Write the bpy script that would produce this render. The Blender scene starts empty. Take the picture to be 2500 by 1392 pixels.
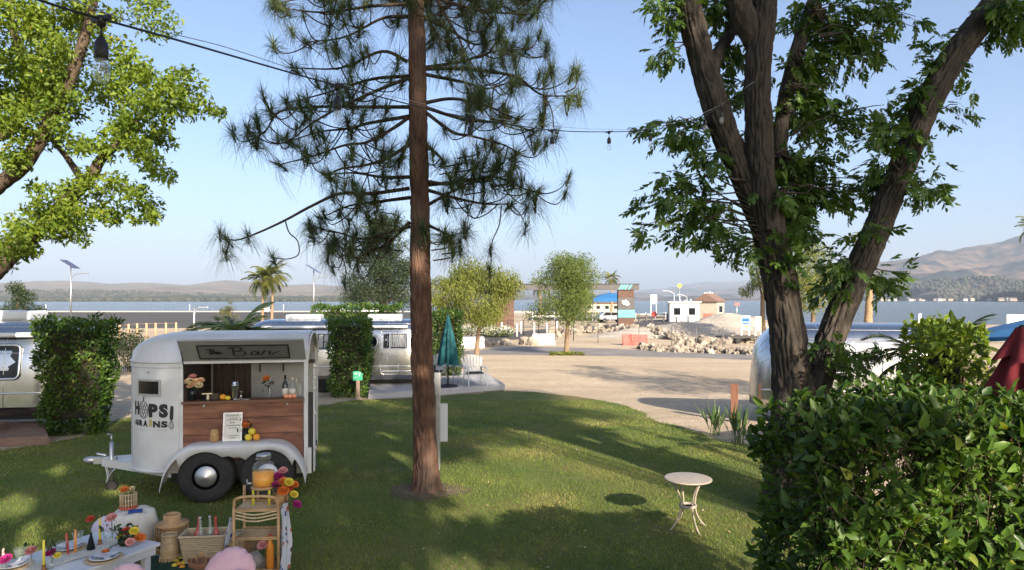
import bpy, bmesh, math, random
import numpy as np
from mathutils import Vector, Matrix, noise as mnoise
R = math.radians
random.seed(7); rng = np.random.default_rng(7)
S = bpy.context.scene
COL = S.collection
# ---------------------------------------------------------------- camera, sky, sun, exposure
FPX = 1667.0; CH = 2.6; HY = 732.0          # focal length in pixels of a 2500 px wide picture, eye height, horizon row
cam_d = bpy.data.cameras.new('camera'); cam = bpy.data.objects.new('camera', cam_d); COL.objects.link(cam)
cam.location = (0, 0, CH); cam.rotation_euler = (R(90), 0, 0)
cam_d.sensor_width = 36; cam_d.lens = 36*FPX/2500; cam_d.shift_y = (HY-696)/2500
cam_d.clip_start = .05; cam_d.clip_end = 60000
S.camera = cam
SUN_EL, SUN_AZ = R(24.5), math.atan2(.43, -.90)          # azimuth of the sun measured from +Y towards +X
sun_dir = Vector((math.sin(SUN_AZ)*math.cos(SUN_EL), math.cos(SUN_AZ)*math.cos(SUN_EL), math.sin(SUN_EL)))
W = bpy.data.worlds.new('World'); S.world = W; W.use_nodes = True
nt = W.node_tree; bgn = nt.nodes['Background']
sky = nt.nodes.new('ShaderNodeTexSky'); sky.sky_type = 'NISHITA'; sky.sun_disc = False
sky.sun_elevation = SUN_EL; sky.sun_rotation = SUN_AZ
sky.altitude = 380; sky.air_density = .85; sky.dust_density = 3.8; sky.ozone_density = 2.6
nt.links.new(sky.outputs[0], bgn.inputs[0]); bgn.inputs[1].default_value = .108
sl = bpy.data.lights.new('sun', 'SUN'); sl.energy = 5.0; sl.angle = R(.53); sl.color = (1, .86, .68)
so = bpy.data.objects.new('sun', sl); COL.objects.link(so)
so.rotation_euler = sun_dir.to_track_quat('Z', 'Y').to_euler(); so.location = (40, -80, 60)
S.view_settings.view_transform = 'Standard'; S.view_settings.look = 'None'
S.view_settings.exposure = 1.3; S.view_settings.gamma = 1.0; S.view_settings.use_curve_mapping = False
cy = S.cycles
cy.use_denoising = True; cy.adaptive_threshold = .02; cy.use_light_tree = False; cy.max_bounces = 6; cy.diffuse_bounces = 2; cy.glossy_bounces = 3
cy.transmission_bounces = 6; cy.transparent_max_bounces = 10; cy.volume_bounces = 1
cy.caustics_reflective = False; cy.caustics_refractive = False; cy.sample_clamp_indirect = 6

# ---------------------------------------------------------------- helpers
def at(x, y, Y):
    """world point that lies on row y, column x of the 2500 px picture at distance Y"""
    return Vector(((x-1250)*Y/FPX, Y, CH-(y-HY)*Y/FPX))
def sst(a, b, x):
    t = min(1, max(0, (x-a)/(b-a))); return t*t*(3-2*t)
def lerp(a, b, t): return a+(b-a)*t
LAKE = -1.5
def shore(X):
    if X < 20: return 250.
    if X < 36: return lerp(250, 185, sst(20, 36, X))
    return lerp(185, 118, sst(36, 54, X))
def gz(X, Y):
    z = -.5*sst(9.5, 26, Y) - .4*sst(25, 55, Y)
    d = Y-shore(X)
    z -= .75*sst(-40, 8, d) + 4*sst(5, 40, d)
    return z
def gat(x, y, lift=0):
    """ground point seen at pixel x, y"""
    Y = (CH+.3)*FPX/(y-HY)
    for _ in range(12):
        X = (x-1250)*Y/FPX
        Y = .5*Y + .5*(CH-gz(X, Y))*FPX/(y-HY)
    X = (x-1250)*Y/FPX
    return Vector((X, Y, gz(X, Y)+lift))

def link(o, parent=None):
    COL.objects.link(o)
    if parent: o.parent = parent
    return o
def tag(o, label=None, cat=None, group=None, kind=None):
    if label: o['label'] = label
    if cat: o['category'] = cat
    if group: o['group'] = group
    if kind: o['kind'] = kind
    return o
def thing(name, label, cat, loc=(0, 0, 0), rz=0, group=None):
    o = bpy.data.objects.new(name, None); o.empty_display_size = .2
    COL.objects.link(o); o.location = loc; o.rotation_euler = (0, 0, rz)
    return tag(o, label, cat, group)
def kids(o): return [c for c in COL.objects if c.parent == o]
CH_CACHE = {}
def copy_tree(o, loc=None, rz=None, label=None, scale=None, parent=None):
    c = o.copy(); COL.objects.link(c); c.parent = parent
    if loc is not None: c.location = loc
    if rz is not None: c.rotation_euler = (c.rotation_euler[0], c.rotation_euler[1], rz)
    if label: c['label'] = label
    if scale: c.scale = (scale,)*3 if not hasattr(scale, '__len__') else scale
    for k in list(o.children): copy_tree(k, parent=c)
    return c

def np_mesh(name, V, F, smooth=False, attr=None):
    """V (n,3) float, F (m,k) int -> mesh"""
    V = np.asarray(V, np.float32); F = np.asarray(F, np.int32)
    me = bpy.data.meshes.new(name); n, (m, k) = len(V), F.shape
    me.vertices.add(n); me.vertices.foreach_set('co', V.ravel())
    me.loops.add(m*k); me.loops.foreach_set('vertex_index', F.ravel())
    me.polygons.add(m); me.polygons.foreach_set('loop_start', np.arange(0, m*k, k, dtype=np.int32))
    me.polygons.foreach_set('loop_total', np.full(m, k, np.int32))
    if smooth: me.polygons.foreach_set('use_smooth', np.ones(m, bool))
    if attr is not None:
        a = me.attributes.new('rnd', 'FLOAT', 'POINT'); a.data.foreach_set('value', np.asarray(attr, np.float32))
    me.update(calc_edges=True); me.validate()
    return me
def np_obj(name, V, F, mat, parent=None, smooth=False, attr=None):
    me = np_mesh(name, V, F, smooth, attr); me.materials.append(mat)
    return link(bpy.data.objects.new(name, me), parent)

class MB:
    """collects shapes into one mesh"""
    def __init__(s): s.v = []; s.f = []; s.sm = []
    def add(s, V, F, smooth=False):
        b = len(s.v); s.v += [tuple(p) for p in V]
        for f in F: s.f.append(tuple(i+b for i in f)); s.sm.append(smooth)
        return s
    def box(s, c, size, rot=None):
        x, y, z = size[0]/2, size[1]/2, size[2]/2; c = Vector(c)
        P = [Vector((i*x, j*y, k*z)) for k in (-1, 1) for j in (-1, 1) for i in (-1, 1)]
        if rot is not None:
            m = rot if isinstance(rot, Matrix) else Matrix.Rotation(rot, 3, 'Z')
            P = [m @ p for p in P]
        return s.add([p+c for p in P], [(0, 2, 3, 1), (4, 5, 7, 6), (0, 1, 5, 4), (2, 6, 7, 3), (0, 4, 6, 2), (1, 3, 7, 5)])
    def beam(s, a, b, w, h=None, up=(0, 0, 1)):
        a, b = Vector(a), Vector(b); d = b-a; L = d.length; d.normalize(); h = h or w
        u = Vector(up)
        if abs(d.dot(u)) > .98: u = Vector((0, 1, 0))
        r = d.cross(u).normalized(); u = r.cross(d)
        m = Matrix((r, d, u)).transposed()
        return s.box((a+b)/2, (w, L, h), m)
    def tube(s, pts, rad, n=8, cap=True, smooth=True):
        pts = [Vector(p) for p in pts]; k = len(pts)
        if not hasattr(rad, '__len__'): rad = [rad]*k
        V = []; pr = None
        for i, p in enumerate(pts):
            d = (pts[min(i+1, k-1)]-pts[max(i-1, 0)])
            d = d.normalized() if d.length > 1e-9 else Vector((0, 0, 1))
            if pr is None: pr = d.orthogonal().normalized()
            r = pr-d*pr.dot(d); r = r.normalized() if r.length > 1e-6 else d.orthogonal().normalized(); pr = r
            q = d.cross(r)
            for j in range(n):
                a = 2*math.pi*j/n; V.append(p+(r*math.cos(a)+q*math.sin(a))*rad[i])
        F = [(i*n+j, i*n+(j+1) % n, (i+1)*n+(j+1) % n, (i+1)*n+j) for i in range(k-1) for j in range(n)]
        s.add(V, F, smooth)
        if cap:
            b = len(s.v)-len(V)
            s.f.append(tuple(b+j for j in range(n))[::-1]); s.sm.append(False)
            s.f.append(tuple(b+(k-1)*n+j for j in range(n))); s.sm.append(False)
        return s
    def lathe(s, prof, c=(0, 0, 0), n=20, axis='Z', smooth=True, M=None):
        """prof: list of (r, h)"""
        c = Vector(c); V = []
        for r, h in prof:
            for j in range(n):
                a = 2*math.pi*j/n
                p = Vector((r*math.cos(a), r*math.sin(a), h))
                if axis == 'Y': p = Vector((p.x, -p.z, p.y))
                if axis == 'X': p = Vector((p.z, p.x, p.y))
                if M is not None: p = M @ p
                V.append(p+c)
        k = len(prof)
        F = [(i*n+j, i*n+(j+1) % n, (i+1)*n+(j+1) % n, (i+1)*n+j) for i in range(k-1) for j in range(n)]
        if prof[0][0] > 1e-5: F.append(tuple(range(n))[::-1])
        if prof[-1][0] > 1e-5: F.append(tuple((k-1)*n+j for j in range(n)))
        return s.add(V, F, smooth)
    def ball(s, c, r, n=10, m=7, sq=(1, 1, 1), M=None):
        prof = [(math.sin(math.pi*i/m)*r, -math.cos(math.pi*i/m)*r) for i in range(m+1)]
        prof[0] = (1e-6, prof[0][1]); prof[-1] = (1e-6, prof[-1][1])
        c = Vector(c); b = len(s.v); s.lathe(prof, (0, 0, 0), n)
        for i in range(b, len(s.v)):
            p = Vector(s.v[i]); p = Vector((p.x*sq[0], p.y*sq[1], p.z*sq[2]))
            if M is not None: p = M @ p
            s.v[i] = tuple(p+c)
        return s
    def prism(s, poly, y0, y1, fn=None):
        """poly in (x,z), extruded along y"""
        n = len(poly); V = [(x, y0, z) for x, z in poly]+[(x, y1, z) for x, z in poly]
        if fn: V = [fn(p) for p in V]
        F = [tuple(range(n))[::-1], tuple(range(n, 2*n))]+[(i, (i+1) % n, n+(i+1) % n, n+i) for i in range(n)]
        return s.add(V, F)
    def build(s, name, mat, parent=None, bevel=0, smooth=None, fix=True):
        me = bpy.data.meshes.new(name); me.from_pydata(s.v, [], s.f)
        if smooth is None: me.polygons.foreach_set('use_smooth', s.sm)
        elif smooth: me.polygons.foreach_set('use_smooth', [True]*len(s.f))
        me.update()
        if fix:
            bm = bmesh.new(); bm.from_mesh(me); bmesh.ops.recalc_face_normals(bm, faces=bm.faces); bm.to_mesh(me); bm.free()
        me.materials.append(mat)
        o = link(bpy.data.objects.new(name, me), parent)
        if bevel:
            b = o.modifiers.new('bevel', 'BEVEL'); b.width = bevel; b.segments = 2; b.limit_method = 'ANGLE'; b.angle_limit = R(40)
        return o
def part(name, me, parent, mat=None, loc=None, rot=None, scale=None):
    o = link(bpy.data.objects.new(name, me), parent)
    if loc is not None: o.location = loc
    if rot is not None: o.rotation_euler = rot
    if scale is not None: o.scale = (scale,)*3 if not hasattr(scale, '__len__') else scale
    return o

def spline(pts, n):
    """Catmull-Rom through pts, n samples per span"""
    P = [Vector(p) for p in pts]; P = [P[0]*2-P[1]]+P+[P[-1]*2-P[-2]]; out = []
    for i in range(1, len(P)-2):
        for k in range(n):
            t = k/n; a, b, c, d = P[i-1:i+3]
            out.append(.5*((2*b)+(c-a)*t+(2*a-5*b+4*c-d)*t*t+(-a+3*b-3*c+d)*t**3))
    out.append(P[-2]); return out
def text_mesh(txt, size=.1, bold=0, align='LEFT', space=1.0):
    cu = bpy.data.curves.new('t', 'FONT'); cu.body = txt; cu.size = size; cu.offset = bold; cu.align_x = align
    cu.space_character = space; cu.resolution_u = 3
    o = bpy.data.objects.new('t', cu); COL.objects.link(o)
    bpy.context.view_layer.update()
    me = bpy.data.meshes.new_from_object(o.evaluated_get(bpy.context.evaluated_depsgraph_get()))
    bpy.data.objects.remove(o); bpy.data.curves.remove(cu)
    return [tuple(v.co) for v in me.vertices], [tuple(p.vertices) for p in me.polygons]

# ---------------------------------------------------------------- materials
def nodes_of(name):
    m = bpy.data.materials.new(name); m.use_nodes = True
    n = m.node_tree.nodes; b = n['Principled BSDF']; o = n['Material Output']
    return m, m.node_tree, b, o
def mat(name, c1, c2=None, scale=6, rough=.6, metal=0, bump=0, bscale=None, stretch=(1, 1, 1), detail=6, coat=0,
        spec=.5, contrast=(.35, .65), rough2=None, c3=None, s3=1.2, world=False):
    m, t, b, o = nodes_of(name)
    b.inputs['Roughness'].default_value = rough; b.inputs['Metallic'].default_value = metal
    b.inputs['Specular IOR Level'].default_value = spec; b.inputs['Coat Weight'].default_value = coat
    b.inputs['Base Color'].default_value = (*c1, 1)
    if c2 is None and not bump: return m
    tc = t.nodes.new('ShaderNodeTexCoord'); mp = t.nodes.new('ShaderNodeMapping'); mp.inputs['Scale'].default_value = stretch
    if world:
        g = t.nodes.new('ShaderNodeNewGeometry'); t.links.new(g.outputs['Position'], mp.inputs[0])
    else: t.links.new(tc.outputs['Object'], mp.inputs[0])
    if c2 is not None:
        n = t.nodes.new('ShaderNodeTexNoise'); n.inputs['Scale'].default_value = scale; n.inputs['Detail'].default_value = detail
        n.inputs['Roughness'].default_value = .62
        t.links.new(mp.outputs[0], n.inputs[0])
        r = t.nodes.new('ShaderNodeValToRGB'); r.color_ramp.elements[0].position = contrast[0]; r.color_ramp.elements[1].position = contrast[1]
        r.color_ramp.elements[0].color = (*c1, 1); r.color_ramp.elements[1].color = (*c2, 1)
        t.links.new(n.outputs[0], r.inputs[0]); out = r.outputs[0]
        if c3 is not None:
            n3 = t.nodes.new('ShaderNodeTexNoise'); n3.inputs['Scale'].default_value = s3; n3.inputs['Detail'].default_value = 4
            t.links.new(mp.outputs[0], n3.inputs[0])
            r3 = t.nodes.new('ShaderNodeValToRGB'); r3.color_ramp.elements[0].position = .45; r3.color_ramp.elements[1].position = .68
            t.links.new(n3.outputs[0], r3.inputs[0])
            mx = t.nodes.new('ShaderNodeMix'); mx.data_type = 'RGBA'; mx.inputs['B'].default_value = (*c3, 1)
            t.links.new(r3.outputs[0], mx.inputs['Factor']); t.links.new(out, mx.inputs['A']); out = mx.outputs['Result']
        t.links.new(out, b.inputs['Base Color'])
        if rough2 is not None:
            mr = t.nodes.new('ShaderNodeMapRange'); mr.inputs[3].default_value = rough; mr.inputs[4].default_value = rough2
            t.links.new(n.outputs[0], mr.inputs[0]); t.links.new(mr.outputs[0], b.inputs['Roughness'])
    if bump:
        n2 = t.nodes.new('ShaderNodeTexNoise'); n2.inputs['Scale'].default_value = bscale or scale*3; n2.inputs['Detail'].default_value = 8
        t.links.new(mp.outputs[0], n2.inputs[0])
        bp = t.nodes.new('ShaderNodeBump'); bp.inputs['Strength'].default_value = bump; bp.inputs['Distance'].default_value = .02
        t.links.new(n2.outputs[0], bp.inputs['Height']); t.links.new(bp.outputs[0], b.inputs['Normal'])
    return m
def leaf_mat(name, ca, cb, transl=.35, rough=.45, obj=False, cc=None, spec=.35):
    """leaf: reflecting and letting light through; tint varies from leaf to leaf"""
    m, t, b, o = nodes_of(name)
    if obj: a = t.nodes.new('ShaderNodeObjectInfo'); src = a.outputs['Random']
    else: a = t.nodes.new('ShaderNodeAttribute'); a.attribute_name = 'rnd'; src = a.outputs['Fac']
    r = t.nodes.new('ShaderNodeValToRGB'); e = r.color_ramp.elements
    e[0].color = (*ca, 1); e[1].color = (*cb, 1)
    if cc: x = e.new(.93); x.color = (*cb, 1); e[2].color = (*cc, 1)
    t.links.new(src, r.inputs[0]); t.links.new(r.outputs[0], b.inputs['Base Color'])
    b.inputs['Roughness'].default_value = rough; b.inputs['Specular IOR Level'].default_value = spec
    tr = t.nodes.new('ShaderNodeBsdfTranslucent'); g = t.nodes.new('ShaderNodeMix'); g.data_type = 'RGBA'; g.blend_type = 'MULTIPLY'
    g.inputs['Factor'].default_value = 1; g.inputs['B'].default_value = (1.35, 1.25, .45, 1)
    t.links.new(r.outputs[0], g.inputs['A']); t.links.new(g.outputs['Result'], tr.inputs[0])
    mx = t.nodes.new('ShaderNodeMixShader'); mx.inputs[0].default_value = transl
    t.links.new(b.outputs[0], mx.inputs[1]); t.links.new(tr.outputs[0], mx.inputs[2]); t.links.new(mx.outputs[0], o.inputs[0])
    return m
def glass_mat(name, col=(1, 1, 1), rough=.02, alpha=.25):
    """thin clear glass: mostly see-through with a reflective skin"""
    m, t, b, o = nodes_of(name)
    b.inputs['Base Color'].default_value = (*col, 1); b.inputs['Roughness'].default_value = rough
    tr = t.nodes.new('ShaderNodeBsdfTransparent'); tr.inputs[0].default_value = (*[.6+.4*c for c in col], 1)
    gl = t.nodes.new('ShaderNodeBsdfGlossy'); gl.inputs['Roughness'].default_value = rough
    df = t.nodes.new('ShaderNodeBsdfDiffuse'); df.inputs[0].default_value = (*col, 1)
    lw = t.nodes.new('ShaderNodeLayerWeight'); lw.inputs[0].default_value = .35
    pw = t.nodes.new('ShaderNodeMath'); pw.operation = 'POWER'; pw.inputs[1].default_value = 2.2; t.links.new(lw.outputs['Facing'], pw.inputs[0])
    fr = t.nodes.new('ShaderNodeMath'); fr.operation = 'MULTIPLY_ADD'; fr.inputs[1].default_value = .55; fr.inputs[2].default_value = .025; t.links.new(pw.outputs[0], fr.inputs[0])
    m1 = t.nodes.new('ShaderNodeMixShader'); m1.inputs[0].default_value = alpha
    t.links.new(tr.outputs[0], m1.inputs[1]); t.links.new(df.outputs[0], m1.inputs[2])
    m2 = t.nodes.new('ShaderNodeMixShader'); t.links.new(fr.outputs[0], m2.inputs[0])
    t.links.new(m1.outputs[0], m2.inputs[1]); t.links.new(gl.outputs[0], m2.inputs[2]); t.links.new(m2.outputs[0], o.inputs[0])
    return m
# ================================================================ the setting
def ground_mat():
    """decomposed granite: tan, finely speckled, packed in broad paler and browner areas"""
    return mat('sand', (.37, .295, .205), (.52, .425, .31), scale=.42, rough=.95, bump=.5, bscale=45, c3=(.34, .275, .205), s3=9, spec=.15, world=True, stretch=(.45, 1.3, 1))
M_sand = ground_mat()
M_lawn = mat('lawn_soil', (.085, .115, .035), (.145, .155, .055), scale=1.6, rough=.95, bump=.6, bscale=55, c3=(.17, .145, .065), s3=.55, spec=.1, world=True)
M_asph = mat('asphalt', (.17, .16, .155), (.24, .225, .215), scale=.6, rough=.92, bump=.2, bscale=90, spec=.2, world=True)
M_park = mat('parking_asphalt', (.068, .064, .062), (.09, .085, .082), scale=.12, rough=.9, spec=.2, world=True)
M_conc = mat('concrete', (.42, .39, .35), (.52, .48, .43), scale=1.2, rough=.9, bump=.1, world=True)

def sheet(name, xs, ys, m, lift=0, clip=None, fn=gz):
    V = []; ny = len(ys); nx = len(xs)
    for Y in ys:
        for X in xs: V.append((X, Y, fn(X, Y)+lift))
    F = [(j*nx+i, j*nx+i+1, (j+1)*nx+i+1, (j+1)*nx+i) for j in range(ny-1) for i in range(nx-1)]
    return np_obj(name, V, F, m, smooth=True)
ys = list(np.linspace(-40, 60, 101))+list(np.linspace(62, 300, 100))+[340, 400, 600, 1000, 2000, 4000, 8000, 14000]
xs = [-9000, -4000, -1500, -700, -450, -300]+list(np.linspace(-220, -62, 40))+list(np.linspace(-60, 120, 121))+list(np.linspace(124, 260, 30))+[300, 450, 700, 1500, 4000, 9000]
tag(sheet('ground', xs, ys, M_sand), kind='structure')

# lawn: outline in plan, draped over the ground
def fill_outline(name, pts, m, lift, step=.5, sub=True):
    """polygon in plan, triangulated and draped"""
    bm = bmesh.new(); vs = [bm.verts.new((x, y, 0)) for x, y in pts]
    bm.faces.new(vs); 
    x0 = min(p[0] for p in pts); x1 = max(p[0] for p in pts); y0 = min(p[1] for p in pts); y1 = max(p[1] for p in pts)
    y = y0+step
    while y < y1:
        bmesh.ops.bisect_plane(bm, geom=bm.verts[:]+bm.edges[:]+bm.faces[:], plane_co=(0, y, 0), plane_no=(0, 1, 0)); y += step
    x = x0+step*3
    while x < x1:
        bmesh.ops.bisect_plane(bm, geom=bm.verts[:]+bm.edges[:]+bm.faces[:], plane_co=(x, 0, 0), plane_no=(1, 0, 0)); x += step*3
    bmesh.ops.triangulate(bm, faces=bm.faces[:])
    for v in bm.verts: v.co.z = gz(v.co.x, v.co.y)+lift
    me = bpy.data.meshes.new(name); bm.to_mesh(me); bm.free(); me.materials.append(m)
    for p in me.polygons: p.use_smooth = True
    if me.polygons and sum(p.normal.z for p in me.polygons) < 0: me.flip_normals()
    return link(bpy.data.objects.new(name, me))
edge_px = [(0, 1100), (130, 1082), (215, 1062), (320, 1020), (560, 1010), (770, 992), (860, 978), (1000, 972), (1150, 962), (1260, 955), (1400, 968), (1510, 987), (1562, 1005), (1600, 1028), (1680, 1046), (1740, 1072), (1850, 1092)]
LAWN = [gat(x, y) for x, y in edge_px]
LAWN = [(p.x+.10*mnoise.noise((p.x*2.3, p.y*2.3, 0)), p.y+.16*mnoise.noise((p.x*2.1, p.y*2.1, 5))+.08*mnoise.noise((p.x*7, p.y*7, 5))) for p in spline([(p.x, p.y, 0) for p in LAWN], 14)]
LAWN = [(-16, -30), (-16, 11.2)]+LAWN+[(4.6, 11.2), (4.9, 5.2), (16, 5.0), (16, -30)]
tag(fill_outline('lawn', LAWN, M_lawn, .006), kind='structure')
def in_poly(P, poly):
    x, y = P[:, 0], P[:, 1]; c = np.zeros(len(P), bool); n = len(poly)
    for i in range(n):
        x1, y1 = poly[i]; x2, y2 = poly[i-1]
        if y1 == y2: continue
        c ^= ((y1 > y) != (y2 > y)) & (x < (x2-x1)*(y-y1)/(y2-y1)+x1)
    return c
def gz_np(P): return np.array([gz(a, b) for a, b in P])
BARE = [(-1.17, 9.32, .42)]          # bare earth around the pine
def blades(n, y0, y1, h, seed):
    r = np.random.default_rng(seed)
    k = int(n*1.6); t = r.random(k); Y = y0*(y1/y0)**t; X = (r.random(k)*1.06-.53)*Y*1.5
    P = np.stack([X, Y], 1); P = P[in_poly(P+r.normal(0, .10, P.shape), LAWN)]
    for bx, by, br in BARE: P = P[((P[:, 0]-bx)**2+(P[:, 1]-by)**2)**.5 > br*(.6+.7*r.random(len(P)))]
    P = P[:n]; n = len(P)
    g = np.array([mnoise.noise((a*.9, b*.9, 3.)) for a, b in P]); keep = r.random(n) < .85+.5*g
    P = P[keep]; g = g[keep]; n = len(P)
    z = gz_np(P)+.004; a = r.random(n)*6.283; hh = h*(.55+.7*r.random(n)); w = .0035*(P[:, 1]/7)*(.8+.5*r.random(n))
    b = np.stack([P[:, 0], P[:, 1], z], 1); sd = np.stack([np.cos(a), np.sin(a), 0*a], 1)*w[:, None]
    le = r.normal(0, .55, (n, 2))*hh[:, None]; tip = b+np.stack([le[:, 0], le[:, 1], hh], 1)
    V = np.stack([b-sd, b+sd, tip], 1).reshape(-1, 3); F = np.arange(3*n).reshape(n, 3)
    rn = np.repeat(np.clip(.42+.75*g+r.normal(0, .2, n), 0, 1), 3)
    return V, F, rn
M_grass = leaf_mat('grass_blade', (.09, .17, .034), (.25, .285, .075), transl=.38, rough=.6, cc=(.40, .34, .15), spec=.2)
V, F, rn = blades(250000, 5.6, 20, .032, 3)
tag(np_obj('grass_blades', V, F, M_grass, attr=rn), 'short mown grass covering the lawn', 'grass', kind='stuff')
M_earth = mat('bare_earth', (.075, .055, .035), (.13, .095, .06), scale=6, rough=1, bump=.5, bscale=40)
bm_pts = [(-1.17+.55*math.cos(a)*(1+.18*math.sin(3*a+1)), 9.25+.42*math.sin(a)*(1+.2*math.cos(4*a))) for a in np.linspace(0, 2*math.pi, 22)[:-1]]
tag(fill_outline('bare_earth_patch', bm_pts, M_earth, .012), kind='structure')

# fallen leaves and petals on the grass, pebbles on the sand
def litter(name, label, n, y0, y1, size, m, seed, inside=True, cat='leaves'):
    r = np.random.default_rng(seed); k = n*6; Y = y0*(y1/y0)**r.random(k); X = (r.random(k)-.5)*1.5*Y; P = np.stack([X, Y], 1); P = P[in_poly(P, LAWN) == inside]
    g = np.array([mnoise.noise((a*.6, b*.6, 9.)) for a, b in P]); P = P[g+r.normal(0, .25, len(P)) > .05][:n]; n = len(P); z = gz_np(P)+(.022 if inside else .004)
    a = r.random(n)*6.283; s = size*(.5+r.random(n)); V = []
    for q in range(4):
        b = a+q*math.pi/2; V.append(np.stack([P[:, 0]+np.cos(b)*s*(1 if q % 2 else .55), P[:, 1]+np.sin(b)*s*(1 if q % 2 else .55), z+r.normal(0, .006 if inside else .001, n)], 1))
    top = np.stack([P[:, 0], P[:, 1], z+s*(.25 if inside else .9)], 1); V = np.stack(V+[top], 1).reshape(-1, 3); F = (np.array([(0, 1, 4), (1, 2, 4), (2, 3, 4), (3, 0, 4)])[None]+(np.arange(n)*5)[:, None, None]).reshape(-1, 3)
    tag(np_obj(name, V, F, m, attr=np.repeat(r.random(n), 5)), label, cat, kind='stuff')
litter('fallen_leaves', 'dry leaves and petals scattered on the lawn', 900, 6, 17, .018, leaf_mat('dry_leaf', (.16, .11, .05), (.34, .27, .15), transl=.1, rough=.8, cc=(.6, .57, .5)), 61)
litter('pebbles', 'small stones scattered over the sandy drive', 2600, 12, 40, .022, leaf_mat('pebble', (.26, .20, .15), (.55, .46, .36), transl=0, rough=.95), 63, False, 'stones')
# drive and paths beyond the lawn
def px_poly(pts): return [(p.x, p.y) for p in (gat(x, y) for x, y in pts)]
tag(fill_outline('driveway', px_poly([(1120, 858), (1300, 846), (1500, 852), (1700, 862), (1950, 868), (2250, 872), (2250, 892), (1950, 884), (1700, 874), (1400, 868), (1150, 866)]), M_asph, .006, 3), kind='structure')
tag(fill_outline('road', px_poly([(1000, 836), (1125, 828), (1300, 806), (1470, 795), (1580, 783), (1720, 775), (1840, 766), (1840, 771), (1720, 783), (1600, 795), (1500, 806), (1330, 822), (1125, 842), (1000, 848)]), M_park, .008, 6), kind='structure')
tag(fill_outline('far_road', px_poly([(1290, 782), (1480, 783), (1640, 776), (1640, 772), (1480, 776), (1290, 776)]), M_park, .01, 6), kind='structure')
tag(fill_outline('parking_lot', [(-190, 84), (-22, 84), (-14, 120), (-12, 192), (-190, 192)], M_park, .006, 12), kind='structure')
M_grassfar = mat('far_grass', (.16, .15, .06), (.26, .22, .10), scale=.2, rough=1, world=True)
tag(fill_outline('park_grass', px_poly([(1290, 760), (1440, 757), (1560, 757), (1640, 762), (1640, 771), (1480, 775), (1290, 775)]), M_grassfar, .008, 8), kind='structure')

# lake
def water():
    m, t, b, o = nodes_of('lake_water')
    b.inputs['Base Color'].default_value = (.05, .068, .072, 1); b.inputs['Roughness'].default_value = .16
    b.inputs['IOR'].default_value = 1.33
    g = t.nodes.new('ShaderNodeNewGeometry'); mp = t.nodes.new('ShaderNodeMapping'); mp.inputs['Scale'].default_value = (.35, .9, 1)
    n = t.nodes.new('ShaderNodeTexNoise'); n.inputs['Scale'].default_value = .9; n.inputs['Detail'].default_value = 5
    bp = t.nodes.new('ShaderNodeBump'); bp.inputs['Strength'].default_value = .9; bp.inputs['Distance'].default_value = .9
    t.links.new(g.outputs['Position'], mp.inputs[0]); t.links.new(mp.outputs[0], n.inputs[0])
    t.links.new(n.outputs[0], bp.inputs['Height']); t.links.new(bp.outputs[0], b.inputs['Normal'])
    return m
M_water = water()
lk = np_obj('lake', [(-6000, 60, LAKE), (6000, 60, LAKE), (6000, 5000, LAKE), (-6000, 5000, LAKE)], [(0, 1, 2, 3)], M_water)
tag(lk, kind='structure')

# far shores, hills and mountains
def ridge(name, prof, Y0, depth, m, amp, base=None, seed=0, nx=170, ny=26, rough=1.0):
    """prof: list of (px, py) of the skyline; a slope rising from the shore at Y0 to the crest at Y0+depth, then falling behind"""
    px = np.linspace(prof[0][0], prof[-1][0], nx); pc = np.interp(px, [p[0] for p in prof], [p[1] for p in prof])
    V = []
    Yc = Y0+depth
    for j in range(ny+6):
        t = j/(ny-1)
        for i in range(nx):
            Y = Y0+depth*t; X = (px[i]-1250)*Yc/FPX*(1 if t > 1 else (Y/Yc)**.35)
            zc = CH-(pc[i]-HY)*Yc/FPX
            n = mnoise.fractal((X*.0016*rough+seed, Y*.0016*rough, seed), .9, 2.1, 6)
            n2 = abs(mnoise.noise((X*.0035*rough+seed*3, Y*.0012, 1.)))
            if t <= 1: z = LAKE-.4+(zc-LAKE)*(t**1.25)+amp*(n-.6*n2)*min(1, t*4)*(1 if t < .96 else .35)
            else: z = LAKE+(zc-LAKE)*max(0, 1-(t-1)*6)-20*(t-1)
            V.append((X, Y, z))
    F = [(j*nx+i, j*nx+i+1, (j+1)*nx+i+1, (j+1)*nx+i) for j in range(ny+5) for i in range(nx-1)]
    return tag(np_obj(name, V, F, m, smooth=True), kind='structure')
M_hill = mat('dry_hills', (.22, .175, .125), (.14, .122, .085), scale=.006, rough=1, world=True, spec=.05, contrast=(.4, .6))
M_mtn = mat('chaparral_slopes', (.030, .038, .034), (.20, .135, .09), scale=.007, rough=1, world=True, spec=.05, contrast=(.42, .62))
ridge('hills', [(-300, 700), (0, 693), (90, 686), (150, 684), (230, 690), (300, 697), (370, 690), (410, 694), (470, 697), (520, 690), (550, 684), (600, 688), (680, 697), (760, 694), (850, 700), (960, 706), (1100, 700)], 1500, 2600, M_hill, 16, seed=2)
ridge('mountain', [(1900, 680), (2050, 660), (2180, 636), (2260, 623), (2330, 608), (2400, 594), (2450, 584), (2500, 568), (2600, 552), (2800, 540)], 1250, 2700, M_mtn, 66, seed=5, nx=260, ny=60, rough=1.5)
ridge('far_mountains', [(1000, 708), (1250, 706), (1480, 712), (1620, 702), (1700, 690), (1800, 684), (1900, 676), (2000, 668), (2100, 664), (2250, 668)], 3200, 7800, M_mtn, 60, seed=9, nx=120)
ridge('far_headland', [(1540, 733), (1600, 728), (1650, 724), (1700, 722), (1760, 725), (1820, 729), (1900, 733)], 2600, 700, M_mtn, 3, seed=12, nx=50)
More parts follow.
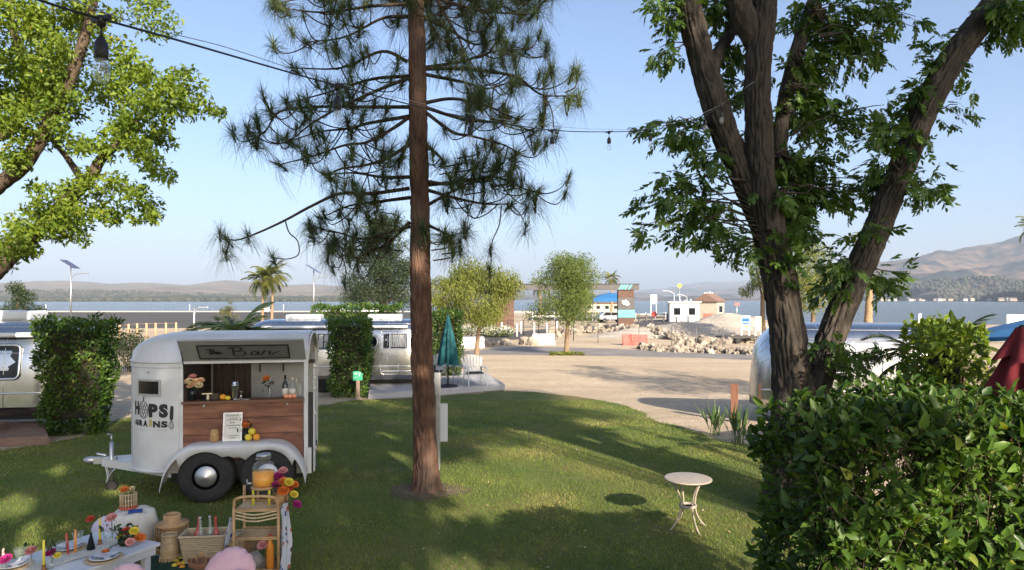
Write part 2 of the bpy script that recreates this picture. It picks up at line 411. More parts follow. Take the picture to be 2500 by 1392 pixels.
# air between here and the hills
hb = MB().box((0, 6000, 345), (18400, 13600, 710)); hz = hb.build('haze', None)
hz.data.materials.clear()
hm = bpy.data.materials.new('haze'); hm.use_nodes = True; t = hm.node_tree
t.nodes.remove(t.nodes['Principled BSDF']); pv = t.nodes.new('ShaderNodeVolumePrincipled')
pv.inputs['Color'].default_value = (.50, .60, .76, 1); pv.inputs['Density'].default_value = 1.25e-4; pv.inputs['Anisotropy'].default_value = .0
t.links.new(pv.outputs[0], t.nodes['Material Output'].inputs['Volume']); hz.data.materials.append(hm)
tag(hz, 'pale haze lying over the lake and hills', 'haze', kind='stuff')
# ================================================================ trees and hedges
def bark_tube(mb_list, pts, rad, n=40, seg=6, amp=.12, freq=9, seed=0, plates=False):
    """limb with furrowed bark as real relief; pts are coarse axis points"""
    P = spline(pts, seg); k = len(P)
    rr = np.interp(np.linspace(0, 1, k), np.linspace(0, 1, len(rad)), rad)
    # resample densely along the length
    L = np.concatenate([[0], np.cumsum([(P[i+1]-P[i]).length for i in range(k-1)])])
    step = max(.028, rr.mean()*.13); m = max(4, int(L[-1]/step))
    Ls = np.linspace(0, L[-1], m); A = np.array(P)
    C = np.stack([np.interp(Ls, L, A[:, i]) for i in range(3)], 1); rr = np.interp(Ls, L, rr)
    V = []; pr = None
    for i in range(m):
        d = Vector(C[min(i+1, m-1)]-C[max(i-1, 0)]).normalized()
        if pr is None: pr = Vector((1, 0, 0)) if abs(d.x) < .9 else Vector((0, 1, 0))
        r = (pr-d*pr.dot(d)).normalized(); pr = r; q = d.cross(r)
        for j in range(n):
            a = 2*math.pi*j/n; ca, sa = math.cos(a), math.sin(a)
            sx, sy = ca*freq*.32, sa*freq*.32
            zz = Ls[i]*.5/max(.12, rr[i]); w_ = mnoise.noise((ca*2+seed, sa*2, zz*1.2+3))*.35
            u = mnoise.noise((sx*1.25+seed+w_, sy*1.25+w_, zz))
            u2 = mnoise.noise((sx*3+seed, sy*3, zz*2.6+7))
            g = 1-abs(u)*3.2; big = mnoise.noise((ca*.9+seed, sa*.9, Ls[i]*1.1))
            h = 1+amp*(-max(0, g)**1.5*1.0+.4*u2+.5*big)
            V.append(Vector(C[i])+(r*ca+q*sa)*rr[i]*h)
    F = [(i*n+j, i*n+(j+1) % n, (i+1)*n+(j+1) % n, (i+1)*n+j) for i in range(m-1) for j in range(n)]
    mb_list.append((np.array(V), np.array(F)))
def join(parts_):
    V = []; F = []; b = 0
    for v, f in parts_: V.append(v); F.append(f+b); b += len(v)
    return np.concatenate(V), np.concatenate(F)
def bark_mat(name, c1, c2, c3, sc=14):
    return mat(name, c1, c2, scale=sc, rough=.95, bump=.9, bscale=sc*3.5, stretch=(1, 1, .28), c3=c3, s3=2.2, spec=.12, contrast=(.3, .7))
M_pecan_bark = bark_mat('pecan_bark', (.018, .016, .014), (.10, .084, .071), (.052, .045, .039))
M_pine_bark = bark_mat('pine_bark', (.040, .024, .018), (.17, .095, .065), (.12, .085, .068), 11)
M_bark2 = bark_mat('pale_bark', (.16, .11, .07), (.30, .21, .14), (.2, .15, .1))

M_pine_twig = bark_mat('pine_branch_bark', (.025, .019, .016), (.085, .06, .045), (.05, .04, .03))
M_lt_bark = bark_mat('shade_tree_bark', (.05, .038, .028), (.15, .11, .08), (.09, .07, .05))
# ---- leaves
def leaf_shape(L=1., w=.4, fold=.12, droop=.1):
    """one folded leaf, 6 triangles, base at origin pointing +x, normal +z"""
    V = np.array([(0, 0, 0), (.35*L, w*L*.5, fold*w*L), (.72*L, w*L*.36, fold*w*L-droop*L*.3), (L, 0, -droop*L), (.72*L, -w*L*.36, fold*w*L-droop*L*.3), (.35*L, -w*L*.5, fold*w*L), (.38*L, 0, 0), (.72*L, 0, -droop*L*.4)])
    F = np.array([(0, 6, 1), (6, 7, 2), (6, 2, 1), (7, 3, 2), (0, 5, 6), (6, 5, 4), (6, 4, 7), (7, 4, 3)])
    return V, F
def rot_from(dirs, up, r):
    """rotation matrices whose x axis is dirs and z axis is near up"""
    x = dirs/np.linalg.norm(dirs, axis=1)[:, None]; y = np.cross(up, x); y /= (np.linalg.norm(y, axis=1)[:, None]+1e-9); z = np.cross(x, y)
    return np.stack([x, y, z], 2)
def scatter(V0, F0, pos, Rm, sc, rnd):
    n = len(pos); V = np.einsum('nij,kj->nki', Rm, V0)*np.asarray(sc)[:, None, None]+pos[:, None, :]
    F = F0[None]+(np.arange(n)*len(V0))[:, None, None]
    return V.reshape(-1, 3), F.reshape(-1, F0.shape[1]), np.repeat(rnd, len(V0))
def eul(Rm): return Matrix([list(Rm[0]), list(Rm[1]), list(Rm[2])]).to_euler()
def unit(n, r):
    v = r.normal(size=(n, 3)); return v/np.linalg.norm(v, axis=1)[:, None]
def compound(nl=11, seed=0, L=.185):
    """pinnate leaf: a drooping midrib with paired leaflets"""
    r = np.random.default_rng(seed); Vs = []; Fs = []; b = 0; v0, f0 = leaf_shape(1, .42, .1, .18)
    def rib(t): return np.array([t*L, .02*L*math.sin(t*5), -.28*L*t*t])
    for i in range(nl):
        t = .28+.72*(i//2)/((nl-1)/2) if i < nl-1 else 1
        s = 0 if i == nl-1 else (1 if i % 2 else -1)
        a = s*R(58-18*t)+r.normal(0, .12); l = L*(.36+.1*math.sin(t*3))*(1+r.normal(0, .1))
        d = np.array([[math.cos(a), math.sin(a), -.35+r.normal(0, .15)]]); up = np.array([[r.normal(0, .25), r.normal(0, .25), 1]])
        Rm = rot_from(d, up, r)[0]; Vs.append((v0*l) @ Rm.T+rib(min(t, 1))); Fs.append(f0+b); b += len(v0)
    # midrib
    k = 5; P = [rib(i/(k-1)) for i in range(k)]; w = .0022
    rv = np.array([p+np.array([0, s*w, 0]) for p in P for s in (-1, 1)]); rf = []
    for i in range(k-1): rf += [(2*i, 2*i+2, 2*i+3), (2*i, 2*i+3, 2*i+1)]
    Vs.append(rv); Fs.append(np.array(rf)+b)
    return np.concatenate(Vs), np.concatenate(Fs)
def twig_np(a, b, r0, r1, sag=0, n=4, k=5, rs=None):
    a, b = np.array(a, float), np.array(b, float); d = b-a; L = np.linalg.norm(d)+1e-9
    t = np.linspace(0, 1, k); P = a+d*t[:, None]; P[:, 2] += sag*L*np.sin(t*math.pi)
    if rs is not None: P[1:-1] += rs.normal(0, .05*L, (k-2, 3))
    x = d/L; u = np.cross(x, [0, 0, 1.]); u = u/np.linalg.norm(u) if np.linalg.norm(u) > 1e-3 else np.array([1., 0, 0]); w = np.cross(x, u)
    V = []
    for i in range(k):
        r = r0+(r1-r0)*t[i]
        for j in range(n):
            q = 2*math.pi*j/n; V.append(P[i]+(u*math.cos(q)+w*math.sin(q))*r)
    F = [(i*n+j, i*n+(j+1) % n, (i+1)*n+(j+1) % n, (i+1)*n+j) for i in range(k-1) for j in range(n)]
    return np.array(V), np.array(F)

# ---------------------------------------------------------------- pecan tree on the right
PEC = Vector((3.62, 8.3, 0))
pecan = thing('pecan_tree', 'big tree forking into two dark furrowed trunks behind the clipped hedge', 'tree', PEC)
def pp(x, y, d=0): return at(x, y, 8.3+d)-PEC
tr = []
bark_tube(tr, [Vector((.0, 0, -.1)), Vector((-.02, 0, .25)), Vector((-.04, 0, .9)), pp(1955, 1000), pp(1932, 905), pp(1922, 800), pp(1903, 680), pp(1886, 600), pp(1868, 520), pp(1852, 440)], [.56, .50, .44, .37, .235, .205, .2, .2, .195, .185], n=120, amp=.19, seed=1)
bark_tube(tr, [Vector((.05, .03, .6)), pp(1965, 1000), pp(1995, 915), pp(2030, 820), pp(2072, 720), pp(2120, 610), pp(2165, 500), pp(2218, 370), pp(2262, 260), pp(2330, 140), pp(2420, 20), pp(2520, -140, .4), pp(2600, -330, .8)], [.29, .28, .20, .165, .16, .16, .158, .152, .155, .16, .15, .12, .07], n=100, amp=.2, seed=3)
bark_tube(tr, [pp(1876, 600, .05), pp(1822, 450, .0), pp(1772, 330, -.05), pp(1735, 220, -.1), pp(1702, 110, -.1), pp(1678, 0, -.1), pp(1640, -150, -.1), pp(1600, -330, -.3)], [.14, .152, .155, .16, .155, .148, .12, .07], n=90, amp=.2, seed=5)
bark_tube(tr, [pp(1874, 560, -.06), pp(1858, 430, -.1), pp(1852, 300, -.15), pp(1850, 170, -.2), pp(1862, 60, -.2), pp(1870, -60, -.2), pp(1880, -260, 0), pp(1890, -460, .2)], [.17, .165, .158, .152, .152, .13, .1, .07], n=90, amp=.2, seed=7)
bark_tube(tr, [pp(1856, 130, -.15), pp(1815, 40, -.25), pp(1785, -60, -.4), pp(1720, -220, -.8)], [.13, .14, .12, .07], n=32, amp=.14, seed=8)
bark_tube(tr, [pp(1895, 420, .3), pp(1915, 260, .45), pp(1945, 130, .6), pp(1975, 40, .7), pp(2010, -80, .9), pp(2060, -240, 1.2)], [.10, .10, .095, .09, .08, .05], n=28, amp=.12, seed=9)
bark_tube(tr, [pp(1728, 190, -.1), pp(1760, 120, .1), pp(1790, 60, .25), pp(1800, -60, .4)], [.10, .08, .07, .04], n=24, amp=.1, seed=10)
V, F = join(tr); np_obj('trunk', V, F, M_pecan_bark, pecan, smooth=True)
M_pecan = leaf_mat('pecan_leaf', (.032, .075, .016), (.10, .175, .03), transl=.42, rough=.4)
M_pecan_o = leaf_mat('pecan_leaf_front', (.032, .075, .016), (.10, .175, .03), transl=.42, rough=.4, obj=True)
# foliage: (px, py, half width px, half height px, leaves, depth offset m, depth half-thickness m, twig root px)
PC = [(2030, 60, 110, 90, 120, .7, .5, (1985, 30)), (2120, 130, 55, 60, 55, .5, .4, (2000, 90)), (1985, 190, 60, 70, 70, .5, .4, (1945, 130)), (2210, 40, 90, 40, 40, .4, .4, (2010, -40)),
      (1950, 300, 50, 60, 60, .5, .35, (1915, 260)), (2030, 270, 80, 40, 50, .5, .4, (1930, 200)), (2125, 285, 60, 40, 26, .4, .4, (1930, 330)), (1935, 420, 50, 60, 75, .4, .35, (1900, 380)),
      (2000, 400, 60, 55, 55, .5, .35, (1900, 380)), (1930, 520, 45, 50, 60, .4, .3, (1885, 480)), (2000, 500, 55, 45, 50, .4, .3, (1890, 470)), (2090, 480, 60, 40, 40, .4, .3, (1890, 470)), (1985, 575, 40, 30, 22, .4, .3, (1890, 500)),
      (2180, 300, 50, 40, 28, .2, .3, (2240, 330)), (2150, 400, 50, 45, 26, .2, .3, (2205, 420)), (2190, 350, 40, 40, 22, .1, .3, (2220, 380)),
      (1640, 305, 70, 26, 34, -.2, .3, (1765, 320)), (1600, 320, 40, 25, 16, -.3, .3, (1765, 330)), (1710, 380, 45, 40, 26, -.2, .3, (1790, 380)), (1650, 440, 50, 40, 26, -.3, .3, (1810, 450)),
      (1620, 500, 55, 35, 30, -.3, .3, (1830, 520)), (1700, 490, 50, 40, 26, -.2, .3, (1830, 500)), (1565, 570, 22, 28, 12, -.4, .2, (1840, 530)), (1740, 560, 50, 40, 26, -.1, .3, (1850, 580)), (1790, 600, 36, 35, 22, 0, .3, (1860, 600)), (1650, 560, 40, 30, 16, -.3, .3, (1840, 560)),
      (1620, 120, 25, 40, 14, -.2, .25, (1700, 100)), (1640, 40, 40, 40, 22, -.2, .3, (1690, 20)), (1590, 5, 40, 16, 14, -.2, .3, (1680, 0)), (1790, 120, 36, 50, 36, .3, .3, (1770, 100)), (1750, 20, 50, 40, 46, .4, .3, (1760, 10)), (1790, 230, 30, 60, 26, .3, .25, (1850, 220)), (1800, 330, 24, 50, 16, .2, .2, (1850, 330)), (1820, 30, 40, 40, 30, .3, .3, (1800, 0)),
      (2235, 230, 36, 55, 30, 0, .3, (2280, 240)), (2260, 120, 26, 30, 14, 0, .25, (2320, 170)), (2350, 130, 26, 40, 8, .2, .25, (2340, 160)), (2470, 50, 45, 60, 44, -.1, .3, (2430, 20)), (2440, 10, 50, 40, 40, -.3, .3, (2440, 0)),
      (2270, 470, 50, 34, 24, -.1, .3, (2200, 450)), (2230, 430, 40, 25, 12, -.3, .2, (2195, 440)), (2350, 270, 28, 30, 9, 0, .2, (2270, 270)), (2130, 330, 40, 30, 20, -.3, .2, (2200, 420)),
      (2030, 700, 40, 50, 24, -.1, .3, (2080, 690)), (2045, 640, 40, 34, 22, -.1, .25, (2100, 640)), (2175, 680, 34, 34, 24, -.1, .25, (2110, 640)), (2040, 830, 40, 34, 14, -.35, .2, (2025, 850)), (2110, 865, 44, 28, 13, -.35, .25, (2010, 880)), (2060, 905, 36, 24, 8, -.45, .2, (1990, 900)), (1940, 600, 30, 50, 20, -.35, .2, (1885, 640)), (1960, 650, 24, 36, 10, -.35, .2, (1890, 690)), (2120, 570, 24, 22, 10, -.3, .15, (2130, 560)), (1905, 480, 20, 40, 12, -.35, .15, (1880, 480))]
r = np.random.default_rng(11); lp = []; ld = []; tw = []
for x, y, hx, hy, n, dd, dt, root in PC:
    s = 8.3/FPX; c = np.array(pp(x, y, dd)); rt = np.array(pp(*root, dd*.4))
    nt_ = max(2, n//7)
    for q in range(nt_):
        e = unit(1, r)[0]*(r.random()**.4)*np.array([hx*s, dt, hy*s]); tip = c+e
        tw.append(twig_np(rt+r.normal(0, .03, 3), tip, .012, .004, sag=.08, rs=r))
        m = int(n*1.7/nt_)
        for k in range(m):
            t = .45+.55*r.random(); p = rt+(tip-rt)*t+r.normal(0, .07, 3) if t < .8 else tip+r.normal(0, 1, 3)*np.array([hx*s*.3, .14, hy*s*.3])
            o = p-rt; o = o/(np.linalg.norm(o)+1e-6)
            d = o*.6+unit(1, r)[0]*.9; d[2] -= .35
            lp.append(p); ld.append(d)
# crown above the frame
for q in range(60):
    c = np.array([r.uniform(-3.4, 4.4), r.uniform(-1.8, 3.4), r.uniform(7.3, 11)]); n = 26
    if c[0]**2/18+(c[1])**2/8+(c[2]-8.6)**2/9 > 1.3: continue
    tw.append(twig_np(c-np.array([.3*np.sign(c[0]), 0, .3]), c, .01, .004, rs=r))
    for k in range(n): lp.append(c+r.normal(0, .42, 3)); ld.append(unit(1, r)[0]-np.array([0, 0, .3]))
lp = np.array(lp); ld = np.array(ld); n = len(lp); up = np.tile([0, 0, 1.], (n, 1))+r.normal(0, .5, (n, 3))
Rm = rot_from(ld, up, r); sc = .75+.5*r.random(n); rnd = np.clip(r.normal(.45, .25, n), 0, 1)
COMP = [compound(11, 1), compound(9, 2), compound(9, 3), compound(7, 4)]
wp = lp+np.array(PEC); vis = (np.abs(wp[:, 0]/wp[:, 1]) < .75) & ((wp[:, 2]-CH)/wp[:, 1] < .44)
order = np.argsort(np.where(vis, wp[:, 1]-sc*.8, 99)); front = order[:300]; rest = order[300:]
cm = []
for V0, F0 in COMP:
    me = np_mesh('leaf', V0, F0); me.materials.append(M_pecan_o); cm.append(me)
for i in front: part('leaf', cm[i % 4], pecan, loc=lp[i], rot=eul(Rm[i]), scale=float(sc[i]))
pr_ = [scatter(*COMP[q], lp[rest[q::4]], Rm[rest[q::4]], sc[rest[q::4]], rnd[rest[q::4]]) for q in range(4)]
V, F = join([(a, b) for a, b, c in pr_]); tag(np_obj('crown', V, F, M_pecan, pecan, attr=np.concatenate([c for a, b, c in pr_])), kind='stuff')
V, F = join(tw); tag(np_obj('twigs', V, F, M_pecan_bark, pecan), kind='stuff')

# ---------------------------------------------------------------- pine in the middle
PIN = Vector((-1.17, 9.32, 0))
pine = thing('pine_tree', 'tall pine with straight reddish trunk and drooping tufts of long needles', 'tree', PIN)
def qp(x, y, d=0): return at(x, y, 9.32+d)-PIN
tr = []
bark_tube(tr, [Vector((.0, 0, -.12)), Vector((0, 0, .1)), Vector((-.01, 0, .5)), qp(1035, 1000), qp(1030, 850), qp(1027, 700), qp(1025, 500), qp(1021, 300), qp(1018, 100), qp(1014, -100), qp(1010, -500), qp(1010, -1100), qp(1012, -1700)],
          [.27, .195, .165, .155, .149, .141, .134, .125, .115, .105, .09, .055, .02], n=110, amp=.17, seed=21, freq=9)
# scar collars and stubs
V, F = join(tr); np_obj('trunk', V, F, M_pine_bark, pine, smooth=True)
def z2(zx, zy, d=0): return qp(480+zx/1.989, zy/1.989, d)
BR = [  # branch axis in zoomed-crop pixels with depth offset growing outwards
  ([(1030, 80), (900, 90), (720, 180), (530, 205)], .5), ([(1030, 20), (850, 30), (620, 60), (420, 40)], -.4), ([(1030, -60), (800, -60), (560, -20), (380, 20)], .3),
  ([(1030, 370), (880, 380), (760, 410), (600, 460), (440, 500)], .4), ([(1030, 380), (900, 430), (700, 520), (560, 600), (450, 690)], -.5), ([(1025, 300), (900, 250), (700, 330), (470, 330)], -.2),
  ([(1030, 565), (830, 600), (740, 625), (600, 640), (440, 690)], .5), ([(1030, 570), (960, 620), (830, 690), (720, 705), (560, 760), (400, 800)], -.3), ([(1030, 520), (830, 520), (560, 520), (400, 545), (330, 640), (250, 640)], .2),
  ([(1035, 915), (850, 940), (700, 940), (560, 1000), (430, 1070), (300, 1130), (200, 1165), (140, 1160)], -.6), ([(1035, 860), (900, 860), (760, 840), (620, 850)], .4), ([(1035, 1100), (930, 1130), (800, 1160), (690, 1130), (560, 1100)], .5), ([(1035, 960), (880, 980), (740, 1000), (600, 1060)], .8),
  ([(1035, 1080), (900, 1200), (760, 1210), (680, 1160)], .9), ([(1035, 700), (940, 760), (830, 800), (700, 820), (640, 850)], -.8),
  ([(1090, 80), (1220, 140), (1350, 215), (1480, 180)], .4), ([(1090, -40), (1250, 20), (1450, 60), (1640, 70)], -.3), ([(1090, -120), (1300, -90), (1500, -20), (1700, -10)], .3), ([(1090, -160), (1200, 60), (1280, 200), (1300, 300)], -.6),
  ([(1100, 335), (1300, 335), (1500, 360), (1580, 390), (1640, 440), (1700, 465), (1830, 465)], -.5), ([(1100, 330), (1280, 300), (1450, 250), (1600, 240)], .5), ([(1100, 360), (1300, 400), (1420, 430), (1560, 380)], .9),
  ([(1105, 520), (1300, 580), (1500, 600), (1640, 640)], .3), ([(1105, 540), (1240, 640), (1330, 660), (1480, 700), (1560, 740)], -.4), ([(1105, 500), (1250, 480), (1420, 520), (1560, 580)], -.8),
  ([(1110, 880), (1230, 895), (1290, 860), (1360, 800)], -.5), ([(1110, 920), (1250, 960), (1400, 990), (1530, 990)], -.3), ([(1110, 900), (1300, 880), (1450, 860), (1600, 920), (1660, 930)], .2), ([(1115, 1090), (1180, 1120), (1240, 1150)], -.3), ([(1110, 700), (1180, 760), (1200, 790)], .5), ([(1115, 1000), (1240, 930), (1340, 880)], .4)]
SUB = [([(430, 1072), (450, 1130), (490, 1170), (495, 1235), (440, 1258), (370, 1250)], -.6), ([(140, 1160), (155, 1190), (140, 1225)], -.6), ([(1480, 1000), (1470, 1090), (1440, 1160), (1425, 1210)], -.3), ([(1425, 1210), (1430, 1270), (1420, 1310)], -.3), ([(1530, 1000), (1570, 1040), (1600, 1100)], -.3), ([(1340, 870), (1345, 960), (1310, 1060), (1300, 1110)], -.3),
       ([(1690, 465), (1725, 540), (1735, 620), (1750, 650)], -.5), ([(1660, 440), (1720, 400), (1725, 330)], -.5), ([(1790, 450), (1840, 420), (1850, 350)], -.5), ([(1780, 465), (1840, 490), (1860, 480)], -.5), ([(700, 1150), (640, 1200), (640, 1240)], .5), ([(710, 1200), (700, 1290), (660, 1300)], .5), ([(690, 1130), (620, 1120), (600, 1090)], .5), ([(560, 1100), (540, 1060), (545, 1080)], .5), ([(690, 1200), (720, 1290), (722, 1370)], .7)]
wood = []; tufts = []; r = np.random.default_rng(5)
def add_branch(pts, r0, r1):
    P = spline(pts, 6); k = len(P); mb = MB(); mb.tube(P, list(np.linspace(r0, r1, k)), 6, cap=False)
    wood.append((np.array(mb.v), np.array(mb.f))); return P
def tuft_at(p, d, s=1.): tufts.append((np.array(p), np.array(d), s))
for pts, dp in BR:
    k = len(pts); P3 = [z2(x, y, dp*(i/(k-1))) for i, (x, y) in enumerate(pts)]
    P = add_branch(P3, .027, .007); m = len(P)
    tuft_at(P[-1], P[-1]-P[-3]); 
    L = sum((P[i+1]-P[i]).length for i in range(m-1)); long_ = (pts[-1] == (140, 1160))
    nsub = int(L*5.2) if not long_ else 3
    for q in range(nsub):
        i = int(m*(.3+.68*r.random())) if not long_ else int(m*(.2+.2*r.random())); i = min(i, m-2); a = np.array(P[i])
        side = r.normal(0, 1, 3); side[2] = -abs(side[2])*.7+.1; side[1] *= 1.1
        l = .22+.35*r.random(); side = side/np.linalg.norm(side); b = a+side*l; c = b+np.array([side[0]*.14, side[1]*.14, .12+.1*r.random()])
        Q = add_branch([a, (a+b)/2+np.array([0, 0, -.05]), b, c], .010, .006); tuft_at(Q[-1], Q[-1]-Q[-3], .72+.4*r.random())
for pts, dp in SUB:
    Q = add_branch([z2(x, y, dp) for x, y in pts], .010, .006); d = Q[-1]-Q[-3]; tuft_at(Q[-1], (d.x, d.y, abs(d.z)*.5+.05), .85)
for zx, zy in [(110, 1130), (250, 1140)]: tuft_at(z2(zx, zy, -.6), (-.2, 0, 1), .85)
for zx, zy, d in [(1340, 790, -.7), (1300, 760, -.6), (1400, 780, -.6), (1440, 830, -.5), (1520, 860, -.4), (1580, 880, -.2), (1270, 800, -.4), (1360, 720, -.6), (1480, 790, -.5), (1230, 1170, -.4), (1200, 1140, -.3), (1280, 1190, -.3), (1240, 1220, -.4), (1390, 900, -.4), (860, 1120, .5), (780, 1140, .5), (900, 1060, .6), (720, 1140, .4), (920, 1180, .6), (830, 1050, .6), (880, 1000, .7)]:
    p = z2(zx, zy, d); Q = add_branch([p-Vector((.25*math.copysign(1, p.x), -.05, .12)), p-Vector((0, 0, .08)), p], .01, .006); tuft_at(p, (r.normal(0, .4), r.normal(0, .4), .8), 1.05)
# whorls above the frame
for q in range(46):
    z = r.uniform(6.8, 15.5); a = r.random()*6.28; l = (1-(z-6)/11)*2.4+.3; e = np.array([math.cos(a)*l, math.sin(a)*l, z+.1])
    s0 = np.array(PIN*0); s0 = np.array([-.08, 0, z]); P = add_branch([s0, (s0+e)/2+np.array([0, 0, .12]), e], .03, .008)
    for k in range(int(4+l*5)):
        i = int(len(P)*(.3+.69*r.random())); i = min(i, len(P)-1); tuft_at(np.array(P[i])+r.normal(0, .16, 3), r.normal(0, 1, 3)+np.array([0, 0, .4]))
V, F = join(wood); np_obj('branches', V, F, M_pine_twig, pine, smooth=True)
def tuft_mesh(seed, nn=120):
    r = np.random.default_rng(seed); V = []; F = []
    for i in range(nn):
        t = -.16+.17*r.random(); a = r.random()*6.283; el = R(8+62*r.random()) if r.random() < .86 else R(80)
        d = np.array([math.cos(a)*math.sin(el), math.sin(a)*math.sin(el), math.cos(el)]); L = .24+.14*r.random(); w = .0038
        s = np.cross(d, [.3, .2, 1]); s /= np.linalg.norm(s)
        p = np.array([0, 0, t]); b = len(V); dr = .5+.6*r.random()
        for k in range(4):
            u = k/3; q = p+d*L*u+np.array([0, 0, -(dr+.25)*L*u*u*math.sin(el)]); ww = w*(1-.75*u)
            V += [q-s*ww, q+s*ww]
        for k in range(3): F.append((b+2*k, b+2*k+1, b+2*k+3, b+2*k+2))
    # bud candle
    for j in range(2):
        b = len(V); o = np.array([r.normal(0, .02), r.normal(0, .02), 0])
        for k in range(3): V += [o+np.array([-.009*(1-k*.4), 0, .06*k]), o+np.array([.009*(1-k*.4), 0, .06*k])]
        for k in range(2): F.append((b+2*k, b+2*k+1, b+2*k+3, b+2*k+2))
    return np.array(V), np.array(F)
M_needle = leaf_mat('pine_needle', (.048, .082, .042), (.12, .155, .062), transl=.3, rough=.5, obj=True)
M_needle2 = leaf_mat('pine_needles', (.045, .065, .034), (.115, .13, .05), transl=.3, rough=.5)
TM = [tuft_mesh(100+i) for i in range(6)]; tm = []
for V0, F0 in TM:
    me = np_mesh('needle_tuft', V0, F0); me.materials.append(M_needle); tm.append(me)
tp = np.array([t[0] for t in tufts]); td = np.array([t[1] for t in tufts]); td = td/np.linalg.norm(td, axis=1)[:, None]; ts = np.array([t[2] for t in tufts])
td = td*.7+np.array([0, 0, .75])          # shoots turn upwards
zax = td/np.linalg.norm(td, axis=1)[:, None]; xax = np.cross(zax, r.normal(size=zax.shape)); xax /= np.linalg.norm(xax, axis=1)[:, None]
Rt = np.stack([xax, np.cross(zax, xax), zax], 2)
wp = tp+np.array(PIN); vis = (wp[:, 2]-CH)/wp[:, 1] < .45
# needles hang towards the ground: bend with a world-space droop baked in by keeping the tufts near upright
order = np.argsort(np.where(vis, wp[:, 1], 99)); front = order[:300]; rest = order[300:]
for i in front: part('needle_tuft', tm[i % 6], pine, loc=tp[i], rot=eul(Rt[i]), scale=float(ts[i]))
if len(rest):
    pr_ = [scatter(*TM[q], tp[rest[q::6]], Rt[rest[q::6]], ts[rest[q::6]], r.random(len(rest[q::6]))) for q in range(6)]
    V, F = join([(a, b) for a, b, c in pr_]); tag(np_obj('crown', V, F, M_needle2, pine, attr=np.concatenate([c for a, b, c in pr_])), kind='stuff')

# ---------------------------------------------------------------- broadleaf crowns made of leaf clumps
def clumps(centres, n_per, spread, lsize, r, up_bias=.5, flat=.8):
    P = []; 
    for c, s in centres:
        k = int(n_per*s*s); e = unit(k, r)*(r.random((k, 1))**.45)*spread*s; e[:, 2] *= flat; P.append(np.array(c)+e)
    P = np.concatenate(P); n = len(P); d = unit(n, r); d[:, 2] -= .25; up = unit(n, r)*.8+np.array([0, 0, up_bias])
    return P, rot_from(d, up, r), lsize*(.65+.7*r.random(n))
def leafy(name, parent, centres, n_per, spread, lsize, m, seed, w=.5, flat=.8, hang=0, gaps=()):
    r = np.random.default_rng(seed); P, Rm, sc = clumps(centres, n_per, spread, lsize, r, flat=flat)
    if gaps:      # openings in the crown where the sun comes through
        Wp = P+np.array(parent.location); q = Wp-np.outer((Wp[:, 1]+4)/sun_dir.y, np.array(sun_dir)); ok = np.ones(len(P), bool)
        for gx_, gz_, gr in gaps: ok &= np.hypot(q[:, 0]-gx_, q[:, 2]-gz_) > gr*(.75+.5*r.random(len(P)))
        P, Rm, sc = P[ok], Rm[ok], sc[ok]
    if hang:
        d = unit(len(P), r)*.45+np.array([0, 0, -hang]); Rm = rot_from(d, unit(len(P), r), r)
    v0, _ = leaf_shape(1, w, .1, .15); v0 = v0[[0, 1, 3, 5]]; f0 = np.array([(0, 2, 1), (0, 3, 2)])
    cr = np.array([mnoise.noise(tuple(p*1.3)) for p in P])*.35
    V, F, rn = scatter(v0, f0, P, Rm, sc, np.clip(.45+cr+r.normal(0, .2, len(P)), 0, 1))
    return tag(np_obj(name, V, F, m, parent, attr=rn), kind='stuff')

# ---- tree on the left edge
LT = Vector((-9.3, 10.2, 0)); lt = thing('shade_tree', 'bright green leafy tree reaching in from the left edge', 'tree', LT)
def lq(x, y, d=0): return at(x, y, 10.2+d)-LT
tr = []
bark_tube(tr, [Vector((0, 0, -.1)), Vector((.02, 0, .8)), Vector((.1, 0, 2.0)), lq(-160, 640), lq(-120, 420), lq(-60, 150), lq(-20, -150), lq(0, -420)], [.42, .34, .3, .28, .24, .19, .13, .07], n=32, amp=.1, seed=31)
bark_tube(tr, [Vector((.08, 0, 1.9)), lq(-90, 740), lq(0, 650), lq(70, 585), lq(150, 505), lq(215, 440), lq(250, 385), lq(300, 340), lq(345, 280), lq(400, 250)], [.16, .15, .13, .12, .1, .085, .07, .06, .04, .02], n=24, amp=.1, seed=33)
bark_tube(tr, [lq(-140, 560), lq(0, 450, -.2), (lq(65, 395, -.3)), lq(130, 280, -.3), lq(180, 170, -.3), lq(215, 60, -.2), lq(240, -60, 0), lq(260, -200, .2)], [.14, .11, .1, .09, .08, .065, .05, .03], n=22, amp=.1, seed=34)
bark_tube(tr, [lq(-110, 380), lq(0, 330, .4), lq(40, 300, .5), lq(60, 180, .6), lq(30, 60, .6), lq(20, -100, .6)], [.11, .08, .07, .06, .05, .03], n=18, amp=.1, seed=35)
bark_tube(tr, [lq(205, 445), lq(160, 380, .2), lq(120, 330, .3), lq(110, 280, .3)], [.06, .045, .03, .015], n=12, amp=.1, seed=36)
V, F = join(tr); np_obj('trunk', V, F, M_lt_bark, lt, smooth=True)
M_ltleaf = leaf_mat('shade_tree_leaf', (.085, .15, .018), (.22, .29, .03), transl=.4, rough=.5, cc=(.30, .27, .04))
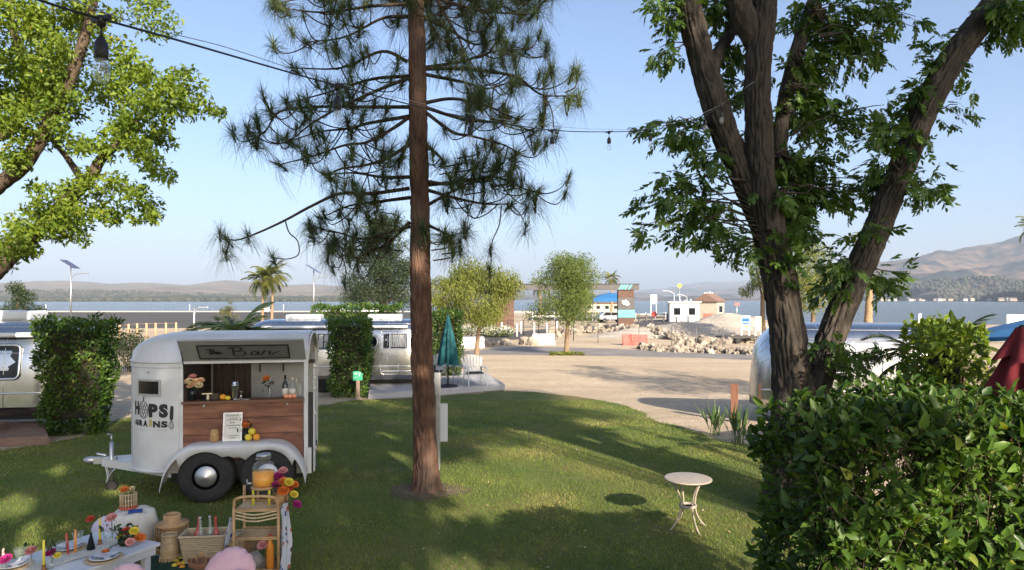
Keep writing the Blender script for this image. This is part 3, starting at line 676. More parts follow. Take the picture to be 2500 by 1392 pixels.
LC = [(20, 60, 60), (90, 40, 50), (150, 60, 50), (40, 140, 60), (110, 130, 55), (165, 130, 40), (20, 220, 55), (80, 210, 55), (140, 190, 40), (20, 300, 45), (70, 280, 50), (120, 260, 45), (170, 270, 36), (190, 20, 36), (230, 50, 25), (270, 25, 22), (150, 330, 34), (100, 340, 34), (30, 380, 40), (65, 375, 28),
      (330, 160, 34), (350, 200, 40), (400, 210, 34), (440, 210, 30), (310, 220, 34), (345, 250, 45), (400, 260, 40), (450, 250, 36), (490, 245, 26), (520, 275, 20), (535, 280, 12), (360, 310, 45), (310, 310, 36), (270, 310, 28), (250, 350, 40), (210, 360, 34), (350, 370, 34), (390, 400, 30), (405, 435, 20), (340, 360, 30), (380, 340, 30),
      (60, 560, 40), (100, 520, 40), (150, 490, 45), (200, 480, 40), (250, 450, 40), (290, 450, 30), (120, 560, 34), (170, 540, 36), (220, 520, 34), (260, 530, 24), (330, 470, 30), (350, 510, 30), (375, 530, 22), (340, 530, 18), (20, 600, 36), (30, 560, 36), (60, 600, 30), (10, 640, 24), (290, 520, 24), (110, 470, 24), (190, 560, 24), (420, 180, 18), (455, 180, 10)]
cs = []; r = np.random.default_rng(8)
for x, y, rad in LC:
    for k in range(4): cs.append((np.array(lq(x, y, r.normal(-.15, .38)))+r.normal(0, rad*.0028, 3), rad/42*.8))
for k in range(60): cs.append((np.array([r.uniform(-3, 3.5), r.uniform(-2.5, 2.5), r.uniform(5.5, 10)]), 1.6))
for k in range(40): cs.append((np.array([r.uniform(-4, -.4), r.uniform(-2, 2), r.uniform(3, 7)]), 1.4))
leafy('crown', lt, cs, 170, .27, .08, M_ltleaf, 41)

# ---- background trees
def tree(name, label, base, h, cw, m, seed, trunk_h=.4, n=16, lsize=.16, hang=0, bark=None, lean=0, n_per=110, group=None, rx=1., spread=None):
    r = np.random.default_rng(seed); t = thing(name, label, 'tree', base, 0, group); tr = []
    th = h*trunk_h; r0 = h*.024
    top = Vector((lean, 0, th)); bark_tube(tr, [(0, 0, -.1), (lean*.3, 0, th*.5), top], [r0*1.35, r0, r0*.85], n=14, amp=.08, seed=seed)
    cs = []
    for i in range(n):
        u = r.random(); a = r.random()*6.28; rad = cw*.5*math.sqrt(r.random())*(1-.5*max(0, u-.45)/.55)
        c = np.array([lean+rad*math.cos(a)*rx, rad*math.sin(a), th*(.9)+(h-th*.95)*u*.93+.05*h]); cs.append((c, .75+.6*r.random()))
        if i < 9:
            mid = (np.array(top)+c)/2+np.array([0, 0, -.06*h]); bark_tube(tr, [top-Vector((0, 0, .1*th)), mid, c], [r0*.5, r0*.3, r0*.1], n=8, amp=.05, seed=seed+i)
    V, F = join(tr); np_obj('trunk', V, F, bark or M_bark2, t, smooth=True)
    leafy('crown', t, cs, n_per, spread or cw*.2, lsize, m, seed+1, w=.42, hang=hang); return t
M_olive = leaf_mat('pepper_leaf', (.09, .12, .022), (.20, .22, .04), transl=.35, rough=.6)
M_mid = leaf_mat('mid_green_leaf', (.075, .12, .028), (.16, .20, .045), transl=.35, rough=.6)
M_dark = leaf_mat('dark_leaf', (.018, .035, .014), (.05, .075, .028), transl=.25, rough=.55)
M_pale = leaf_mat('dusty_leaf', (.09, .10, .05), (.17, .17, .085), transl=.3, rough=.7)
tree('pepper_tree', 'weeping yellow green tree left of the entrance gate, leaning trunk', gat(1163, 878), 4.9, 4.6, M_olive, 51, .46, 34, .13, hang=1.1, lean=.25, n_per=520, rx=1.0)
tree('pepper_tree', 'round yellow green tree in front of the dark entrance beam', gat(1383, 866), 5.8, 4.3, M_mid, 57, .36, 40, .12, hang=.5, lean=.1, n_per=520)
tree('broadleaf_tree', 'tall dark green tree standing behind the pine trunk', gat(930, 803), 13.2, 7.2, M_dark, 61, .22, 60, .26, n_per=420, bark=M_pecan_bark)
tree('broadleaf_tree', 'low dark tree above the left travel trailer roof', at(45, 772, 40)-Vector((0, 0, 1.9)), 3.8, 2.4, M_dark, 66, .4, 14, .12, n_per=300)
tree('pepper_tree', 'weeping pale green tree seen between the two forked trunks', gat(1985, 835), 7.6, 6.6, M_olive, 71, .4, 34, .17, hang=.8, n_per=300)
tree('pepper_tree', 'weeping green tree showing left of the forked trunk', gat(1862, 826)+Vector((0, 0, 0)), 9.0, 3.4, M_olive, 73, .45, 20, .17, hang=.9, n_per=300)
for x, y, s, l in [(1085, 800, 7.0, 'yellowish small tree right beside the pine trunk')]:
    tree('small_tree', l, gat(x, y), s, s*.62, M_olive, 80+x, .4, 16, .2, hang=.7, n_per=330)

# ---- palms
M_frond = leaf_mat('palm_frond', (.06, .085, .018), (.17, .17, .035), transl=.3, rough=.5)
M_frond_d = leaf_mat('dark_palm_frond', (.015, .03, .012), (.045, .065, .025), transl=.25, rough=.5)
M_palmtrunk = mat('palm_trunk', (.20, .13, .075), (.36, .24, .14), scale=6, rough=.95, bump=.8, bscale=14, stretch=(1, 1, 4))
def frond(L, droop, r, nl=26, lw=.035, ll=.3):
    """feather frond along +x arching down, leaflets on both sides"""
    V = []; F = []
    def ax(t): return np.array([L*t*(1-.25*t*t*droop), 0, L*(.35*t-droop*.75*t*t)])
    for i in range(9):
        p = ax(i/8); w = .02*L*.3*(1-i/9); V += [p+[0, -w, 0], p+[0, w, 0]]
    for i in range(8): F += [(2*i, 2*i+2, 2*i+3), (2*i, 2*i+3, 2*i+1)]
    for i in range(nl):
        t = .18+.82*i/nl; p = ax(t)
        for s in (-1, 1):
            l = ll*L*(math.sin(math.pi*min(1, .15+t*.85))*.8+.25); q = p+np.array([l*.55, s*l*.75, -l*(.25+.5*r.random())]); b = len(V); k = np.array([lw*L*.5, 0, 0])
            V += [p-k, p+k, q]; F.append((b, b+1, b+2))
    return np.array(V), np.array(F)
def palm(name, label, base, h, L, m, seed, n=26, tr=.16, group=None, droop=.9, trunk=True, cat='palm'):
    r = np.random.default_rng(seed); t = thing(name, label, cat, base, 0, group)
    if trunk:
        q = []; bark_tube(q, [(0, 0, -.1), (.02*h, 0, h*.5), (0, 0, h)], [tr*1.5, tr, tr*.85], n=14, amp=.08, seed=seed); V, F = join(q); np_obj('trunk', V, F, M_palmtrunk, t, smooth=True)
    fm = []
    for i in range(3):
        V0, F0 = frond(L, droop*(.7+.3*i), r); me = np_mesh('frond', V0, F0); me.materials.append(m); fm.append(me)
    for i in range(n):
        part('frond', fm[i % 3], t, loc=(0, 0, h), rot=(r.normal(0, .15), R(-62+118*(i/n)), i*2.4+r.normal(0, .2)), scale=.8+.35*r.random())
    return t
M_frond_o = leaf_mat('palm_frond_o', (.06, .085, .018), (.17, .17, .035), transl=.3, rough=.5, obj=True)
M_frondd_o = leaf_mat('palm_frond_do', (.02, .04, .015), (.05, .075, .025), transl=.25, rough=.5, obj=True)
for x, dx, h, l, sd in [(640, 0, 7.0, 'left palm of the feathery pair beyond the white bar trailer', 90), (663, 0, 7.6, 'right palm of the feathery pair beyond the white bar trailer', 91)]:
    b = gat(x, 790); palm('palm_tree', l, b, h*.92, 3.3, M_frond_o, sd, group='pair of palms by the parking lot')
# ---------------------------------------------------------------- trees standing behind the viewer, whose shade falls across the lawn
M_shade = leaf_mat('elm_leaf', (.045, .075, .02), (.10, .13, .03), transl=.12, rough=.6)
def shade_tree(label, base, trunk_h, centres, seed, n_per=60, spread=.8, lsize=.13, gaps=()):
    t = thing('shade_tree', label, 'tree', base); tr = []
    C = np.mean([c for c, s in centres], 0)
    bark_tube(tr, [(0, 0, -.1), (.1, 0, trunk_h*.6), (0, .1, trunk_h)], [.42, .33, .28], n=20, amp=.1, seed=seed)
    for i, (c, s) in enumerate(centres):
        if i % 7 == 0: bark_tube(tr, [(0, .1, trunk_h-.3), (np.array([0, 0, trunk_h])+c)/2+np.array([0, 0, -.3]), c], [.12, .06, .02], n=8, amp=.05, seed=seed+i)
    V, F = join(tr); np_obj('trunk', V, F, M_bark2, t, smooth=True)
    leafy('crown', t, centres, n_per, spread, lsize, M_shade, seed+2, gaps=gaps)
r = np.random.default_rng(77)
def shade_centres(base, boxes):
    out = []
    for (x0, x1, y0, y1, z0, z1, n, s) in boxes:
        for k in range(n): out.append((np.array([r.uniform(x0, x1)-base[0], r.uniform(y0, y1)-base[1], r.uniform(z0, z1)]), s*(.8+.5*r.random())))
    return out
def gap(X, Y, Z, r_): k = (Y+4)/-sun_dir.y; return (X+sun_dir.x*k, Z+sun_dir.z*k, r_)
GAPS = [gap(-5.3, 7.7, 0, .36), gap(-6.3, 8.6, 0, .42), gap(-4.9, 7.0, 0, .34), gap(-6.2, 7.3, 0, .42), gap(-5.4, 9.3, 0, .26), gap(-4.7, 8.9, .85, .085), gap(-4.35, 8.9, .55, .085), gap(-3.3, 12.0, 0, .26), gap(-2.4, 13.2, 0, .3), gap(-2.9, 10.9, 0, .2), gap(-1.9, 11.4, 0, .22), gap(-.9, 10.4, 0, .28), gap(-.5, 12.2, 0, .26), gap(-2.0, 8.0, 0, .2), gap(-1.17, 9.1, 3.2, .3), gap(-1.17, 9.1, 1.7, .16), gap(-6.9, 10.3, 0, .26)]
b = (2.6, -5.2, 0)
shade_tree('spreading tree behind the viewer shading the bar trailer', b, 3.6, shade_centres(b, [(-1.6, 4.6, -5.3, -3.4, 5.2, 9.4, 96, .9), (-3.6, 0, -5.3, -3.6, 4.4, 7.6, 32, .8), (-4.2, .8, -5.2, -3.8, 8.1, 9.7, 18, .7), (2.2, 6.4, -5.3, -3.4, 9.2, 12.6, 44, .9), (5.0, 6.9, -5.0, -3.8, 8.0, 9.6, 26, .7), (4.7, 6.0, -4.6, -3.8, 5.72, 5.9, 10, .36), (3.2, 5.3, -5.2, -3.8, 4.1, 5.0, 11, .55)]), 201, 760, .8, .16, GAPS)
b = (10.5, -5.4, 0)
shade_tree('spreading tree behind the viewer shading the right hedge', b, 4.4, shade_centres(b, [(8.2, 13, -5.6, -3.4, 10.4, 13.8, 34, .9), (7.2, 8.4, -5.2, -3.8, 9.0, 11.5, 11, .7), (5.6, 9.6, -5, -4, 13.2, 15.2, 16, .8), (8.2, 10.4, -4.8, -3.9, 9.3, 11.2, 22, .65)]), 203, 380, .8, .16)

b = (13.6, 10.6, gz(13.6, 10.6))
shade_tree('tree off to the right whose shadow reaches across the sandy drive', b, 3.2, shade_centres(b, [(11.2, 16, 8.6, 12.6, 4.6, 8.6, 26, 1.0), (11.5, 13.5, 10, 13, 8, 9.6, 6, .8)]), 207, 200, .85, .16)

# ---------------------------------------------------------------- clipped hedges
M_hedge = leaf_mat('hedge_leaf', (.030, .075, .015), (.11, .19, .03), transl=.35, rough=.42, cc=(.22, .25, .05))
M_hedge_o = leaf_mat('hedge_leaf_front', (.028, .072, .014), (.11, .20, .028), transl=.35, rough=.38, obj=True, cc=(.24, .27, .05), spec=.5)
M_hedge2 = leaf_mat('bush_leaf', (.10, .17, .022), (.23, .30, .04), transl=.35, rough=.4)
M_core = mat('hedge_inside', (.012, .014, .008), (.03, .024, .014), scale=5, rough=1)  # near-black, so the shade deep inside the hedges is in the colour
M_twig = mat('hedge_twig', (.05, .036, .024), (.09, .065, .045), scale=10, rough=.95)
def hedge_leaves(size, n, lsize, r, wob=.10, taper=0., faces='xyt', holes=()):
    """leaves on the skin of a box (w, d, h) whose base centre is the origin"""
    w, d, h = size; P = []; N = []
    fa = {'f': (w*h, lambda u, v: (np.stack([(u-.5)*w, -d/2+0*u, v*h], 1), (0, -1, .15))), 'b': (w*h, lambda u, v: (np.stack([(u-.5)*w, d/2+0*u, v*h], 1), (0, 1, .15))),
          'l': (d*h, lambda u, v: (np.stack([-w/2+0*u, (u-.5)*d, v*h], 1), (-1, 0, .15))), 'r': (d*h, lambda u, v: (np.stack([w/2+0*u, (u-.5)*d, v*h], 1), (1, 0, .15))), 't': (w*d, lambda u, v: (np.stack([(u-.5)*w, (v-.5)*d, h+0*u], 1), (0, 0, 1)))}
    tot = sum(fa[k][0] for k in faces)
    for k in faces:
        m = int(n*fa[k][0]/tot); p, nn = fa[k][1](r.random(m), r.random(m)); nn = np.array(nn, float)
        depth = (r.random(m)**1.6)*.22; p = p-nn*depth[:, None]
        b = np.array([mnoise.noise(tuple(q*1.7))+.5*mnoise.noise(tuple(q*4.3)) for q in p])*wob*1.7+r.normal(0, .02, m); p = p+nn*b[:, None]
        sh = (p[:, 2]/h); p[:, 0] *= 1-taper*(1-sh); p[:, 1] *= 1-taper*(1-sh)
        P.append(p); N.append(np.tile(nn, (m, 1)))
    P = np.concatenate(P); N = np.concatenate(N); n = len(P)
    d = N*.75+unit(n, r)*.9+np.array([0, 0, .35]); up = N*.4+unit(n, r)*.7+np.array([0, 0, .5])
    return P, rot_from(d, up, r), lsize*(.6+.65*r.random(n))
def hedge(name, label, base, size, n, lsize, m, seed, rz=0, taper=.06, group=None, faces='flrtb'):
    r = np.random.default_rng(seed); t = thing(name, label, 'hedge', base, rz, group); w, d, h = size
    mb = MB()
    for i in range(7): x = (r.random()-.5)*w*.7; y = (r.random()-.5)*d*.5; mb.tube([(x*.6, y*.6, -.05), (x*.8, y, h*.3), (x, y, h*.8)], [.03, .022, .01], 6)
    tag(mb.build('stems', M_twig, t), kind='stuff')
    c = MB(); c.box((0, 0, h*.53), (w-.34, max(.1, d-.34), h*.78)); c.build('dark_core', M_core, t, bevel=.1)  # added solid dark box standing in for the hedge's shaded interior
    P, Rm, sc = hedge_leaves(size, n, lsize, r, taper=taper, faces=faces)
    v0, f0 = leaf_shape(1, .5, .14, .15)
    cr = np.array([mnoise.noise(tuple(p*2.5+seed)) for p in P])*.5
    V, F, rn = scatter(v0, f0, P, Rm, sc, np.clip(.42+cr+r.normal(0, .22, len(P)), 0, 1))
    tag(np_obj('foliage', V, F, m, t, attr=rn), kind='stuff'); return t
g = gat(197, 1066)
hedge('clipped_hedge', 'tall square clipped hedge between the left travel trailer and the bar trailer', g+Vector((-.34, .45, 0)), (1.30, 1.0, 2.24), 8500, .085, M_hedge, 301, rz=R(16), taper=.27)
g = gat(846, 972)
hedge('clipped_hedge', 'square clipped hedge behind the bar trailer with green sign before it', g+Vector((0, .5, 0)), (1.24, 1.1, 2.36), 8000, .085, M_hedge, 303, rz=R(8), taper=.16)
g = at(1092, 905, 25.6)
hedge('clipped_hedge', 'clipped hedge standing right behind the closed teal parasol', (g.x, 25.6, gz(0, 25.6)), (1.05, 1.0, 2.65), 5500, .1, M_hedge, 305, taper=.08)
g = at(985, 905, 27.5)
hedge('clipped_hedge', 'long low hedge strip behind the middle travel trailer roof', (g.x-2.0, 28.2, gz(0, 27.5)), (3.6, .9, 2.85), 5000, .12, M_hedge, 307, faces='ft')
# near hedge on the right: shoots with whorls of large leaves
HX0, HX1, HY0, HY1, HZ = 1.66, 3.6, 3.6, 4.5, 1.93
HC = Vector(((HX0+HX1)/2, (HY0+HY1)/2, 0)); hd = thing('clipped_hedge', 'large leafy clipped hedge filling the lower right foreground', 'hedge', HC)
r = np.random.default_rng(311); SP = []; SN = []
def face_pts(n, f):
    u, v = r.random(n), r.random(n)
    if f == 'f': return np.stack([HX0+u*(HX1-HX0), HY0+0*u, .55+v*(HZ-.55)], 1), np.array([0, -1, .12])
    if f == 'l': return np.stack([HX0+0*u, HY0+u*(HY1-HY0), .55+v*(HZ-.55)], 1), np.array([-1, 0, .12])
    if f == 't': return np.stack([HX0+u*(HX1-HX0), HY0+v*(HY1-HY0), HZ+0*u], 1), np.array([0, -.1, 1])
    return np.stack([HX0+.1+u*(HX1-HX0-.2), HY0+.12+v*(HY1-HY0-.2), .55+(HZ-.65)*r.random(n)], 1), np.array([0, -.4, .3])
for f, n in (('f', 1350), ('l', 430), ('t', 720), ('i', 520)):
    p, nn = face_pts(n, f); b = np.array([mnoise.noise(tuple(q*2.4)) for q in p])*.13+r.normal(0, .035, n)-.02
    SP.append(p+nn*b[:, None]); SN.append(np.tile(nn, (n, 1)))
SP = np.concatenate(SP); SN = np.concatenate(SN)
# rounded corner and the see-through gap
ok = ~((SP[:, 0] < HX0+.16) & (SP[:, 2] > HZ-.12) & (r.random(len(SP)) < .6))
hole = at(2212, 1124, HY0); hv = np.array(hole)-np.array([0, 0, CH]); q = SP-np.array([0, 0, CH]); tt = (q@hv)/(hv@hv); dist = np.linalg.norm(q-tt[:, None]*hv, axis=1)
ok &= dist > .085; SP = SP[ok]; SN = SN[ok]
LPp = []; LD = []; LU = []; stw = []
for p, nn in zip(SP, SN):
    ax = nn*.55+unit(1, r)[0]*.55+np.array([0, 0, .55]); ax /= np.linalg.norm(ax); L = .10+.07*r.random(); k = r.integers(4, 8); a0 = r.random()*6.28
    u = np.cross(ax, [.2, .9, .1]); u /= np.linalg.norm(u); w = np.cross(ax, u)
    stw.append(twig_np(p-ax*L*1.6, p+ax*L*.5, .0035, .002, k=2, n=3))
    for i in range(k):
        a = a0+i*2.4; s = i/k; d = (u*math.cos(a)+w*math.sin(a))*(.95-.4*s)+ax*(.25+.75*s); LPp.append(p+ax*L*(s-.5)); LD.append(d); LU.append(ax+unit(1, r)[0]*.25)
LPp = np.array(LPp); LD = np.array(LD); LU = np.array(LU); n = len(LPp); Rm = rot_from(LD, LU, r); sc = .082*(.38+1.0*r.random(n)**1.3)
rel = LPp-np.array(HC)
v0, f0 = leaf_shape(1, .46, .2, .12)
inv = (np.abs(LPp[:, 0]/LPp[:, 1]) < .76) & ((LPp[:, 2]-CH)/LPp[:, 1] > -.4)
order = np.argsort(np.where(inv, LPp[:, 1]-sc*3, 99)); front, rest = order[:300], order[300:]
me = np_mesh('leaf', v0, f0, smooth=True); me.materials.append(M_hedge_o)
for i in front: part('leaf', me, hd, loc=rel[i], rot=eul(Rm[i]), scale=float(sc[i]))
cr = np.array([mnoise.noise(tuple(p*2.)) for p in LPp])*.3
V, F, rn = scatter(v0, f0, rel[rest], Rm[rest], sc[rest], np.clip(.4+cr[rest]+r.normal(0, .25, len(rest)), 0, 1)); tag(np_obj('foliage', V, F, M_hedge, hd, smooth=True, attr=rn), kind='stuff')
for i in range(26):
    x = r.uniform(HX0+.1, HX1-.1); y = r.uniform(HY0+.25, HY1-.1)
    if abs(x-hole.x*1.08) < .12: continue
    stw.append(twig_np([x, y, 0], [x+r.normal(0, .2), y+r.normal(0, .15), HZ-.15], .016, .006, rs=r, k=6, n=6))
V, F = join(stw); tag(np_obj('stems', V-np.array(HC), F, M_twig, hd), kind='stuff')
# brighter clipped bush further right
g = at(2312, 960, 6.6)
hedge('clipped_bush', 'sunlit yellow green clipped bush between the palm fronds and the maroon parasol', (g.x+.16, 6.9, 0), (.54, .7, 2.33), 4600, .085, M_hedge2, 315, taper=.02)
# arching palm beside it
def arching(label, base, h, L, m, seed, n, droop=1.1, group=None):
    return palm('palm_clump', label, base, h, L, m, seed, n=n, tr=.05, droop=droop, trunk=True, cat='palm', group=group)
g = at(2245, 900, 7.4); arching('small arching palm with drooping fronds left of the sunlit bush', (g.x, 7.5, 0), 1.95, .75, M_frondd_o, 95, 12)
g = at(2370, 880, 8.2); arching('fine arching palm behind the sunlit clipped bush', (g.x, 8.4, 0), 2.0, .8, M_frond_o, 96, 12)
g = at(560, 830, 19.); arching('dark arching palm behind the bar trailer roof', (g.x, 19.5, -.3), 1.75, 1.7, M_frondd_o, 97, 30)
tree('small_tree', 'pale yellow shrub behind the bar trailer roof by the path', gat(566, 800), 3.4, 2.6, M_pale, 99, .2, 10, .2)
# strap-leaved plants by the post
M_strap = leaf_mat('strap_leaf', (.045, .085, .03), (.12, .17, .07), transl=.25, rough=.4, obj=True)
def strap_plant(label, base, h, n, seed):
    r = np.random.default_rng(seed); t = thing('strap_leaf_plant', label, 'plant', base, 0, 'strap leaved plants by the post')
    V = []; F = []
    for i in range(7): u = i/6; w = .028*math.sin(math.pi*min(1, .25+u*.75))+(.004 if i < 4 else 0); w = .006 if i < 3 else w; V += [(u**1.5*.28, -w, u-.1*u*u), (u**1.5*.28, 0, u-.1*u*u-.01), (u**1.5*.28, w, u-.1*u*u)]
    for i in range(6): F += [(3*i, 3*i+1, 3*i+4, 3*i+3), (3*i+1, 3*i+2, 3*i+5, 3*i+4)]
    me = np_mesh('leaf', V, F, smooth=True); me.materials.append(M_strap)
    for i in range(n): part('leaf', me, t, loc=(r.normal(0, .07), r.normal(0, .07), -.02), rot=(r.normal(0, .12), r.normal(0, .15), r.random()*6.28), scale=(h, h*1.5, h*(.6+.5*r.random())))
for x, y, l, h, n in [(1748, 1062, 'strap leaved plant nearest the lawn edge left of the post', .75, 26), (1800, 1082, 'strap leaved plant in front of the brown wooden post', .82, 26)]:
    strap_plant(l, gat(x, y), h, n, x)
# ================================================================ the bar: a converted two-horse trailer
M_white = mat('white_paint', (.54, .55, .555), (.65, .655, .65), scale=3.2, rough=.42, c3=(.53, .525, .51), s3=2.6, coat=.15, bump=.06, bscale=3, contrast=(.3, .7))
M_grey = mat('grey_inside', (.36, .36, .36), (.42, .42, .41), scale=3, rough=.6)
M_black = mat('black_paint', (.012, .012, .014), rough=.45)
M_rubber = mat('tyre_rubber', (.014, .014, .015), (.03, .028, .026), scale=8, rough=.85, bump=.3)
M_chrome = mat('chrome', (.62, .63, .64), rough=.2, metal=1)
M_steel = mat('galvanised_steel', (.42, .43, .44), (.55, .56, .57), scale=12, rough=.4, metal=.85)
M_plank = mat('red_brown_plank', (.10, .038, .021), (.21, .082, .045), scale=3.2, rough=.6, bump=.25, bscale=30, stretch=(.7, 1, 4.5), c3=(.30, .13, .07), s3=2.2)
M_darkwood = mat('dark_wood', (.022, .013, .009), (.06, .034, .022), scale=3, rough=.6, bump=.2, stretch=(6, 6, .6))
M_counter = mat('counter_wood', (.10, .045, .025), (.2, .09, .05), scale=3, rough=.45, stretch=(.5, 5, 5), bump=.15)
M_ink = mat('black_vinyl', (.015, .015, .017), rough=.5)
M_glassdark = mat('dark_glass', (.008, .010, .012), rough=.12, spec=.3)
M_clear = glass_mat('clear_glass', (.9, .95, .95), .03, .05)
TO = Vector((-2.745, 9.16, 0)); TY = R(11)
bar = thing('horse_trailer_bar', 'white converted horse trailer bar with wood plank side and raised hatch', 'trailer', TO, math.pi+TY)
# local frame: x runs to the front (left in view), y towards the viewer (+y = near), so the far side is at -y
LS, WID, NOSE = 1.575, 1.52, .80          # flat side length, width, nose length
Z0, ZS, ZT = .36, 1.80, 2.13               # floor, shoulder, roof
def plan(k, inset=0):
    """outline of the near half in plan from the rear corner round the nose to the far rear corner; returns points and arc lengths"""
    rad = .52; pts = [(0, 0)]; n = 14
    pts += [(LS*i/6, 0) for i in range(1, 7)]
    x1 = LS+NOSE
    # near front corner: straight taper then round
    for i in range(1, n+1):
        a = math.pi/2*i/n; pts.append((x1-rad+rad*math.sin(a)-(0) if False else LS+NOSE*math.sin(a)**1.0*(1.0), -(WID/2)*(1-math.cos(a))**1.15*1.0))
    far = [(x, -WID-y) for x, y in pts[::-1][1:]]
    P = pts+far
    return P
PL = plan(0)
def wall_strip(mb, zs, P, close=False, arch=None):
    n = len(P); V = []
    for k, z in enumerate(zs):
        for (x, y) in P: V.append((x, y, z))
    F = [(k*n+i, k*n+i+1, (k+1)*n+i+1, (k+1)*n+i) for k in range(len(zs)-1) for i in range(n-1)]
    mb.add(V, F, False)
ni = [i for i, p in enumerate(PL) if abs(p[0]-LS) < 1e-6]; i0, i1 = ni[0], ni[1]
# nose shell (rounded wall from the near edge of the opening around to the far side)
def seg_arc(P):
    L = [0]
    for a, b in zip(P, P[1:]): L.append(L[-1]+math.hypot(b[0]-a[0], b[1]-a[1]))
    return np.array(L)
nose = PL[i0:i1+1]; na = seg_arc(nose)
def nose_pt(s, z, off=.004):
    """point on the nose wall, s metres of arc from the near edge"""
    x = float(np.interp(s, na, [p[0] for p in nose])); y = float(np.interp(s, na, [p[1] for p in nose]))
    x2 = float(np.interp(s+.01, na, [p[0] for p in nose])); y2 = float(np.interp(s+.01, na, [p[1] for p in nose]))
    t = Vector((x2-x, y2-y, 0)).normalized(); nrm = Vector((-t.y, t.x, 0))
    return Vector((x, y, z))+nrm*off
mb = MB(); N = 30; ss = np.linspace(0, na[-1], N); V = []
for z in (Z0, .8, 1.3, ZS):
    for s in ss: V.append(tuple(nose_pt(s, z, 0)))
mb.add(V, [(k*N+i, k*N+i+1, (k+1)*N+i+1, (k+1)*N+i) for k in range(3) for i in range(N-1)], True)
mb.build('nose_wall', M_white, bar)
# roof: arched shell over the whole plan, rounded at the front
mb = MB(); prof = [(0, ZS, .0), (.01, ZS+.10, .015), (.07, ZS+.22, .05), (.17, ZS+.32, .14), (.32, ZS+.385, .3), (.76, ZT+.04, .5)]
SX = [0, .3, .6, .9, 1.2, LS, LS+.15, LS+.3, LS+.42, LS+.52, LS+.60, LS+.68, LS+.74, LS+.785, LS+NOSE]
V = []; cols = 15
for X in SX:
    # half width at this station
    if X <= LS: hw = WID/2; lift = 1
    else:
        q = min(1, (X-LS)/NOSE); a = math.asin(q); hw = WID/2*(1-(1-math.cos(a))**1.15); lift = math.sqrt(max(0, 1-q**2.6))
    for j in range(cols):
        u = -1+2*j/(cols-1); e = (1-abs(u)**2.8)**(1/2.2) if abs(u) < 1 else 0
        V.append((X, -WID/2-u*hw*-1, ZS+(ZT+.03-ZS)*e*lift))
nx = len(SX); mb.add(V, [(k*cols+i, k*cols+i+1, (k+1)*cols+i+1, (k+1)*cols+i) for k in range(nx-1) for i in range(cols-1)], True)
mb.build('roof', M_white, bar)
# drip moulding at the shoulder round the nose, and along the bottom
for z, w in ((ZS-.012, .014), (ZS-.075, .008)):
    mb = MB(); mb.tube([nose_pt(s, z, .006) for s in ss], w, 6); mb.build('trim_strip', M_white, bar)
mb = MB(); mb.tube([nose_pt(s, Z0+.012, .004) for s in ss], .022, 6); mb.build('trim_strip', M_white, bar)
# rivets along the moulding and seams down the nose
rv_ = MB()
for s in np.arange(.05, na[-1]-.03, .055):
    for z in (ZS-.045, Z0+.06): rv_.ball(nose_pt(s, z, .001), .0055, 6, 4)
for z in np.arange(Z0+.1, ZS-.06, .06): rv_.ball(nose_pt(.04, z, .001), .0055, 6, 4)
tag(rv_.build('rivets', M_white, bar), kind='stuff')
for s in (.022, .76):
    mb = MB(); mb.tube([nose_pt(s, z, .001) for z in (Z0+.03, .8, 1.3, ZS-.05)], .005, 5); mb.build('seam', M_white, bar)
# floor, far wall, front bulkhead, rear frame
mb = MB(); mb.box((LS/2, -WID/2, Z0+.03), (LS, WID-.06, .06)); mb.build('floor', M_darkwood, bar)
mb = MB(); mb.box((LS/2, -WID+.02, (Z0+ZS)/2+.03), (LS, .04, ZS-Z0-.06)); mb.build('far_wall', M_grey, bar)
k = 9
for i in range(k):
    w = (WID-.16)/k; mb = MB(); mb.box((LS-.02, -.09-w*(i+.5), (Z0+.06+ZS+.2)/2), (.03, w-.008, ZS+.2-Z0-.06)); mb.build('plank', M_darkwood, bar)
for i in range(7):
    mb = MB(); mb.box((LS-.10-.078*i, -WID+.055, 1.36), (.07, .02, .86)); mb.build('plank', M_darkwood, bar)
mb = MB(); mb.box((.52, -WID+.16, 1.66), (.98, .2, .035)); sh = mb.build('shelf', M_darkwood, bar)
for x in (.16, .5, .84): m2 = MB(); m2.box((x, -WID+.06, 1.57), (.02, .03, .14)); m2.build('shelf_bracket', M_black, sh)
mb = MB(); mb.box((.53, -WID+.06, 1.745), (.96, .02, .012)); mb.build('shelf_rail', M_grey, bar)
# plank side below the counter: four boards
zb = [Z0+.05, .60, .83, 1.045, 1.245]; xw = LS-.012
for a, b in zip(zb, zb[1:]):
    mb = MB(); mb.box((xw/2+.03, -.02, (a+b)/2), (xw-.05, .03, b-a-.005)); mb.build('plank', M_plank, bar, bevel=.003)
mb = MB(); mb.box((xw/2+.02, -.09, 1.262), (xw-.03, .26, .032)); mb.build('counter', M_counter, bar, bevel=.004)
for x in (.26, 1.30):
    mb = MB(); mb.box((x, .0, 1.215), (.03, .012, .03)); mb.ball((x, .012, 1.222), .014); mb.build('latch', M_chrome, bar)
# posts and headers that frame the opening
mb = MB(); mb.box((LS-.004, -.016, (Z0+ZS)/2), (.03, .034, ZS-Z0)); mb.build('door_post', M_white, bar)
mb = MB(); mb.box((.018, -.016, (Z0+ZT-.2)/2), (.055, .05, ZT-.2-Z0)); mb.build('door_post', M_white, bar, bevel=.006)
mb = MB(); mb.box((LS/2, -.012, ZS-.01), (LS, .03, .05)); mb.build('hatch_header', M_white, bar)
mb = MB(); mb.box((LS/2, -.015, Z0+.01), (LS, .05, .09)); mb.build('side_sill', M_white, bar)
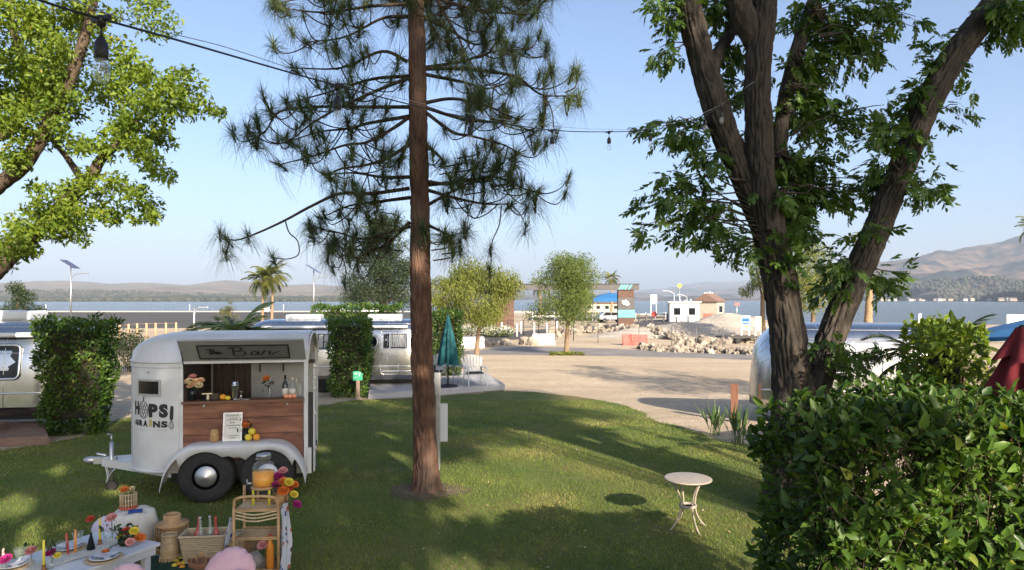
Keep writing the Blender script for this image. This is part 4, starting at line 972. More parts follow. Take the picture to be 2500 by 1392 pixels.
# raised hatch with the sign on its underside
ht = thing('hatch', None, None, (0, .012, ZS-.005)); ht.parent = bar; del_keys = [k for k in ht.keys()]
hw_, hh_ = 1.53, .40; ang = R(44)
def hp(x, t, off): return Vector((x, math.cos(ang)*t-math.sin(ang)*off*-1*-1, math.sin(ang)*t+math.cos(ang)*off*-1*-1)) if False else Vector((x, math.cos(ang)*t+math.sin(ang)*off, math.sin(ang)*t-math.cos(ang)*off))
bpy.data.objects.remove(ht)
hat = MB(); V = [hp(x, t, o)+Vector((0, .012, ZS-.0)) for o in (0, -.028) for t in (0, hh_) for x in (.02, .02+hw_)]
hat.add(V, [(0, 1, 3, 2), (4, 6, 7, 5), (0, 4, 5, 1), (2, 3, 7, 6), (0, 2, 6, 4), (1, 5, 7, 3)]); hatch = hat.build('hatch', mat('hatch_underside', (.27, .27, .265), (.31, .31, .305), scale=3, rough=.5), bar)
def hbar(x0, t0, x1, t1, w, off=.004):
    a = hp(x0, t0, off)+Vector((0, .012, ZS)); b = hp(x1, t1, off)+Vector((0, .012, ZS)); m_ = MB(); nrm = Vector((0, math.sin(ang), -math.cos(ang))); m_.beam(a, b, w, .006, up=nrm); return m_
SXr, SXl, St0, St1 = .22, 1.33, .055, .315           # sign board extents (x falls to the right in view)
mb = MB(); c0 = [hp(x, t, .0065)+Vector((0, .012, ZS)) for t in (St0, St1) for x in (SXr, SXl)]; c1 = [hp(x, t, .0005)+Vector((0, .012, ZS)) for t in (St0, St1) for x in (SXr, SXl)]
mb.add(c0+c1, [(0, 1, 3, 2), (4, 6, 7, 5), (0, 4, 5, 1), (2, 3, 7, 6), (0, 2, 6, 4), (1, 5, 7, 3)])
sgn = mb.build('sign_board', mat('sign_grey', (.13, .13, .13), (.17, .17, .165), scale=4, rough=.6), hatch)
for a in ((SXr, St0, SXl, St0), (SXr, St1, SXl, St1), (SXr, St0, SXr, St1), (SXl, St0, SXl, St1)): hbar(*a, .016, .009).build('sign_frame', M_black, hatch)
def stroke(pts, w, fn, name, m, parent, n=6, wf=None):
    """flat pen stroke along a smooth path; fn maps (u, v) to 3-D"""
    P = spline([(x, y, 0) for x, y in pts], n); V = []; k = len(P)
    for i, p in enumerate(P):
        d = (P[min(i+1, k-1)]-P[max(i-1, 0)]); d = d.normalized() if d.length > 0 else Vector((1, 0, 0)); q = Vector((-d.y, d.x, 0)); ww = w*(wf(i/(k-1), d) if wf else 1)/2
        V += [fn(p.x+q.x*ww, p.y+q.y*ww), fn(p.x-q.x*ww, p.y-q.y*ww)]
    mb = MB(); mb.add(V, [(2*i, 2*i+1, 2*i+3, 2*i+2) for i in range(k-1)]); return mb.build(name, m, parent, fix=False)
def sfn(u, v):      # u from left of the sign as read, v up as read (the sign reads upright from the viewer's side)
    x = SXl-u; t = St0+v; return hp(x, t, .0095)+Vector((0, .012, ZS))
pen = lambda t, d: .55+.75*abs(d.y)
for pts in ([(.10, .17), (.13, .19), (.17, .185), (.20, .19)], [(.15, .18), (.14, .12), (.15, .09), (.17, .10)], [(.18, .19), (.175, .10)], [(.176, .12), (.20, .14), (.21, .12), (.21, .095), (.225, .10)], [(.23, .115), (.255, .125), (.25, .14), (.235, .125), (.24, .10), (.265, .10), (.29, .115)],
            [(.42, .21), (.425, .15), (.42, .06)], [(.36, .19), (.42, .225), (.50, .225), (.53, .19), (.49, .15), (.44, .14)], [(.46, .145), (.53, .145), (.57, .11), (.54, .06), (.47, .05), (.42, .065)],
            [(.72, .125), (.68, .14), (.64, .11), (.645, .07), (.69, .07), (.725, .12)], [(.735, .14), (.73, .08), (.76, .07), (.79, .11)], [(.79, .11), (.81, .15), (.83, .14), (.88, .14), (.86, .09), (.89, .075), (.93, .11), (.99, .135)]):
    stroke(pts, .020, sfn, 'sign_letter', M_black, hatch, wf=pen)
# gas strut and hatch catches
for x in (.02+hw_-.02,):
    mb = MB(); mb.tube([(x, -.03, ZS-.22), hp(x, .22, .02)+Vector((0, .012, ZS))], .008, 6); mb.build('strut', M_black, bar)
# window in the nose
def nrect(mb, s0, s1, z0, z1, off, th=.01, n=6):
    for i in range(n):
        a, b = lerp(s0, s1, i/n), lerp(s0, s1, (i+1)/n)
        V = [nose_pt(a, z0, off), nose_pt(b, z0, off), nose_pt(b, z1, off), nose_pt(a, z1, off), nose_pt(a, z0, off-th), nose_pt(b, z0, off-th), nose_pt(b, z1, off-th), nose_pt(a, z1, off-th)]
        mb.add(V, [(0, 1, 2, 3), (0, 4, 5, 1), (2, 6, 7, 3)]+([(0, 3, 7, 4)] if i == 0 else [])+([(1, 5, 6, 2)] if i == n-1 else []))
    return mb
wn = nrect(MB(), .27, .60, 1.375, 1.545, .008).build('window', M_glassdark, bar)
for a in ((.255, .615, 1.355, 1.378), (.255, .615, 1.542, 1.565), (.255, .278, 1.376, 1.544), (.592, .615, 1.376, 1.544)): nrect(MB(), *a, .016, .014, 4).build('window_frame', M_steel, wn)
mb = MB(); mb.ball(nose_pt(.43, 1.66, .01), .013); mb.build('marker_light', M_steel, bar)
# lettering on the nose
def nfn(u, v): return nose_pt(.70-u*1.30, v, .005)          # u grows to the right in view
def ntext(txt, size, u0, v0, sx=1., bold=.0, m=M_ink, name='letter', shear=0):
    V, F = text_mesh(txt, size, bold); mb = MB(); bm = bmesh.new()
    vs = [bm.verts.new(v) for v in V]
    for f in F:
        try: bm.faces.new([vs[i] for i in f])
        except ValueError: pass
    xs_ = [v[0] for v in V]; x = min(xs_)
    while x < max(xs_):
        x += .02; bmesh.ops.bisect_plane(bm, geom=bm.verts[:]+bm.edges[:]+bm.faces[:], plane_co=(x, 0, 0), plane_no=(1, 0, 0))
    bm.verts.index_update(); mb.add([nfn(u0+v.co.x*sx, v0+v.co.y) for v in bm.verts], [tuple(v.index for v in f.verts) for f in bm.faces]); bm.free()
    return mb.build(name, m, bar, fix=False)
def nfit(txt, u0, u1, v0, v1, bold, m=M_ink, name='letter'):
    V, F = text_mesh(txt, 1, bold); xs_ = [v[0] for v in V]; ys_ = [v[1] for v in V]; fx = (u1-u0)/(max(xs_)-min(xs_)); fy = (v1-v0)/(max(ys_)-min(ys_))
    V = [((v[0]-min(xs_))*fx+u0, (v[1]-min(ys_))*fy+v0) for v in V]; bm = bmesh.new(); vs = [bm.verts.new((x, y, 0)) for x, y in V]
    for f in F:
        try: bm.faces.new([vs[i] for i in f])
        except ValueError: pass
    x = u0
    while x < u1: x += .012; bmesh.ops.bisect_plane(bm, geom=bm.verts[:]+bm.edges[:]+bm.faces[:], plane_co=(x, 0, 0), plane_no=(1, 0, 0))
    bm.verts.index_update(); mb = MB(); mb.add([nfn(v.co.x, v.co.y) for v in bm.verts], [tuple(v.index for v in f.verts) for f in bm.faces]); bm.free(); return mb.build(name, m, bar, fix=False)
nfit('H', .0, .074, 1.095, 1.275, .05); nfit('P', .212, .312, 1.075, 1.252, .07); nfit('S', .324, .415, 1.072, 1.252, .07)
nfit('G', .022, .072, .958, 1.035, .06); nfit('R', .082, .134, .955, 1.035, .06); nfit('A', .140, .200, .95, 1.035, .06); nfit('N', .262, .336, .945, 1.03, .06); nfit('S', .346, .412, .945, 1.03, .06)
V, F = text_mesh('AND', .024, .001); MBt = MB(); MBt.add([nfn(.016-v[1]/1.3, .965+v[0]) for v in V], F); MBt.build('letter', M_ink, bar, fix=False)
hopc = (.143, 1.165)
def hop(u, v): return nfn(hopc[0]+u, hopc[1]+v)
out = [(0, -.115), (-.045, -.075), (-.062, -.01), (-.055, .055), (-.03, .10), (0, .115), (.03, .10), (.055, .055), (.062, -.01), (.045, -.075), (0, -.115)]
stroke(out, .008, hop, 'hop_emblem', M_ink, bar, 4)
stroke([(0, .115), (.004, .16), (.01, .175)], .012, hop, 'hop_emblem', M_ink, bar, 4)
for rw, zz in enumerate((.07, .025, -.02, -.065)):
    for c in (-.03, 0, .03) if rw % 2 == 0 else (-.045, -.015, .015, .045):
        if abs(c) > .05-.25*max(0, -zz): continue
        stroke([(c-.018, zz+.022), (c-.014, zz-.005), (c, zz-.026), (c+.014, zz-.005), (c+.018, zz+.022)], .0055, hop, 'hop_emblem', M_ink, bar, 3)
M_wheat = mat('wheat_yellow', (.50, .47, .16), rough=.5)
for i in range(4):
    for s in (-1, 1): stroke([(.231, .955+i*.022), (.231+s*.013, .972+i*.022), (.231+s*.008, .988+i*.022)], .012, nfn, 'grain_emblem', M_wheat, bar, 3)
stroke([(.231, .94), (.231, 1.04)], .006, nfn, 'grain_emblem', M_wheat, bar, 3)
wu = .452
stroke([(wu, 1.225), (wu-.002, 1.17), (wu-.004, 1.10), (wu-.006, 1.045)], .034, nfn, 'whisk_emblem', M_ink, bar, 5, wf=lambda t, d: .55+.5*math.sin(math.pi*min(1, .15+t*.6)))
for a in (-1, -.4, .4, 1): stroke([(wu-.006, 1.045), (wu-.006+a*.022, .985), (wu-.006+a*.018, .945), (wu-.006, .925)], .004, nfn, 'whisk_emblem', M_ink, bar, 4)
rl = np.random.default_rng(4)
M_fade = mat('faded_vinyl', (.35, .35, .35), rough=.5)
for i in range(16):
    u = .06+i*.022
    if i in (6, 10): continue
    stroke([(u, .900+.008*rl.random()), (u+.006, .915), (u+.012, .900+.008*rl.random())], .004, nfn, 'small_letter', M_fade, bar, 2)
# wheels and double fender
WX = [(.475), (1.225)]; WR = .345
tm_ = MB(); tm_.lathe([(.17, -.10), (.26, -.115), (.315, -.11), (.338, -.085), (WR, -.05), (WR, .05), (.338, .085), (.315, .105), (.255, .112), (.175, .095)], n=40, axis='Y')
tyre_me = None
for x in WX:
    w = thing('wheel', None, None, (x, .13, WR)); w.parent = bar
    if tyre_me is None:
        o = tm_.build('tyre', M_rubber, w); tyre_me = o.data
        rm = MB(); rm.lathe([(.03, -.02), (.16, -.025), (.185, -.075), (.178, -.10)], n=32, axis='Y'); rmo = rm.build('rim', M_black, w); rim_me = rmo.data
        cp = MB(); cp.lathe([(.142, -.07), (.145, -.085), (.128, -.105), (.08, -.125), (.035, -.145), (.012, -.152), (1e-5, -.153)], n=32, axis='Y'); cpo = cp.build('hubcap', mat('satin_hubcap', (.5, .5, .51), rough=.42, metal=.9), w); cap_me = cpo.data
    else:
        part('tyre', tyre_me, w); part('rim', rim_me, w); part('hubcap', cap_me, w)
    for k in list(w.keys()): del w[k]
# far-side wheels
for x in WX:
    w = thing('wheel', None, None, (x, -WID-.13, WR), math.pi); w.parent = bar; part('tyre', tyre_me, w); part('rim', rim_me, w)
for wx in WX:
    mb = MB(); mb.tube([(wx, -WID-.1, WR), (wx, .1, WR)], .03, 8); mb.build('axle', M_black, bar)
mb = MB(); mb.box((.85, .05, .40), (.10, .05, .22)); mb.box((.875, -.05, .36), (1.3, .06, .08)); mb.build('suspension', M_black, bar)
def fender_curve():
    """centre-line of the double fender: up, flat with a slight rise, and down"""
    pts = [(-.005, .27), (.03, .42), (.11, .58), (.22, .69), (.36, .745), (.6, .755), (.875, .757), (1.15, .755), (1.39, .745), (1.53, .69), (1.64, .58), (1.72, .42), (1.76, .25)]
    return spline([(x, 0, z) for x, z in pts], 4)
top = fender_curve(); mb = MB(); k = len(top); dep = .28; V = []
for p in top:
    for y, dz in ((-.02, 0), (dep*.45, .006), (dep*.8, -.004), (dep*.95, -.016), (dep, -.04)): V.append((p.x, y, p.z+dz))
mb.add(V, [(i*5+j, i*5+j+1, (i+1)*5+j+1, (i+1)*5+j) for i in range(k-1) for j in range(4)], True)
# valance: the scalloped lip around each wheel
V = []
for p in top:
    x = p.x; lo = p.z-.075
    for wx in WX:
        d = abs(x-wx)
        if d < .34: lo = max(lo if d > .32 else 0, WR+math.sqrt(max(0, .335**2-d*d))-.01)
    mid = abs(x-.85)
    if mid < .10: lo = .575+mid*.35
    lo = min(lo, p.z-.045); V += [(p.x, dep, p.z-.04), (p.x, dep+.004, lo), (p.x, dep-.012, lo-.001)]
mb.add(V, [(i*3+j, i*3+j+1, (i+1)*3+j+1, (i+1)*3+j) for i in range(k-1) for j in range(2)], True)
mb.build('fender', M_white, bar, fix=False)
mb = MB(); mb.box((.875, -.045, .47), (1.66, .02, .5)); mb.build('wheel_well', M_black, bar)
# chassis rails and tongue
hx = LS+NOSE+.50
for s in (0, 1):
    mb = MB(); y = -.05 if s == 0 else -WID+.05; mb.beam((0, y, Z0-.045), (LS+.05, y, Z0-.045), .06, .08); mb.build('chassis_rail', M_white, bar)
    mb = MB(); mb.beam((LS+.02, y, Z0-.045), (hx-.12, -WID/2+(.05 if s == 0 else -.05), Z0+.02), .05, .10); mb.build('tongue_rail', M_white, bar, bevel=.004)
mb = MB(); P = [(LS+.3, -.3), (hx-.2, -WID/2+.08), (hx-.2, -WID/2-.08), (LS+.3, -WID+.3)]; mb.add([(x, y, z) for z in (Z0+.045, Z0+.055) for x, y in P], [(0, 1, 2, 3), (4, 5, 6, 7), (0, 4, 5, 1), (1, 5, 6, 2), (2, 6, 7, 3)]); mb.build('tongue_plate', M_white, bar)
mb = MB(); yc = -WID/2; mb.box((hx-.10, yc, Z0+.04), (.22, .09, .09)); mb.lathe([(.045, 0), (.055, .05), (.05, .10), (.03, .14), (.01, .15)], (hx+.0, yc, Z0+.045), 12, 'X'); mb.tube([(hx-.14, yc, Z0+.1), (hx-.02, yc, Z0+.13)], .018, 6); mb.build('coupler', M_steel, bar, bevel=.004)
mb = MB(); jx = hx-.24; mb.tube([(jx, yc+.10, .10), (jx, yc+.10, Z0+.30)], .026, 10); mb.tube([(jx, yc+.10, Z0+.30), (jx, yc+.10, Z0+.40)], .012, 8); mb.tube([(jx, yc+.10, Z0+.40), (jx+.03, yc+.15, Z0+.42)], .009, 6); mb.box((jx, yc+.06, Z0+.03), (.1, .08, .12)); jk = mb.build('jack', M_steel, bar)
mb = MB(); mb.lathe([(.03, -.028), (.068, -.028), (.072, 0), (.068, .028), (.03, .028)], (jx, yc+.10, .072), 20, 'Y'); mb.build('jack_wheel', M_rubber, jk)
for dy in (.0, .05):
    mb = MB(); P = [(hx-.16, yc+.05+dy, Z0), (hx-.2, yc+.08+dy, .2), (hx-.2, yc+.12+dy, .12), (hx-.26, yc+.13+dy, .25), (hx-.35, yc+.1+dy, Z0)]; mb.tube(spline(P, 5), .009, 5); mb.build('safety_chain', M_steel, bar)
# rear: frame, far post, folded doors
mb = MB(); mb.box((.018, -WID+.016, (Z0+ZT-.2)/2), (.055, .05, ZT-.2-Z0)); mb.build('door_post', M_white, bar, bevel=.006)
V = []; mb = MB(); arc = [(0, -WID/2-math.cos(a)*(WID/2-.01)*-1, ZS-.02+math.sin(a)*(ZT-ZS+.02)) for a in np.linspace(0, math.pi, 17)]
mb.tube([(0.0, y, z) for _, y, z in arc], .022, 8); mb.build('rear_arch', M_white, bar)
rr_ = MB(); rr_.box((-.07, -.10, .83), (.05, .16, 1.02)); rr_.build('rear_door', M_white, bar, bevel=.008)
rr_ = MB(); rr_.box((-.05, -.012, .83), (.085, .02, 1.06)); rr_.build('door_edge', M_black, bar)
rr_ = MB(); rr_.box((-.085, -.03, 1.0), (.02, .075, 1.42)); rr_.build('rear_door', M_white, bar, bevel=.008)
for z in (1.72, 1.56, 1.42, 1.08, .62):
    h_ = MB(); h_.box((-.098, .0, z), (.03, .05, .04)); h_.tube([(-.10, .01, z-.03), (-.10, .01, z+.03)], .012, 6); h_.build('hinge', M_steel, bar)
rr_ = MB(); rr_.box((-.03, .012, .56-.11), (.05, .05, .34)); rr_.build('mud_flap', M_white, bar)

# ---- things on the counter (local bar coordinates -> world)
BM = Matrix.Translation(TO) @ Matrix.Rotation(math.pi+TY, 4, 'Z')
def bw(x, y, z): return BM @ Vector((x, y, z))
M_orange = mat('orange_peel', (.72, .27, .02), (.78, .36, .03), scale=30, rough=.5, bump=.2, bscale=200)
M_lemon = mat('lemon_peel', (.70, .52, .04), (.76, .60, .06), scale=30, rough=.5, bump=.2, bscale=200)
M_grape = mat('grapefruit_flesh', (.75, .25, .14), (.85, .42, .22), scale=20, rough=.4)
M_stem = mat('green_stem', (.04, .08, .025), (.08, .13, .04), scale=8, rough=.6)
def petal_mat(n, a, b): return mat(n, a, b, scale=9, rough=.7)
M_peach = petal_mat('peach_petal', (.66, .38, .22), (.75, .50, .30)); M_cream = petal_mat('cream_petal', (.74, .60, .32), (.8, .7, .45)); M_pinkp = petal_mat('pink_petal', (.66, .25, .26), (.74, .38, .36)); M_mag = petal_mat('magenta_petal', (.30, .012, .13), (.42, .03, .2))
M_orp = petal_mat('orange_petal', (.70, .16, .03), (.8, .28, .05)); M_yelp = petal_mat('yellow_petal', (.74, .56, .04), (.8, .68, .1)); M_redp = petal_mat('red_petal', (.48, .045, .03), (.6, .09, .05))
def bloom(mb, c, r, seed, dirv=(0, -.3, 1), layers=4):
    """rounded many-petalled flower head"""
    rr2 = random.Random(seed); D = Vector(dirv).normalized(); u = D.orthogonal().normalized(); v = D.cross(u); c = Vector(c)
    for L in range(layers):
        n = 5+2*(layers-L); el = R(8+70*L/(layers-1)); rad = r*(1-.13*L)
        for i in range(n):
            a = 6.283*(i+.5*(L % 2))/n+rr2.uniform(-.1, .1); o = u*math.cos(a)+v*math.sin(a); tan = -u*math.sin(a)+v*math.cos(a); d = o*math.cos(el)+D*math.sin(el); w = rad*.42
            nn = D*math.cos(el)-o*math.sin(el)
            V = [c, c+d*rad*.6+tan*w-nn*.02*r, c+d*rad+tan*w*.6+nn*.12*r, c+d*rad*1.06, c+d*rad-tan*w*.6+nn*.12*r, c+d*rad*.6-tan*w-nn*.02*r, c+d*rad*.65-nn*r*.12]
            mb.add(V, [(0, 1, 6), (1, 2, 6), (2, 3, 6), (3, 4, 6), (4, 5, 6), (5, 0, 6)], True)
    return mb
def fruit(name, label, p, r, m, group=None, sq=(1, 1, .94)):
    o = MB().ball((0, 0, r*sq[2]), r, 14, 9, sq).lathe([(r*.08, r*1.86), (r*.06, r*1.92), (1e-5, r*1.92)], n=6).build(name, m); o.location = p; return tag(o, label, 'fruit', group)
def bouquet(name, label, base, vase_prof, vm, heads, group=None, leaves=0, seed=1, cat='flowers'):
    t = thing(name, label, cat, base, 0, group); MB().lathe(vase_prof, n=18).build('vase', vm, t); H = vase_prof[-1][1]; rs = random.Random(seed)
    for (x, y, z, r_, m_) in heads:
        st = MB(); st.tube([(x*.15, y*.15, H*.4), (x*.4, y*.4, H), (x, y, z)], .0035, 5); st.build('stem', M_stem, t)
        bloom(MB(), (x, y, z), r_, rs.random(), (x*3, y*3-.4, .7)).build('flower', m_, t, fix=False)
    if leaves:
        V0, F0 = leaf_shape(1, .4, .1, .2); r2 = np.random.default_rng(seed); k = leaves; P = np.stack([r2.normal(0, .045, k), r2.normal(0, .045, k), H+r2.random(k)*.10], 1)
        V, F, rn = scatter(V0, F0, P, rot_from(unit(k, r2)+np.array([0, 0, .3]), unit(k, r2), r2), .05+.03*r2.random(k), r2.random(k)); tag(np_obj('leaves', V, F, M_dark, t, attr=rn), kind='stuff')
    return t
CZ = 1.279
b = bw(1.46, -.08, CZ)
bouquet('flower_bouquet', 'peach and cream bouquet in a dark vase on the bar counter', b, [(.035, 0), (.05, .03), (.045, .12), (.032, .16)], M_glassdark,
        [(.05, .0, .24, .058, M_peach), (-.03, -.03, .25, .055, M_cream), (.0, -.05, .20, .05, M_peach), (-.09, -.0, .24, .058, M_pinkp), (.09, -.02, .20, .055, M_cream), (-.02, .04, .30, .055, M_pinkp), (.03, .05, .22, .05, M_cream), (.10, .03, .26, .045, M_peach)], leaves=14)
t = thing('tray', 'dark tray with caddy and white bar tool beside the bouquet', 'tray', bw(1.24, -.09, CZ), math.pi+TY)
MB().lathe([(.001, 0), (.12, 0), (.13, .014), (.125, .014), (.12, .006), (.001, .006)], n=24).build('plate', M_darkwood, t); MB().box((-.03, 0, .05), (.16, .10, .085)).build('caddy', M_darkwood, t, bevel=.006)
mb = MB(); mb.lathe([(.016, .006), (.016, .06), (.012, .065), (.012, .085)], (.015, .07, 0), 10); mb.beam((-.04, .07, .092), (.09, .07, .092), .02, .014); mb.build('bar_tool', M_cream, t)
fruit('orange', 'whole orange on the bar counter beside the steel shaker', bw(1.075, -.04, CZ), .042, M_orange); fruit('lemon', 'lemon lying beside the orange on the bar counter', bw(1.01, -.02, CZ), .03, M_lemon, sq=(1.25, 1, .95))
t = thing('cocktail_shaker', 'tall steel shaker tin on the bar counter', 'shaker', bw(.93, -.05, CZ)); MB().lathe([(.033, 0), (.034, .005), (.048, .19), (.05, .195), (.046, .198), (.04, .235), (.03, .245)], n=20).build('tin', M_chrome, t)
t = thing('jigger', 'small steel hourglass jigger beside the shaker', 'jigger', bw(.85, -.04, CZ)); MB().lathe([(.028, 0), (.008, .055), (.008, .065), (.022, .11), (.024, .112)], n=14).build('cup', M_chrome, t)
t = thing('hawthorne_strainer', 'flat steel strainer with handle lying on the counter', 'strainer', bw(.78, -.04, CZ), .4); MB().lathe([(.04, 0), (.042, .008), (.03, .012), (.001, .012)], n=16).build('disc', M_steel, t); MB().beam((-.04, 0, .008), (-.15, 0, .012), .018, .005).build('handle', M_steel, t)
t = bouquet('flower_glass', 'single orange flower with greenery in a slim glass', bw(.50, -.10, CZ), [(.03, 0), (.032, .006), (.008, .012), (.008, .05), (.02, .12), (.022, .15)], M_clear, [(-.035, -.02, .265, .05, M_orp)], leaves=14, seed=5)
def bottle(name, label, p, prof, m, lab=None, cap=None, group=None, lm=None, fill=None, fm=None, rz=0):
    t = thing(name, label, 'bottle', p, rz, group); MB().lathe(prof, n=18).build('glass', m, t)
    if lab: MB().lathe([(lab[0], lab[1]), (lab[0], lab[2])], n=18).build('paper_label', lm or M_cream, t)
    if cap: MB().lathe([(cap[0], cap[1]), (cap[0], cap[2]), (cap[0]*.7, cap[2]+.002)], n=12).build('stopper', cap[3], t)
    if fill: MB().lathe(fill, n=16).build('drink', fm, t)
    return t
wine = [(.036, 0), (.038, .01), (.038, .17), (.03, .2), (.015, .235), (.014, .29), (.016, .292), (.016, .305)]
M_wine = mat('dark_wine_glass', (.006, .012, .008), rough=.08, spec=.6); M_lab = mat('label_paper', (.62, .58, .5), (.7, .66, .58), scale=20, rough=.8)
bottle('wine_bottle', 'dark wine bottle with white label on the bar counter', bw(.30, -.11, CZ), wine, M_wine, (.0385, .03, .13), lm=M_lab)
sw = [(.042, 0), (.045, .01), (.045, .14), (.03, .18), (.014, .21), (.013, .24), (.017, .245)]
bottle('swing_top_bottle', 'clear bottle just right of the dark wine bottle', bw(.205, -.10, CZ), sw, M_clear, (.0455, .05, .12), (.012, .245, .265, M_cream), lm=M_lab)
t = thing('glass_pitcher', 'clear glass pitcher with stirrer at the end of the bar counter', 'pitcher', bw(.10, -.10, CZ)); MB().lathe([(.05, 0), (.055, .01), (.06, .10), (.045, .16), (.05, .2), (.052, .2)], n=20).build('glass', M_clear, t); MB().tube([(.05, 0, .17), (.10, 0, .16), (.10, 0, .07), (.055, 0, .05)], .007, 6).build('handle', M_clear, t); MB().tube([(-.01, 0, .02), (-.05, -.02, .26)], .004, 5).build('stirrer', M_cream, t)
for i, (x, y) in enumerate([(.285, -.02), (.235, -.015), (.18, -.02)]):
    o = MB().lathe([(1e-5, 0), (.025, .004), (.036, .02), (.036, .03), (.001, .031)], n=16, M=Matrix.Rotation(R(-58), 3, 'X')).build('grapefruit_half', M_grape); o.location = bw(x, y, CZ+.012); tag(o, ['left', 'middle', 'right'][i]+' of the cut grapefruit halves before the wine bottle', 'fruit', 'grapefruit halves on the counter')
# ---- things on the fender
FZ = .765
def fw(x, y=.13, dz=0): return bw(x, y, FZ+dz)
t = thing('menu_board', 'framed white drinks menu leaning on the trailer planks', 'sign', fw(.935, .075), math.pi+TY)
Mr = Matrix.Rotation(R(9), 3, 'X')
def mrot(mb): mb.v = [tuple(Mr @ Vector(v)) for v in mb.v]; return mb
mrot(MB().box((0, 0, .175), (.20, .008, .325))).build('paper', mat('menu_paper', (.66, .64, .56), (.72, .70, .62), scale=5, rough=.7), t)
for c, s in (((-.108, .004, .175), (.022, .02, .37)), ((.108, .004, .175), (.022, .02, .37)), ((0, .004, .006), (.194, .02, .022)), ((0, .004, .349), (.194, .02, .022))): mrot(MB().box(c, s)).build('frame', M_steel, t)
rl = np.random.default_rng(9)
for i, (zz, w, hh) in enumerate([(.315, .16, .02), (.285, .09, .016), (.262, .15, .016), (.225, .08, .03), (.19, .15, .022), (.16, .10, .016), (.06, .11, .02), (.035, .06, .012)]):
    x = -w/2
    while x < w/2-.012:
        l = .012+.02*rl.random(); stroke([(x, zz), (x+l*.3, zz+hh*.5), (x+l*.6, zz-hh*.2), (x+l, zz+hh*.2)], .006, lambda u, v: Mr @ Vector((-u, .0055, v)), 'menu_line', M_ink, t, 2); x += l+.006
bouquet('flower_jar', 'orange flower in a dark jar beside the menu board', fw(.77, .06), [(.035, 0), (.037, .05), (.034, .14)], M_glassdark, [(.0, -.01, .19, .048, M_orp), (-.03, .02, .22, .03, M_redp), (-.07, 0, .27, .016, M_cream)], leaves=8, seed=9)
for i, (x, dz, m_, l) in enumerate([(.725, 0, M_lemon, 'left lemon of the citrus pile on the trailer fender'), (.625, 0, M_orange, 'right orange of the citrus pile on the trailer fender'), (.68, .075, M_lemon, 'top lemon of the citrus pile on the trailer fender')]): fruit('orange', l, fw(x, .14, dz), .048, m_, 'citrus pile on the fender')
t = thing('glass_jar', 'empty amber glass jar on the fender left of the menu', 'jar', fw(1.15, .10)); MB().lathe([(.05, 0), (.055, .01), (.055, .12), (.045, .14), (.045, .16)], n=18).build('glass', glass_mat('amber_glass', (.8, .55, .25), .05, .3), t)
# ================================================================ polished aluminium travel trailers
def alu():
    m, t, b, o = nodes_of('polished_aluminium'); b.inputs['Base Color'].default_value = (.50, .51, .53, 1); b.inputs['Metallic'].default_value = 1
    tc = t.nodes.new('ShaderNodeTexCoord'); n = t.nodes.new('ShaderNodeTexNoise'); n.inputs['Scale'].default_value = 2.2; n.inputs['Detail'].default_value = 5
    t.links.new(tc.outputs['Object'], n.inputs[0]); mr = t.nodes.new('ShaderNodeMapRange'); mr.inputs[3].default_value = .14; mr.inputs[4].default_value = .34
    t.links.new(n.outputs[0], mr.inputs[0]); t.links.new(mr.outputs[0], b.inputs['Roughness'])
    n2 = t.nodes.new('ShaderNodeTexNoise'); n2.inputs['Scale'].default_value = 1.6; t.links.new(tc.outputs['Object'], n2.inputs[0])
    bp = t.nodes.new('ShaderNodeBump'); bp.inputs['Strength'].default_value = .12; bp.inputs['Distance'].default_value = .05; t.links.new(n2.outputs[0], bp.inputs['Height']); t.links.new(bp.outputs[0], b.inputs['Normal'])
    return m
M_alu = alu(); M_alu2 = mat('brushed_trim', (.72, .73, .75), rough=.3, metal=1); M_curt = mat('curtain', (.52, .51, .48), (.6, .58, .55), scale=9, rough=.9)
M_roofw = mat('white_roof_coat', (.62, .66, .70), (.68, .71, .74), scale=2, rough=.5)
